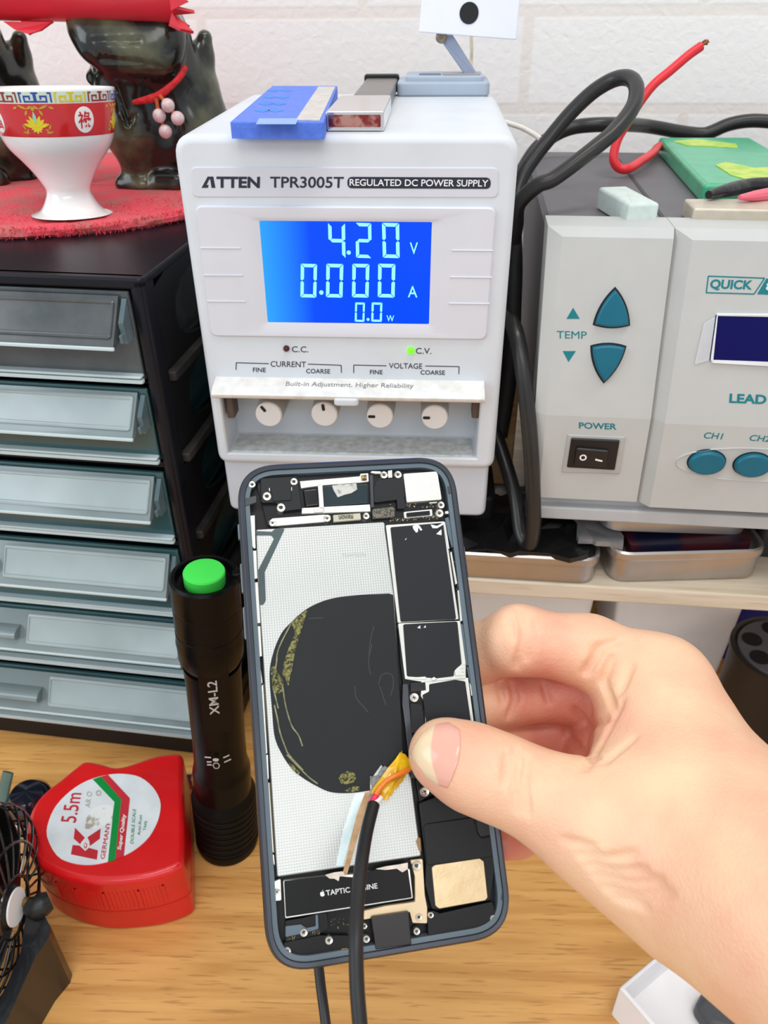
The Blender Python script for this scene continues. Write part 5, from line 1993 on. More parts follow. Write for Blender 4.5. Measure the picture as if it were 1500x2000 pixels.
cc = [(1004, 360, .10), (1040, 300, .112), (1070, 272, .118), (1118, 249, .120), (1190, 243, .121), (1260, 246, .150), (1330, 258, .158), (1368, 262, .160), (1388, 258, .160), (1424, 243, .160), (1465, 236, .160), (1510, 238, .160), (1580, 246, .160), (1680, 262, .165), (1780, 300, .170), (1840, 340, .170)]
solo('signal_cable', QS, tube(W3([(a, b_, c + .045) for a, b_, c in cc], QS), .0036, 14, 8), M_CAB2, 'dark cable running along the white wall behind the soldering station', 'cable')
cd_ = [(985, 238, .13), (1000, 243, .13), (1020, 250, .13), (1042, 262, .12), (1056, 272, .11)]
solo('white_cable', PS, tube(W3(cd_, PS), .0012, 10, 8), mat('white_cord', (232, 228, 218), .5), 'thin white cord arching beside the rear corner of the power supply', 'cable')
ce = [(1000, 420, .06), (1003, 520, .05), (1001, 600, .045), (998, 680, .04), (990, 760, .036), (975, 850, .034)]
solo('black_lead', PS, tube(W3(ce, PS), .0040, 14, 8), M_BLACKM, 'black lead hanging in the gap along the side of the power supply', 'lead')
# ------------------------------------------------------------------ the opened phone, held in the air
def cv2w(v):
    return CAMROT @ Vector((v[0], -v[1], -v[2]))


_x = cv2w((0.98493, -0.05995, 0.18914)).normalized()
_y = cv2w((-0.10377, -0.96262, 0.23063))
_y = (_y - _x * _x.dot(_y)).normalized()
_z = _x.cross(_y)
_o = EYE + cv2w((-0.00407, 0.05091, 0.22475))
PHM = Matrix(((_x.x, _y.x, _z.x, _o.x), (_x.y, _y.y, _z.y, _o.y), (_x.z, _y.z, _z.z, _o.z), (0, 0, 0, 1)))
PH = Frame(None, M=PHM)                               # x across, y up the phone, z towards the viewer


def q1(x, y): return (440 + x / 4.547, 880 + y / 4.547)
def q2(x, y): return (700 + x / 4.547, 880 + y / 4.547)
def q3(x, y): return (460 + x / 4.547, 1300 + y / 4.547)
def q4(x, y): return (700 + x / 4.547, 1300 + y / 4.547)
def q5(x, y): return (480 + x / 2.778, 1640 + y / 2.778)


def ph(p, z):
    h = PH.hit(*p, 2, z)
    return (h.x, h.y)


phone = thing('smartphone', PH, 'opened black smartphone without its screen, inner parts showing, held by the hand', 'smartphone')
M_RIM = mat('anodised_grey_rim', (104, 112, 120), .28, metal=.7, var=.04, vscale=20)
M_RIM2 = mat('dark_inner_rim', (90, 104, 113), .4, metal=.2, var=.05)
M_PB = mat('phone_black', (14, 15, 17), .45, var=.06, spec=.35)
M_PBG = mat('phone_black_gloss', (8, 9, 10), .2, coat=.25)
M_SIL = mat('silver_shield', (214, 214, 208), .34, metal=.75, var=.04, vscale=120)
M_CREAM = mat('cream_plate', (222, 200, 164), .42, metal=.35, var=.05, vscale=90)
M_SCR = mat('screw_silver', (222, 216, 206), .25, metal=.9)
PW, PHH = .0673, .1384
o_ = rpoly(rect(-PW / 2, -PHH / 2, PW / 2, PHH / 2), .0122, 12)


def rr(d):
    return inset(o_, d)


TK = .0070
FZ = -.0040                                          # floor the parts lie on
frame_l = [(rr(.0022), -TK), (rr(.0008), -TK + .0006), (rr(.0), -TK + .0022), (rr(0), -.0016), (rr(.0003), -.0005), (rr(.0009), 0.0), (rr(.0019), -.0001), (rr(.0021), -.0006)]
mesh_obj('frame', ring(frame_l, basis_top), mat('graphite_frame', (62, 66, 74), .3, metal=.6, var=.04), phone, sharp=40)
mesh_obj('inner_rim', ring([(rr(.0019), -.0002), (rr(.0020), -.0007), (rr(.0034), -.0008), (rr(.0035), FZ)], basis_top), M_RIM2, phone, sharp=40)
mesh_obj('back_glass', slab(rr(.0019), -TK, -TK + .0012, basis=basis_top), M_PBG, phone)
mesh_obj('midframe', slab(rr(.0030), FZ - .0008, FZ, basis=basis_top), M_PB, phone)


def plate(name, pts, z0, z1, m, parent=None, r=.0004, bev=.00015):
    poly = rpoly([ph(p, z1) for p in pts], r, 4) if r else [ph(p, z1) for p in pts]
    return mesh_obj(name, slab(poly, z0, z1, bev, 0, basis_top, 2), m, parent or phone)


def plates(name, lists, z0, z1, m, parent=None, r=.0002):
    sh = []
    for pts in lists:
        poly = rpoly([ph(p, z1) for p in pts], r, 3) if r else [ph(p, z1) for p in pts]
        sh.append(slab(poly, z0, z1, .0001, 0, basis_top, 2))
    return mesh_obj(name, sh, m, parent or phone)


def spacers(name, lists, *a):
    for pts in lists:
        plates(name, [pts], *a)


Z1, Z2 = -.0024, -.0016
# plastic antenna bands and side buttons on the frame
for a, b_ in ((q1(112, 655), q1(122, 795)), (q1(135, 1005), q1(155, 1270)), (q1(160, 1390), q1(180, 1680))):
    y0, y1 = ph(b_, -.003)[1], ph(a, -.003)[1]
    mesh_obj('side_button', box(-PW / 2 - .0005, y0, -.0045, -PW / 2 + .0006, y1, -.0022, .0003), M_RIM, phone)
y0, y1 = ph(q2(968, 1130), -.003)[1], ph(q2(930, 850), -.003)[1]
mesh_obj('side_button', box(PW / 2 - .0006, y0, -.0045, PW / 2 + .0005, y1, -.0022, .0003), M_RIM, phone)

# battery with woven foil wrapper
bat_m = bpy.data.materials.new('battery_foil')
bat_m.use_nodes = True
nt = bat_m.node_tree
b = nt.nodes['Principled BSDF']
b.inputs['Metallic'].default_value = .6
b.inputs['Roughness'].default_value = .36
tc = nt.nodes.new('ShaderNodeTexCoord')
wv = nt.nodes.new('ShaderNodeTexWave')
wv.inputs['Scale'].default_value = 420
wv.inputs['Distortion'].default_value = 0.4
wv.inputs['Detail'].default_value = 0
nt.links.new(tc.outputs['Object'], wv.inputs['Vector'])
wv2 = nt.nodes.new('ShaderNodeTexWave')
wv2.bands_direction = 'Y'
wv2.inputs['Scale'].default_value = 420
nt.links.new(tc.outputs['Object'], wv2.inputs['Vector'])
nz = nt.nodes.new('ShaderNodeTexNoise'); nz.inputs['Scale'].default_value = 45
nt.links.new(tc.outputs['Object'], nz.inputs['Vector'])
mm = nt.nodes.new('ShaderNodeMath'); mm.operation = 'MULTIPLY'
nt.links.new(wv.outputs['Fac'], mm.inputs[0]); nt.links.new(wv2.outputs['Fac'], mm.inputs[1])
m3 = nt.nodes.new('ShaderNodeMath'); m3.operation = 'MULTIPLY'
nt.links.new(mm.outputs[0], m3.inputs[0]); nt.links.new(nz.outputs['Fac'], m3.inputs[1])
rp_ = nt.nodes.new('ShaderNodeValToRGB')
rp_.color_ramp.elements[0].color = lin((178, 181, 179)); rp_.color_ramp.elements[1].color = lin((206, 209, 206))
rp_.color_ramp.elements[0].position = .0; rp_.color_ramp.elements[1].position = .45
nt.links.new(m3.outputs[0], rp_.inputs['Fac'])
nt.links.new(rp_.outputs['Color'], b.inputs['Base Color'])
bmp = nt.nodes.new('ShaderNodeBump'); bmp.inputs['Strength'].default_value = .10; bmp.inputs['Distance'].default_value = .0003
nt.links.new(mm.outputs[0], bmp.inputs['Height']); nt.links.new(bmp.outputs['Normal'], b.inputs['Normal'])
bpts = [q1(272, 700), q1(1405, 632), q1(1420, 650), q1(1420, 690), q2(238, 700), q2(318, 1290), q4(395, 780), q4(470, 1000), q4(520, 1400), q4(560, 1692), q3(368, 1880), q3(300, 800), q1(285, 1100)]
mb = mesh_obj('battery', slab(rpoly([ph(p, -.0015) for p in bpts], .0006, 3), FZ, -.0015, .0004, 0, basis_top), bat_m, phone)
v, f = text_vf('725HFDDFS', .00004)
bl2, br2, tl2 = [Vector(ph(q1(*p), -.0015)) for p in ((1040, 945), (1248, 938), (1038, 918))]
mesh_obj('serial_print', ([(*(bl2 + (br2 - bl2) * a + (tl2 - bl2) * b_), -.00148 + w) for a, b_, w in v], f), mat('faint_grey_print', (176, 184, 180), .5), mb)
# seam of the wrapper and a warm scratched strip at the lower middle
plate('foil_strip', [q3(1150, 1130), q3(1205, 1120), q5(545, 205), q5(520, 208), q3(1000, 1650), q3(1075, 1320)], -.0016, -.00144, mat('worn_tan_foil', (206, 172, 132), .5, metal=.4, rgb2=(160, 124, 88), vscale=260), mb, .0003, 0)
plate('foil_strip', [q3(1060, 1135), q3(1150, 1128), q3(1085, 1300), q3(985, 1660), q3(950, 1780), q3(890, 1780), q3(960, 1440)], -.0016, -.00142, mat('pale_blue_foil', (196, 216, 218), .4, metal=.5, rgb2=(216, 228, 228), vscale=500), mb, .0003, 0)
# dark ribbon at the upper corner
plate('ribbon_cable', [q1(268, 712), q1(412, 720), q1(445, 690), q1(530, 690), q1(350, 1078), q1(360, 1330), q1(338, 1368), q1(308, 1372), q1(292, 1060), q1(432, 782), q1(408, 752), q1(275, 752)], -.0016, -.0012, mat('smoky_ribbon', (70, 84, 86), .3, var=.12, vscale=60), None, .0004)
# black charging sheet, torn on its left edge
curve = [q3(1195, 1110), q3(1020, 1132), q3(850, 1125), q3(715, 1068), q3(580, 985), q3(500, 915), q3(420, 800), q3(350, 640), q3(325, 400), (526.5, 1318),
         q1(425, 1800), q1(495, 1630), q1(580, 1530), q1(730, 1402), q1(920, 1320), q1(1150, 1285), q1(1455, 1268)]
cpts = [(p.x, p.y) for p in spline([(*q, 0) for q in curve], 6)] + [q2(310, 1282), q4(385, 500), q4(395, 740), q4(360, 800), q4(250, 960), q4(205, 880), q4(130, 985), q4(105, 985)]
coil = mesh_obj('charging_sheet', slab([ph(p, -.0011) for p in cpts], -.0016, -.0011, .0002, 0, basis_top), mat('graphite_sheet', (24, 28, 30), .55, var=.05, vscale=40, spec=.35), phone)
M_GOO = mat('olive_residue', (134, 130, 70), .7, rgb2=(34, 36, 28), vscale=1400, thr=(.40, .62))
for pts in ([q1(735, 1405), q1(640, 1470), q1(570, 1545), q1(600, 1560), q1(620, 1620), q1(560, 1760), q1(515, 1900), q1(505, 2000), q3(440, 100), q3(470, 190), q3(490, 60), q1(590, 1960), q1(620, 1780), q1(680, 1580)],
            [q3(310, 20), q3(350, 0), q3(375, 60), q3(430, 150), q3(420, 230), q3(350, 260), q3(330, 200)],
            [q3(915, 1000), q3(945, 955), q3(1000, 935), q3(1060, 955), q3(1075, 990), q3(1050, 1035), q3(990, 1055), q3(940, 1050)],
            [q3(955, 1115), q3(1040, 1070), q3(1100, 1075), q3(1110, 1105), q3(1040, 1122)],
            [q3(470, 860), q3(520, 890), q3(570, 950), q3(560, 975), q3(500, 920)]):
    plate('adhesive_residue', pts, -.0012, -.00095, M_GOO, coil, .0002, 0)
strands = []
for pts in ([q1(580, 1545), q1(530, 1640), q1(500, 1700), q1(465, 1790), q1(455, 1880), q1(440, 1990)], [q3(420, 190), q3(440, 330), q3(470, 450), q3(505, 545), q3(560, 620), q3(595, 715)],
            [q3(345, 350), q3(372, 470), q3(395, 590), q3(440, 720), q3(480, 800), q3(600, 930)], [q3(335, 200), q3(360, 300), q3(380, 380)],
            [q3(455, 790), q3(540, 880), q3(650, 990), q3(730, 1050)]):
    strands.append(tube([(*ph(p, -.001), -.0010) for p in pts], .00022, 6, 6))
mesh_obj('torn_edge', strands, mat('torn_pale', (150, 150, 116), .6, rgb2=(90, 92, 66), vscale=600), coil)
sc_ = []
for pts in ([q2(120, 1720), q2(90, 1880), q2(110, 1990)], [q4(180, 170), q4(200, 95), q4(250, 68), q4(300, 90), q4(310, 170), q4(285, 270)], [q4(190, 180), q4(220, 280), q4(245, 355)], [q3(1060, 180), q3(1075, 290), q3(1180, 415)], [q1(740, 1495), q1(870, 1485)], [q1(1320, 1560), q1(1290, 1680), q1(1275, 1820)]):
    sc_.append(tube([(*ph(p, -.00112), -.00112) for p in pts], .00011, 5, 6))
mesh_obj('scratches', sc_, mat('scratch_grey', (66, 74, 72), .6), coil)

# main board: silver can frames under black thermal film
plate('board_tray', [q2(236, 650), q2(770, 612), q2(905, 1500), q2(965, 1890), q4(1010, 520), q4(1060, 900), q4(540, 1215), q4(470, 780), q4(420, 350), q4(375, 0), q2(345, 1500)], FZ, -.0026, M_PB, None, .0003)
sh1 = plate('shield_can', [q2(243, 662), q2(765, 628), q2(892, 1498), q2(350, 1530)], FZ, -.0014, M_SIL, None, .0004)
plate('black_film', [q2(285, 680), q2(752, 640), q2(870, 1497), q2(376, 1522)], -.0015, -.0011, mat('thermal_film', (26, 29, 33), .55, var=.03, spec=.35), sh1, .0006)
plates('torn_patch', [[q2(480, 670), q2(525, 655), q2(545, 668), q2(570, 705), q2(550, 712), q2(535, 680), q2(528, 725), q2(512, 728), q2(490, 700)], [q2(690, 742), q2(738, 697), q2(740, 752)], [q2(412, 790), q2(437, 768), q2(420, 795)], [q2(640, 655), q2(700, 668), q2(752, 640), q2(760, 656), q2(700, 690), q2(660, 690)]], -.0012, -.00098, mat('torn_sticker_white', (222, 226, 224), .5, var=.08, vscale=600), sh1, .0001)
sh2 = plate('shield_can', [q2(352, 1535), q2(905, 1512), q2(955, 1900), q4(955, 125), q4(600, 150), q4(415, 120)], FZ, -.0015, M_SIL, None, .0004)
plate('black_film', [q2(398, 1542), q2(878, 1516), q2(918, 1895), q2(850, 1960), q4(850, 95), q4(700, 112), q4(432, 96)], -.0016, -.0012, mat('thermal_film', (26, 29, 33), .55, var=.03, spec=.35), sh2, .0006)
plates('white_arrows', [[q2(522, 1575), q2(550, 1550), q2(552, 1582)], [q2(578, 1572), q2(598, 1550), q2(600, 1574)]], -.0013, -.0011, mat('torn_sticker_white', (222, 226, 224), .5), sh2, 0)
sh3 = plate('shield_can', [q4(560, 140), q4(965, 105), q4(1012, 500), q4(1040, 700), q4(600, 720), q4(590, 330), q4(555, 270)], FZ, -.0015, M_SIL, None, .0003)
plate('black_film', [q4(630, 165), q4(860, 125), q4(950, 140), q4(1000, 490), q4(1020, 690), q4(612, 700), q4(600, 480), q4(570, 260), q4(630, 230)], -.0016, -.0012, mat('thermal_film', (26, 29, 33), .55, var=.03, spec=.35), sh3, .0005)
plates('contact_springs', [[q4(855, 45), q4(890, 10), q4(940, 0), q4(945, 15), q4(900, 30), q4(940, 35), q4(940, 55), q4(905, 58), q4(945, 66), q4(945, 86), q4(862, 88)],
                           [q4(430, 118), q4(440, 108), q4(600, 98), q4(603, 120)], [q4(645, 120), q4(670, 100), q4(705, 118), q4(668, 138)]], -.0014, -.0009, M_SIL, phone, .0001)
chip = plate('connector_chip', [q4(462, 160), q4(595, 145), q4(602, 220), q4(465, 236)], -.0026, -.0014, M_PBG, phone, .0003)
plate('foam_pad', [q4(460, 330), q4(565, 345), q4(582, 480), q4(590, 600), q4(470, 600)], -.0026, -.0013, mat('dark_foam', (40, 40, 42), .8, bump=.5, bscale=2500), phone, .0003)
plate('side_ribbon', [q4(395, 165), q4(440, 165), q4(470, 560), q4(520, 1000), q4(470, 1000), q4(420, 560), q4(390, 340)], -.0018, -.0012, mat('slate_ribbon', (54, 58, 64), .3, coat=.2), phone, .0002)

# top row: camera, speaker bar, front sensor, silver can
plate('top_tray', [q1(285, 200), q1(1290, 130), q2(700, 140), q2(745, 420), q2(770, 612), q2(240, 650), q1(540, 700), q1(370, 660), q1(330, 480), q1(285, 330)], FZ, -.0028, M_PBG, None, .0008)
cm = plate('camera_bracket', [q1(312, 245), q1(640, 228), q1(655, 330), q1(682, 520), q1(480, 545), q1(455, 462), q1(318, 465)], -.0028, -.0010, mat('camera_black', (24, 26, 29), .5, spec=.35), None, .0007, .0003)
plate('camera_cover', [q1(402, 322), q1(578, 308), q1(592, 440), q1(425, 452)], -.0010, -.0006, mat('camera_black', (24, 26, 29), .5, spec=.35), cm, .0008, .0002)
plates('white_ticks', [[q1(388, 332), q1(396, 332), q1(398, 360), q1(390, 360)], [q1(584, 325), q1(592, 325), q1(594, 356), q1(586, 356)]], -.0010, -.00092, mat('torn_sticker_white', (222, 226, 224), .5), cm, 0)
flexm = mat('white_flex', (228, 228, 224), .4, rgb2=(204, 204, 198), vscale=700, metal=.2)
plates('white_flex', [[q1(662, 272), q1(1195, 228), q1(1200, 205), q1(1270, 200), q1(1275, 275), q1(1190, 285), q1(850, 310), q1(672, 335)], [q1(822, 300), q1(862, 300), q1(880, 545), q1(838, 550)], [q1(680, 510), q1(1285, 478), q1(1290, 540), q1(790, 556), q1(680, 560)]], -.0028, -.0015, flexm, None, .0002)
plate('gold_pad', [q1(1205, 218), q1(1255, 215), q1(1258, 265), q1(1208, 268)], -.0015, -.0013, mat('gold_pad', (150, 126, 76), .4, metal=.5, rgb2=(60, 52, 40), vscale=900, thr=(.45, .5)), None, .0001)
sw_ = plate('speaker_window', [q1(862, 318), q1(1268, 296), q1(1266, 468), q1(882, 494)], -.0027, -.0014, mat('teal_black_glass', (18, 44, 50), .15, coat=.6, rgb2=(8, 18, 22), vscale=30), None, .0003)
plate('torn_label', [q1(948, 310), q1(1010, 300), q1(1165, 290), q1(1172, 345), q1(1120, 378), q1(1060, 392), q1(1000, 415), q1(962, 350)], -.0014, -.0011, mat('torn_label', (196, 196, 190), .6, rgb2=(140, 140, 136), vscale=500, thr=(.3, .45)), sw_, .0002)
plate('black_roll', [q1(690, 345), q1(818, 330), q1(832, 485), q1(712, 500)], -.0028, -.0010, M_PBG, None, .0006, .0006)
plate('pink_pad', [q1(785, 515), q1(870, 508), q1(874, 545), q1(790, 552)], -.0015, -.0011, mat('pale_pink_pad', (226, 218, 214), .5), None, .0004)
plate('front_sensor', [q2(135, 330), q2(160, 275), q2(225, 250), q2(405, 240), q2(418, 420), q2(340, 440), q2(140, 465)], -.0028, -.0012, mat('sensor_black', (22, 24, 27), .45, spec=.35), None, .0006, .0003)
plate('frame_strip', [q2(100, 215), q2(130, 215), q2(140, 500), q2(112, 510)], -.0028, -.0011, mat('slate_ribbon', (54, 58, 64), .3, coat=.2), None, .0002)
plate('silver_cover', [q2(400, 205), q2(690, 185), q2(705, 205), q2(742, 435), q2(430, 460)], -.0028, -.0008, mat('cover_silver', (212, 212, 204), .36, metal=.55, bump=.1, bscale=2500, var=.03), None, .0005)
plate('camera_tab', [q2(340, 425), q2(412, 418), q2(418, 515), q2(348, 520)], -.0028, -.0012, mat('camera_black', (24, 26, 29), .5, spec=.35), None, .0004)
plate('sponge_pad', [q2(125, 520), q2(310, 500), q2(322, 512), q2(324, 588), q2(130, 602)], -.0026, -.0010, mat('speckled_sponge', (120, 114, 104), .9, rgb2=(60, 58, 52), vscale=1800, thr=(.4, .55)), None, .0004)
cn = plate('board_connector', [q2(402, 545), q2(655, 520), q2(660, 580), q2(408, 602)], -.0028, -.0016, M_SIL, None, .0004)
plate('connector_socket', [q2(425, 552), q2(635, 531), q2(638, 572), q2(430, 592)], -.0016, -.0013, M_PBG, cn, .0003)
bk_ = plate('long_bracket', [q1(385, 625), q1(420, 602), q1(880, 568), q1(935, 575), q1(940, 612), q1(900, 632), q1(430, 672), q1(390, 660)], -.0026, -.0012, M_SIL, None, .0006)
lb_ = plate('connector_label', [q1(958, 572), q1(1200, 555), q1(1206, 612), q1(962, 634)], -.0026, -.0011, mat('khaki_label', (190, 186, 166), .5), None, .0002)
mesh_obj('printed_patch', slab([ph(q1(*p), -.0011) for p in ((1005, 574), (1135, 566), (1138, 604), (1008, 612))], -.0011, -.00105, basis=basis_top), mat('grey_speckle', (150, 146, 130), .5, rgb2=(70, 68, 60), vscale=2600, thr=(.45, .52)), lb_)
plates('small_brackets', [[q2(105, 195), q2(120, 182), q2(200, 185), q2(200, 205), q2(150, 205)], [q2(262, 180), q2(300, 172), q2(302, 240), q2(265, 242)], [q2(770, 540), q2(800, 535), q2(805, 560), q2(772, 562)], [q2(630, 460), q2(700, 455), q2(700, 465), q2(632, 470)]], -.0024, -.0010, M_SIL, None, .0001)
dots = []
rnd = random.Random(4)
for _ in range(70):
    zx = rnd.uniform(260, 700); zy = rnd.uniform(600, 625) if rnd.random() < .5 else rnd.uniform(470, 520)
    w = rnd.choice((8, 12)); h = rnd.choice((5, 12))
    dots.append([q2(zx, zy - (zx - 260) * .06), q2(zx + w, zy - (zx - 260) * .06), q2(zx + w, zy + h - (zx - 260) * .06), q2(zx, zy + h - (zx - 260) * .06)])
pd = plates('solder_dots', dots, -.0028, -.0023, mat('solder', (200, 180, 140), .35, metal=.6, rgb2=(90, 86, 80), vscale=1200), None, 0)
pd['kind'] = 'stuff'

# silver rails at the sides
plates('left_rail', [[q1(188, 582), q1(262, 575), q1(270, 868), q1(250, 868), q1(245, 855), q1(212, 852)], [q1(245, 890), q1(276, 888), q1(286, 1135), q1(258, 1140)], [q1(262, 1172), q1(290, 1168), q1(312, 1530), q1(280, 1535)], [q1(285, 1562), q1(312, 1560), q1(326, 1825), q1(300, 1832)],
                     [q3(200, 60), q3(225, 40), q3(238, 130), q3(240, 160), q3(215, 150)], [q3(225, 190), q3(246, 165), q3(282, 780), q3(266, 785)], [q3(262, 800), q3(288, 790), q3(296, 1000), q3(278, 1030)], [q3(290, 1040), q3(300, 1040), q3(340, 1660), q3(326, 1660)], [q3(318, 1680), q3(342, 1680), q3(350, 1780), q3(325, 1740)]], -.0034, -.0012, M_SIL, None, .0001)
plates('left_spacer', [[q1(272, 1380), q1(300, 1400), q1(330, 1830), q1(318, 1830)], [q3(244, 160), q3(262, 160), q3(290, 780), q3(276, 780)], [q3(298, 1040), q3(314, 1035), q3(352, 1660), q3(340, 1670)]], -.0034, -.0016, mat('olive_dark_gap', (74, 66, 42), .5), None, 0)
blobs = []
for _ in range(40):
    t = rnd.random()
    x = 215 + t * 70 + rnd.uniform(-12, 14); y = 960 + t * 760
    blobs.append(ball((*ph(q1(x, y), -.0020), -.0020), rnd.uniform(.0002, .0005), 6))
for _ in range(40):
    t = rnd.random()
    x = 790 + t * 150 + rnd.uniform(-14, 16); y = 740 + t * 760
    blobs.append(ball((*ph(q2(x, y), -.0020), -.0020), rnd.uniform(.0002, .0005), 6))
bb_ = mesh_obj('glue_beads', blobs, mat('glue_shiny', (50, 50, 52), .08, coat=1.0), phone)
bb_['kind'] = 'stuff'
plates('right_rail', [[q2(752, 640), q2(772, 636), q2(810, 870), q2(795, 875)], [q2(815, 905), q2(830, 900), q2(880, 1180), q2(862, 1190)], [q2(880, 1240), q2(900, 1240), q2(925, 1510), q2(905, 1520)], [q2(880, 1520), q2(905, 1520), q2(955, 1895), q2(925, 1910)],
                      [q4(960, 110), q4(975, 108), q4(1025, 500), q4(1010, 510)], [q4(1040, 300), q4(1055, 300), q4(1068, 410), q4(1052, 415)], [q4(985, 140), q4(1010, 200), q4(1020, 260), q4(1005, 270)]], -.0034, -.0012, M_SIL, None, .0001)
spacers('right_spacer', [[q2(770, 600), q2(800, 590), q2(840, 700), q2(860, 850), q2(830, 860), q2(800, 760)], [q2(905, 1530), q2(950, 1560), q2(1000, 1900), q2(960, 1910)], [q4(960, 0), q4(1000, 40), q4(1050, 330), q4(1020, 300)]], -.0034, -.0014, mat('slate_spacer', (92, 108, 118), .4, metal=.3), None, .0002)

# lower half: speaker box, haptic motor, brackets, socket
spk = plate('speaker_box', [q4(535, 1222), q4(900, 1080), q4(1160, 1290), q4(1200, 1500), q4(1220, 1760), q5(1330, 330), q5(1060, 380), q5(1010, 380), q5(975, 250), q4(600, 1760)], FZ, -.0014, mat('speaker_black', (21, 22, 24), .45, var=.03, spec=.35), None, .0008, .0004)
plate('raised_panel', [q4(578, 1440), q4(600, 1405), q4(1030, 1342), q4(1060, 1480), q4(1090, 1528), q4(1180, 1512), q4(1195, 1600), q4(1200, 1700), q4(612, 1780)], -.0014, -.0010, mat('speaker_black', (21, 22, 24), .45, var=.03, spec=.35), spk, .0008, .0004)
plate('vent_panel', [q4(1045, 1345), q4(1160, 1325), q4(1185, 1500), q4(1085, 1520), q4(1062, 1480)], -.0014, -.0011, mat('speaker_black2', (30, 31, 33), .5), spk, .0006, .0002)
plate('gold_plate', [q5(1010, 150), q5(1030, 138), q5(1270, 102), q5(1292, 118), q5(1313, 315), q5(1300, 330), q5(1050, 375), q5(1030, 360)], -.0016, -.0009, mat('champagne_plate', (228, 206, 166), .38, metal=.45, rgb2=(214, 188, 146), vscale=220, bump=.06, bscale=1200), spk, .0008, .0002)
plate('speaker_foot', [q5(985, 390), q5(1020, 385), q5(1055, 400), q5(1340, 335), q5(1362, 400), q5(1360, 455), q5(1300, 500), q5(1010, 545), q5(990, 520)], FZ, -.0013, mat('speaker_black', (21, 22, 24), .45, var=.03, spec=.35), None, .0006, .0004)
plate('bracket', [q5(895, 112), q5(960, 105), q5(972, 300), q5(985, 370), q5(985, 455), q5(905, 452), q5(890, 392), q5(690, 425), q5(640, 435), q5(636, 388), q5(760, 360), q5(920, 338), q5(918, 200)], -.0034, -.0018, M_CREAM, None, .0004)
hap = plate('haptic_motor', [q5(203, 222), q5(890, 158), q5(908, 318), q5(214, 428)], FZ, -.0014, M_SIL, None, .0004)
hf = plate('black_film', [q5(208, 225), q5(440, 200), q5(470, 215), q5(500, 200), q5(580, 206), q5(720, 158), q5(880, 158), q5(902, 314), q5(218, 420)], -.0015, -.0010, mat('haptic_black', (13, 14, 16), .55, spec=.35), hap, .0003)
plates('torn_patch', [[q5(430, 192), q5(480, 178), q5(530, 172), q5(540, 195), q5(510, 200), q5(505, 226), q5(480, 212), q5(455, 212)], [q5(700, 160), q5(760, 145), q5(830, 135), q5(880, 125), q5(880, 160), q5(850, 178), q5(820, 158), q5(760, 165)]], -.0011, -.0008, mat('torn_cream', (222, 210, 196), .5, var=.1, vscale=400), hap, .0001)


def on_ph(s, bl, br, tl_, z, **k):
    return text_on(s, ph(bl, z), ph(br, z), ph(tl_, z), z, .00006, basis=basis_top, **k)


# the printed apple: a round body with a bite, and its leaf
ac = Vector(ph(q5(416, 294), -.001)); ah = (Vector(ph(q5(414, 280), -.001)) - Vector(ph(q5(417, 308), -.001)))
up_ = ah.normalized(); rt_ = Vector((up_.y, -up_.x)); sA = ah.length / 2
body = [(-.25, .85), (-.65, .80), (-.98, .45), (-1.0, -.1), (-.75, -.75), (-.4, -1.0), (-.15, -.92), (.0, -.88), (.2, -.95), (.45, -1.0), (.8, -.6), (.95, -.25), (.68, .0), (.60, .3), (.88, .6), (.6, .82), (.25, .82), (.0, .74)]
leafp = [(.0, .95), (.05, 1.25), (.4, 1.55), (.35, 1.2)]
ap = [slab([tuple(ac + rt_ * (x * sA * .95) + up_ * (y * sA)) for x, y in p], -.0010, -.00094, basis=basis_top) for p in (body, leafp)]
mesh_obj('lettering', ap + [on_ph('TAPTIC ENGINE', q5(437, 304), q5(716, 264), q5(433, 275), -.0010, bold=.012)], mat('white_ink', (226, 226, 226), .5), hf)
plate('socket_block', [q5(680, 425), q5(692, 418), q5(885, 390), q5(900, 570), q5(705, 598)], FZ, -.0004, mat('brown_black_socket', (30, 25, 25), .32), None, .0004, .0003)
plate('white_strip', [q5(706, 598), q5(900, 570), q5(902, 580), q5(710, 606)], FZ, -.0016, mat('torn_sticker_white', (222, 226, 224), .5), None, 0, 0)
plate('mic_ribbon', [q5(205, 560), q5(400, 520), q5(560, 520), q5(560, 605), q5(380, 620), q5(240, 650), q5(205, 630)], FZ, -.0018, mat('ribbon_black', (17, 17, 18), .45, spec=.35), None, .0006)
plate('board_strip', [q5(215, 440), q5(310, 425), q5(395, 400), q5(440, 395), q5(450, 480), q5(390, 520), q5(215, 560)], FZ, -.0024, mat('ribbon_black', (17, 17, 18), .45, spec=.35), None, .0004)
plate('grey_clip', [q5(215, 470), q5(300, 460), q5(330, 480), q5(380, 470), q5(378, 410), q5(392, 405), q5(396, 485), q5(330, 505), q5(215, 530)], -.0026, -.0018, mat('slate_spacer', (92, 108, 118), .4, metal=.3), None, .0003)
d2 = []
for _ in range(60):
    x = rnd.choice((rnd.uniform(225, 270), rnd.uniform(360, 400), rnd.uniform(450, 560))); y = {True: rnd.uniform(520, 545), False: rnd.uniform(490, 512)}[x < 300]
    if x > 420:
        y = rnd.uniform(430, 480)
    d2.append([q5(x, y), q5(x + 4, y), q5(x + 4, y + 4), q5(x, y + 4)])
pd = plates('solder_dots', d2, -.0024, -.0019, mat('solder', (200, 180, 140), .35, metal=.6), None, 0)
pd['kind'] = 'stuff'
plates('gold_contact', [[q5(520, 592), q5(552, 588), q5(552, 600), q5(535, 610), q5(535, 622), q5(520, 620)]], -.003, -.0016, mat('gold_contact', (196, 160, 80), .3, metal=.9), None, 0)
plate('side_latch', [q5(148, 230), q5(190, 212), q5(194, 330), q5(150, 335)], -.0034, -.0014, M_SIL, None, .0004)
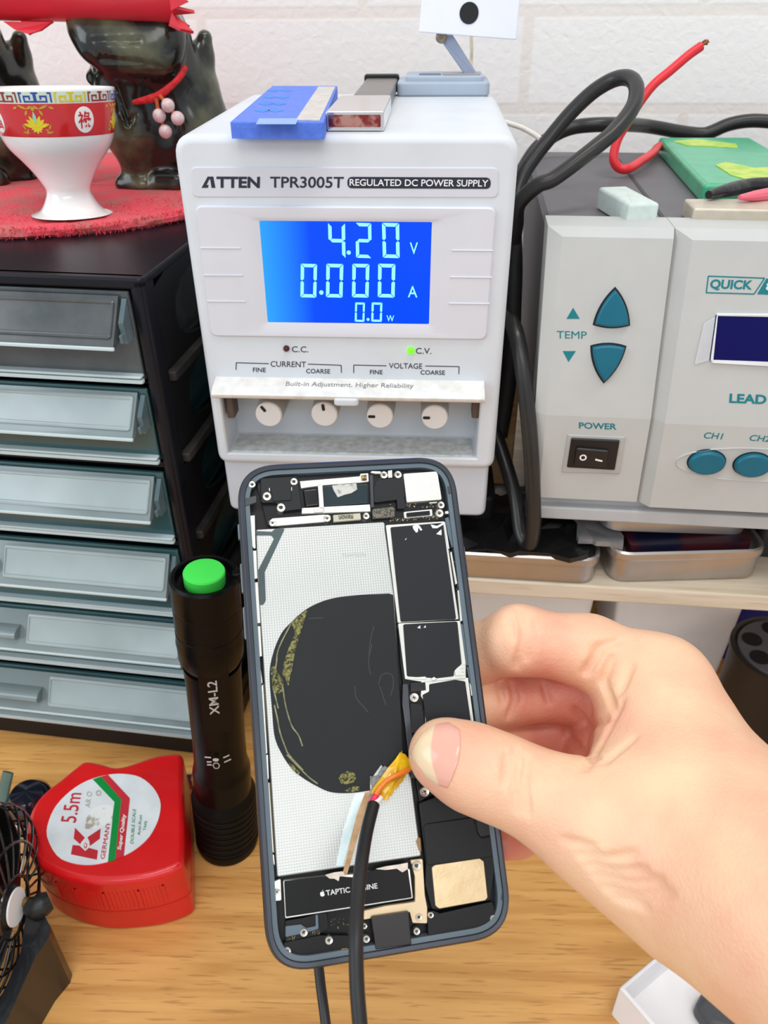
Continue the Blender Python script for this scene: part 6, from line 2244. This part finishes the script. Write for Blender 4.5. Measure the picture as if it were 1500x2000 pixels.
spacers('antenna_line', [[q1(150, 430), q1(275, 400), q1(275, 460), q1(160, 500)], [q2(790, 310), q2(830, 325), q2(835, 375), q2(800, 385)], [q5(1390, 290), q5(1420, 290), q5(1420, 330), q5(1385, 330)]], -.0012, -.0005, mat('antenna_grey', (58, 64, 68), .5), None, .0003)
plate('copper_tab', [q4(512, 1560), q4(530, 1525), q4(552, 1530), q4(560, 1660), q4(535, 1640)], -.0018, -.0012, mat('brown_tab', (150, 116, 80), .5), None, .0004)

SCREWS = [(q1(610, 275), 34, -.0008), (q1(370, 405), 40, -.0008), (q1(495, 505), 40, -.0008), (q1(238, 300), 32, -.0006), (q1(420, 640), 33, -.0008), (q1(905, 600), 33, -.0008), (q1(1252, 580), 30, -.0009), (q1(1410, 215), 34, -.0008),
          (q2(352, 212), 34, -.0008), (q2(735, 482), 32, -.0008), (q2(722, 555), 36, -.0008), (q4(497, 284), 40, -.0008), (q4(590, 1122), 42, -.0008), (q4(517, 1778), 40, -.0012),
          (q5(170, 283), 17, -.0009), (q5(315, 505), 22, -.0012), (q5(452, 547), 22, -.0010), (q5(655, 540), 20, -.0012), (q5(928, 498), 19, -.0012), (q5(940, 421), 18, -.0012), (q5(645, 470), 15, -.0012), (q5(1345, 430), 20, -.0008), (q5(225, 605), 21, -.0010), (q5(1005, 410), 16, -.0009)]
for i, (c, rz, z) in enumerate(SCREWS):
    k = 2.778 if i >= 14 else 4.547
    c2 = Vector(ph(c, z)); r = (Vector(ph((c[0] + rz / k, c[1]), z)) - c2).length
    s_ = mesh_obj('screw', lathe([(r, z - .0018), (r, z - .0002), (r * .9, z), (r * .45, z - .0001), (r * .4, z - .0006), (.00005, z - .0006)], 20, Matrix.Translation((c2.x, c2.y, 0))), M_SCR, phone, sharp=30)
    mesh_obj('drive', [slab([(c2.x + r * .42 * math.cos(t + .3) * (1 if j % 2 == 0 else .4), c2.y + r * .42 * math.sin(t + .3) * (1 if j % 2 == 0 else .4)) for j, t in enumerate([q * math.pi / 4 for q in range(8)])], z - .0006, z - .00005, basis=basis_top)], mat('screw_slot', (70, 62, 56), .5, metal=.5), s_)

# ------------------------------------------------------------------ test lead taped to the battery connector
WF = Frame((0, 0, 0))
lead = thing('test_lead', WF, 'black sleeved test lead with red and white wires, taped with amber film onto the phone', 'test lead')


def above(p, z):
    return PHM @ Vector((*ph(p, z), z))


def deep(px, py, d):
    return PT(px, py, d)


d0 = (CAMROT.inverted() @ (above((729.4, 1574), .003) - EYE)).z * -1
sl = [deep(729.4, 1572, d0), deep(716, 1626, d0 - .008), deep(705.5, 1690, d0 - .018), deep(698.5, 1760, d0 - .026), deep(695.5, 1830, d0 - .033), deep(697, 1920, d0 - .038), deep(703, 2000, d0 - .042), deep(712, 2090, d0 - .045), deep(735, 2300, d0 - .048), deep(790, 2700, d0 - .050)]
mesh_obj('sleeve', tube(sl, .00172, 20, 8), mat('black_heat_shrink', (24, 25, 27), .45, var=.06, vscale=80), lead)
ins_ = (sl[0] - sl[1]).normalized()
mesh_obj('red_wire', tube([sl[0] - ins_ * .002 + _x * -.0005, sl[0] + ins_ * .001 + _x * -.0006, above(q3(1240, 1170), .0022), above(q3(1262, 1130), .0016)], .00085, 12, 6), mat('crimson_wire', (224, 40, 84), .35), lead)
mesh_obj('white_wire', tube([sl[0] - ins_ * .002 + _x * .0006, sl[0] + ins_ * .001 + _x * .0007, above(q3(1272, 1190), .0018), above(q4(195, 1170), .0012)], .00085, 12, 6), mat('white_wire', (240, 238, 236), .35), lead)
mesh_obj('orange_wire', tube([above(q3(1252, 1140), .0024), above(q4(200, 1075), .0030), above(q4(270, 1010), .0028), above(q4(360, 965), .0022), above(q4(450, 925), .0014)], .0007, 12, 6), mat('orange_wire_under_tape', (232, 120, 20), .3, coat=.4), lead)
tp_ = [q4(372, 768), q4(420, 790), q4(478, 868), q4(496, 912), q4(440, 940), q4(415, 990), q4(395, 1030), q4(372, 1050), q4(350, 1090), q4(315, 1110), q4(305, 1150), q4(270, 1170), q4(262, 1205), q4(235, 1195), q4(195, 1200), q4(165, 1155), q4(112, 1132), q4(150, 1060), q4(210, 985), q4(265, 905), q4(330, 830)]
rnd = random.Random(9)
pc = Vector((0, 0))
tp2 = [Vector(ph(p, .0008)) for p in tp_]
pc = sum(tp2, Vector((0, 0))) / len(tp2)
v, f = [], []
lay = [1.0, .66, .33]
n_ = len(tp2)
for sgn in (1, -1):
    for li, s_ in enumerate(lay):
        for p in tp2:
            q = pc + (p - pc) * s_
            hgt = .0004 + (1 - s_) * .0012 + rnd.uniform(-.0002, .0003)
            v.append((q.x, q.y, hgt + sgn * .00008))
    v.append((pc.x, pc.y, .0022 + sgn * .00008))
off = n_ * 3 + 1
for h in (0, 1):
    for li in range(2):
        for i in range(n_):
            j = (i + 1) % n_
            f.append((h * off + li * n_ + i, h * off + li * n_ + j, h * off + (li + 1) * n_ + j, h * off + (li + 1) * n_ + i))
    for i in range(n_):
        f.append((h * off + 2 * n_ + i, h * off + 2 * n_ + (i + 1) % n_, h * off + n_ * 3))
for i in range(n_):
    f.append((i, (i + 1) % n_, off + (i + 1) % n_, off + i))
v = [tuple(PHM @ Vector(p)) for p in v]
mesh_obj('amber_tape', (v, f), mat('amber_film', (244, 200, 8), .12, alpha=.85, rgb2=(206, 150, 0), vscale=260, coat=.6), lead, flat=True)
mesh_obj('torn_pad', xf(slab([ph(p, -.0004) for p in (q4(130, 990), q4(175, 980), q4(205, 920), q4(232, 890), q4(262, 905), q4(240, 960), q4(160, 1050), q4(115, 1060), q4(110, 1000))], -.0010, -.0004, basis=basis_top), PHM), mat('grey_torn_pad', (150, 154, 150), .6, rgb2=(84, 88, 88), vscale=800), lead)

# second thin lead hanging behind the phone
sl2 = [deep(612, 1840, .232), deep(621, 1880, .230), deep(627, 1930, .227), deep(633, 1975, .224), deep(640, 2030, .220), deep(650, 2100, .215), deep(690, 2350, .200), deep(760, 2700, .180)]
solo('thin_lead', WF, tube(sl2, .00148, 16, 8), mat('black_lead', (34, 35, 37), .42), 'thin black lead hanging down behind the lower end of the phone', 'lead')
# ------------------------------------------------------------------ the hand
def Pn(px, py, d):
    return np.array(PT(px, py, d))


def zph(px, py, z=0.0):
    """distance in front of the lens of the phone plane at a picture position"""
    p = PHM @ Vector((*ph((px, py), z), z))
    return -(CAMROT.inverted() @ (p - EYE)).z


# depth helper: index and middle run behind the phone's right edge
zi = zph(930, 1260, -.007)
zt = zph(870, 1480, 0.0)
R_ = lambda px, d: px / FOC * d
PR = [
    # thumb: tip, pad, joint, base
    (Pn(868, 1474, zt - .0085), Pn(925, 1500, zt - .0100), .0098, .0106, .004),
    (Pn(925, 1500, zt - .0100), Pn(1000, 1530, zt - .0125), .0106, .0104, .006),
    (Pn(1000, 1530, zt - .0125), Pn(1090, 1572, zt - .0165), .0104, .0106, .006),
    (Pn(1090, 1572, zt - .0165), Pn(1190, 1625, zt - .0205), .0106, .0138, .008),
    (Pn(1190, 1625, zt - .0205), Pn(1330, 1695, zt - .0240), .0138, .0200, .012),
    # web and back of the hand
    (Pn(1225, 1575, zt - .0140), Pn(1300, 1440, .2250), .0100, .0140, .012),
    (Pn(1285, 1335, .2370), Pn(1330, 1560, .2120), .0125, .0190, .012),
    (Pn(1290, 1400, .2360), Pn(1375, 1620, .2080), .0170, .0220, .012),
    # wrist and forearm
    (Pn(1360, 1655, zt - .0220), Pn(1565, 1790, .1760), .0225, .0225, .014),
    (Pn(1400, 1640, .2040), Pn(1600, 1800, .1820), .0225, .0235, .014),
    (Pn(1565, 1790, .1760), Pn(1820, 1925, .1560), .0225, .0240, .014),
    # forearm on towards the elbow, beyond the picture
    (Pn(1820, 1925, .1560), Pn(1820, 1925, .1560) + (Pn(1820, 1925, .1560) - Pn(1565, 1790, .1760)) * 2.4, .0240, .0330, .014),
    # index finger
    (Pn(1290, 1330, .2380), Pn(1150, 1272, .2420), .0120, .0104, .008),
    (Pn(1150, 1272, .2420), Pn(1012, 1250, .2430), .0104, .0102, .005),
    (Pn(1012, 1250, .2430), Pn(930, 1278, zi + .0100), .0102, .0088, .004),
    (Pn(930, 1278, zi + .0100), Pn(850, 1318, zph(850, 1318, -.007) + .0080), .0088, .0072, .004),
]
PMID = [
    (Pn(1230, 1395, .2520), Pn(1110, 1352, .2560), .0110, .0092, .006),
    (Pn(1110, 1352, .2560), Pn(985, 1366, .2540), .0092, .0084, .004),
    (Pn(985, 1366, .2540), Pn(880, 1400, zph(880, 1400, -.007) + .0090), .0084, .0070, .004),
]
PRNG = [
    (Pn(1180, 1460, .2600), Pn(1085, 1432, .2620), .0100, .0078, .005),
    (Pn(1085, 1432, .2620), Pn(985, 1448, .2580), .0078, .0074, .004),
    (Pn(985, 1448, .2580), Pn(890, 1490, zph(890, 1490, -.007) + .0085), .0074, .0064, .004),
]
PLIT = [
    (Pn(1160, 1560, .2560), Pn(1080, 1590, .2480), .0092, .0072, .005),
    (Pn(1080, 1590, .2480), Pn(1010, 1628, .2360), .0070, .0066, .003),
    (Pn(1010, 1628, .2360), Pn(980, 1642, .2320), .0066, .0056, .003),
]
PPALM = [
    (Pn(1250, 1400, .2520), Pn(1230, 1520, .2460), .0150, .0170, .008),
    (Pn(1180, 1420, .2560), Pn(1150, 1500, .2560), .0090, .0110, .006),
    (Pn(1230, 1520, .2460), Pn(1330, 1640, .2240), .0170, .0200, .010),
]


def union(p, prims, k0=None):
    d = None
    for a, b_, r1, r2, k in prims:
        q = round_cone(p, a, b_, r1, r2)
        d = q if d is None else smin(d, q, k)
    return d


CREASE = []


def crease(pts, r, depth_list):
    P = [Pn(x, y, d) for (x, y), d in zip(pts, depth_list)]
    for a, b_ in zip(P, P[1:]):
        CREASE.append((a, b_, r))


def hand_sdf(p):
    d = union(p, PR)
    m = union(p, PMID); r = union(p, PRNG); l = union(p, PLIT); pa = union(p, PPALM)
    d = smin(d, pa, .007)
    d = smin(d, m, .0016)
    d = smin(d, r, .0016)
    d = smin(d, l, .0016)
    for a, b_, r_ in CREASE:
        d = -smin(-d, round_cone(p, a, b_, r_, r_), .0016)
    return d


def cast(px, py, d0=.15, d1=.32, fn=None):
    """Depth at which the ray of a picture position meets the skin (numpy march)."""
    fn = fn or hand_sdf
    d = np.full(len(px), d0)
    base = np.array(EYE)
    dirs = np.array([list(cam_ray(x, y)) for x, y in zip(px, py)])
    L = np.linalg.norm(dirs, axis=1)
    for _ in range(70):
        s = fn(base + dirs * d[:, None])
        d = d + np.clip(s, -.004, .02) / L * .9
    return d, base + dirs * d[:, None]


def skin_crease(pts, r=.0004, sink=.0001):
    px = []
    for (a, b_) in zip(pts, pts[1:]):
        for t in np.linspace(0, 1, 6, endpoint=False):
            px.append((a[0] + (b_[0] - a[0]) * t, a[1] + (b_[1] - a[1]) * t))
    px.append(pts[-1])
    d, P = cast([p[0] for p in px], [p[1] for p in px])
    ok = d < .30
    out = []
    for i in range(len(px) - 1):
        if ok[i] and ok[i + 1]:
            out.append((P[i], P[i + 1], r))
    return out


new = []
for pts, r in (([(1012, 1190), (1024, 1230), (1020, 1265), (1008, 1304)], .0008), ([(1034, 1200), (1040, 1250), (1030, 1290)], .0005), ([(995, 1200), (1002, 1250)], .0004),
               ([(1143, 1316), (1160, 1290), (1176, 1262)], .0009), ([(1196, 1282), (1178, 1330), (1200, 1385)], .0007), ([(1232, 1298), (1212, 1350)], .0007), ([(1210, 1250), (1160, 1268)], .0004),
               ([(1008, 1462), (1000, 1520), (1012, 1585)], .0005), ([(1030, 1478), (1024, 1530), (1030, 1590)], .0005), ([(990, 1470), (984, 1530)], .0004),
               ([(1000, 1335), (1008, 1365), (994, 1402)], .0006), ([(975, 1335), (982, 1370)], .0004), ([(1060, 1330), (1072, 1372)], .0004),
               ([(1165, 1712), (1225, 1728), (1290, 1722)], .0009), ([(1150, 1690), (1200, 1703), (1260, 1700)], .0007),
               ([(1180, 1735), (1240, 1752), (1310, 1744)], .0007), ([(1200, 1755), (1260, 1770)], .0005), ([(1130, 1668), (1190, 1678), (1240, 1668)], .0005), ([(1100, 1640), (1160, 1655)], .0004),
               ([(1124, 1385), (1150, 1420), (1186, 1405)], .0007), ([(1105, 1430), (1140, 1470), (1165, 1480)], .0007), ([(1150, 1420), (1140, 1470)], .0004),
               ([(1145, 1500), (1180, 1440), (1215, 1370)], .0006), ([(1180, 1490), (1240, 1440)], .0004)):
    new += skin_crease(pts, r)
CREASE += new

allp = np.array([q for g in (PR, PMID, PRNG, PLIT, PPALM) for a, b_, *_ in g for q in (a, b_)])
lo, hi = allp.min(0) - .037, allp.max(0) + .037
pos, faces = sdf_mesh(hand_sdf, lo, hi, .00075)
pos = relax(pos, faces, 1, .4)

sk = bpy.data.materials.new('skin')
sk.use_nodes = True
nt = sk.node_tree
b = nt.nodes['Principled BSDF']
b.inputs['Roughness'].default_value = .46
b.inputs['Subsurface Weight'].default_value = .12
b.inputs['Subsurface Radius'].default_value = (1, .35, .2)
b.inputs['Subsurface Scale'].default_value = .003
at = nt.nodes.new('ShaderNodeAttribute'); at.attribute_name = 'flush'
tc = nt.nodes.new('ShaderNodeTexCoord')
n1 = nt.nodes.new('ShaderNodeTexNoise'); n1.inputs['Scale'].default_value = 55; n1.inputs['Detail'].default_value = 5
nt.links.new(tc.outputs['Object'], n1.inputs['Vector'])
ma = nt.nodes.new('ShaderNodeMath'); ma.operation = 'MULTIPLY_ADD'; ma.inputs[1].default_value = .9; 
nt.links.new(n1.outputs['Fac'], ma.inputs[0])
nt.links.new(at.outputs['Fac'], ma.inputs[2])
rp_ = nt.nodes.new('ShaderNodeValToRGB')
e = rp_.color_ramp.elements
e[0].position = .25; e[0].color = lin((234, 197, 160))
e[1].position = 1.45 if False else 1.0; e[1].color = lin((216, 134, 114))
x_ = e.new(.58); x_.color = lin((229, 177, 146))
nt.links.new(ma.outputs[0], rp_.inputs['Fac'])
nt.links.new(rp_.outputs['Color'], b.inputs['Base Color'])
n2 = nt.nodes.new('ShaderNodeTexVoronoi'); n2.inputs['Scale'].default_value = 1100
nt.links.new(tc.outputs['Object'], n2.inputs['Vector'])
n3 = nt.nodes.new('ShaderNodeTexNoise'); n3.inputs['Scale'].default_value = 420; n3.inputs['Detail'].default_value = 4
nt.links.new(tc.outputs['Object'], n3.inputs['Vector'])
ad = nt.nodes.new('ShaderNodeMath'); ad.operation = 'ADD'
nt.links.new(n2.outputs['Distance'], ad.inputs[0]); nt.links.new(n3.outputs['Fac'], ad.inputs[1])
bp = nt.nodes.new('ShaderNodeBump'); bp.inputs['Strength'].default_value = .22; bp.inputs['Distance'].default_value = .0004
nt.links.new(ad.outputs[0], bp.inputs['Height']); nt.links.new(bp.outputs['Normal'], b.inputs['Normal'])

hand = np_mesh('hand', pos, faces, sk)
tag(hand, 'bare right hand reaching in, pinching the opened phone between thumb and fingers', 'hand')
# blood colour of the skin: pinker at the finger tips, joints and in the palm
fl_ = np.zeros(len(pos))
for c, r, a in ((Pn(1170, 1440, .250), .020, .38), (Pn(880, 1480, zt - .012), .013, .22), (Pn(985, 1640, .233), .012, .75), (Pn(1040, 1280, .240), .018, .22), (Pn(1030, 1370, .250), .02, .24), (Pn(1130, 1330, .245), .016, .22), (Pn(1080, 1440, .26), .02, .3), (Pn(1160, 1560, .24), .022, .3)):
    fl_ += a * np.exp(-((pos - c) ** 2).sum(1) / (2 * (r * .6) ** 2))
att = hand.data.attributes.new('flush', 'FLOAT', 'POINT')
att.data.foreach_set('value', np.clip(fl_, 0, .8).astype(np.float32))

# thumb nail lying on the skin
NU, NV = 26, 22
cc_ = (852, 1476)
L0 = Vector((800, 1448)); 
# nail outline in picture terms: free edge on the left, cuticle on the right
top_e = [(806, 1462), (822, 1432), (848, 1414), (876, 1410), (898, 1424)]
bot_e = [(812, 1490), (832, 1518), (856, 1535), (874, 1540), (880, 1528)]
def along(pl, t):
    s = t * (len(pl) - 1); i = min(int(s), len(pl) - 2); u = s - i
    return (pl[i][0] + (pl[i + 1][0] - pl[i][0]) * u, pl[i][1] + (pl[i + 1][1] - pl[i][1]) * u)
gx, gy = [], []
for j in range(NV + 1):
    w = j / NV
    for i in range(NU + 1):
        t = i / NU
        a, b_ = along(top_e, t), along(bot_e, t)
        bulge = (math.sin(math.pi * w)) * ((-7) * (1 - t) + 9 * t)
        gx.append(a[0] + (b_[0] - a[0]) * w + bulge); gy.append(a[1] + (b_[1] - a[1]) * w)
dd, NP = cast(gx, gy)
cdir = np.array([list((EYE - Vector(p)).normalized()) for p in NP])
edge = []
for j in range(NV + 1):
    for i in range(NU + 1):
        ed = min(i, NU - i, j, NV - j)
        edge.append(min(ed / 2.0, 1.0))
edge = np.array(edge)
topv = NP + cdir * (.00010 + .00034 * edge)[:, None]
botv = NP - cdir * .0006
vv = np.concatenate([topv, botv])
ff = []
W_ = NU + 1
n_ = W_ * (NV + 1)
for j in range(NV):
    for i in range(NU):
        a = j * W_ + i
        ff.append((a, a + 1, a + W_ + 1, a + W_)); ff.append((n_ + a, n_ + a + W_, n_ + a + W_ + 1, n_ + a + 1))
bd_ = [i for i in range(W_)] + [j * W_ + NU for j in range(1, NV + 1)] + [NV * W_ + i for i in range(NU - 1, -1, -1)] + [j * W_ for j in range(NV - 1, 0, -1)]
for a, c in zip(bd_, bd_[1:] + bd_[:1]):
    ff.append((a, n_ + a, n_ + c, c))
nm = bpy.data.meshes.new('thumbnail')
nm.from_pydata(vv.tolist(), [], ff)
nmat = mat('nail', (230, 166, 152), .22, coat=.3)
nt = nmat.node_tree
na = nt.nodes.new('ShaderNodeAttribute'); na.attribute_name = 'free_edge'
nr = nt.nodes.new('ShaderNodeValToRGB')
nr.color_ramp.elements[0].position = .42; nr.color_ramp.elements[0].color = lin((224, 166, 148))
nr.color_ramp.elements[1].position = .58; nr.color_ramp.elements[1].color = lin((226, 200, 164))
nt.links.new(na.outputs['Fac'], nr.inputs['Fac'])
nt.links.new(nr.outputs['Color'], nt.nodes['Principled BSDF'].inputs['Base Color'])
nm.materials.append(nmat)
for p in nm.polygons:
    p.use_smooth = True
fe = nm.attributes.new('free_edge', 'FLOAT', 'POINT')
vals = []
for h in range(2):
    for j in range(NV + 1):
        w = 2 * j / NV - 1
        for i in range(NU + 1):
            vals.append(.5 + ((.40 + .12 * w * w) - i / NU) * 5)
fe.data.foreach_set('value', np.clip(vals, 0, 1).astype(np.float32))
bm = bmesh.new(); bm.from_mesh(nm); bmesh.ops.recalc_face_normals(bm, faces=bm.faces); bm.to_mesh(nm); bm.free()
nail = bpy.data.objects.new('thumbnail', nm)
COL.objects.link(nail)
nail.parent = hand
nail['label'] = 'pink thumbnail with a pale free edge'
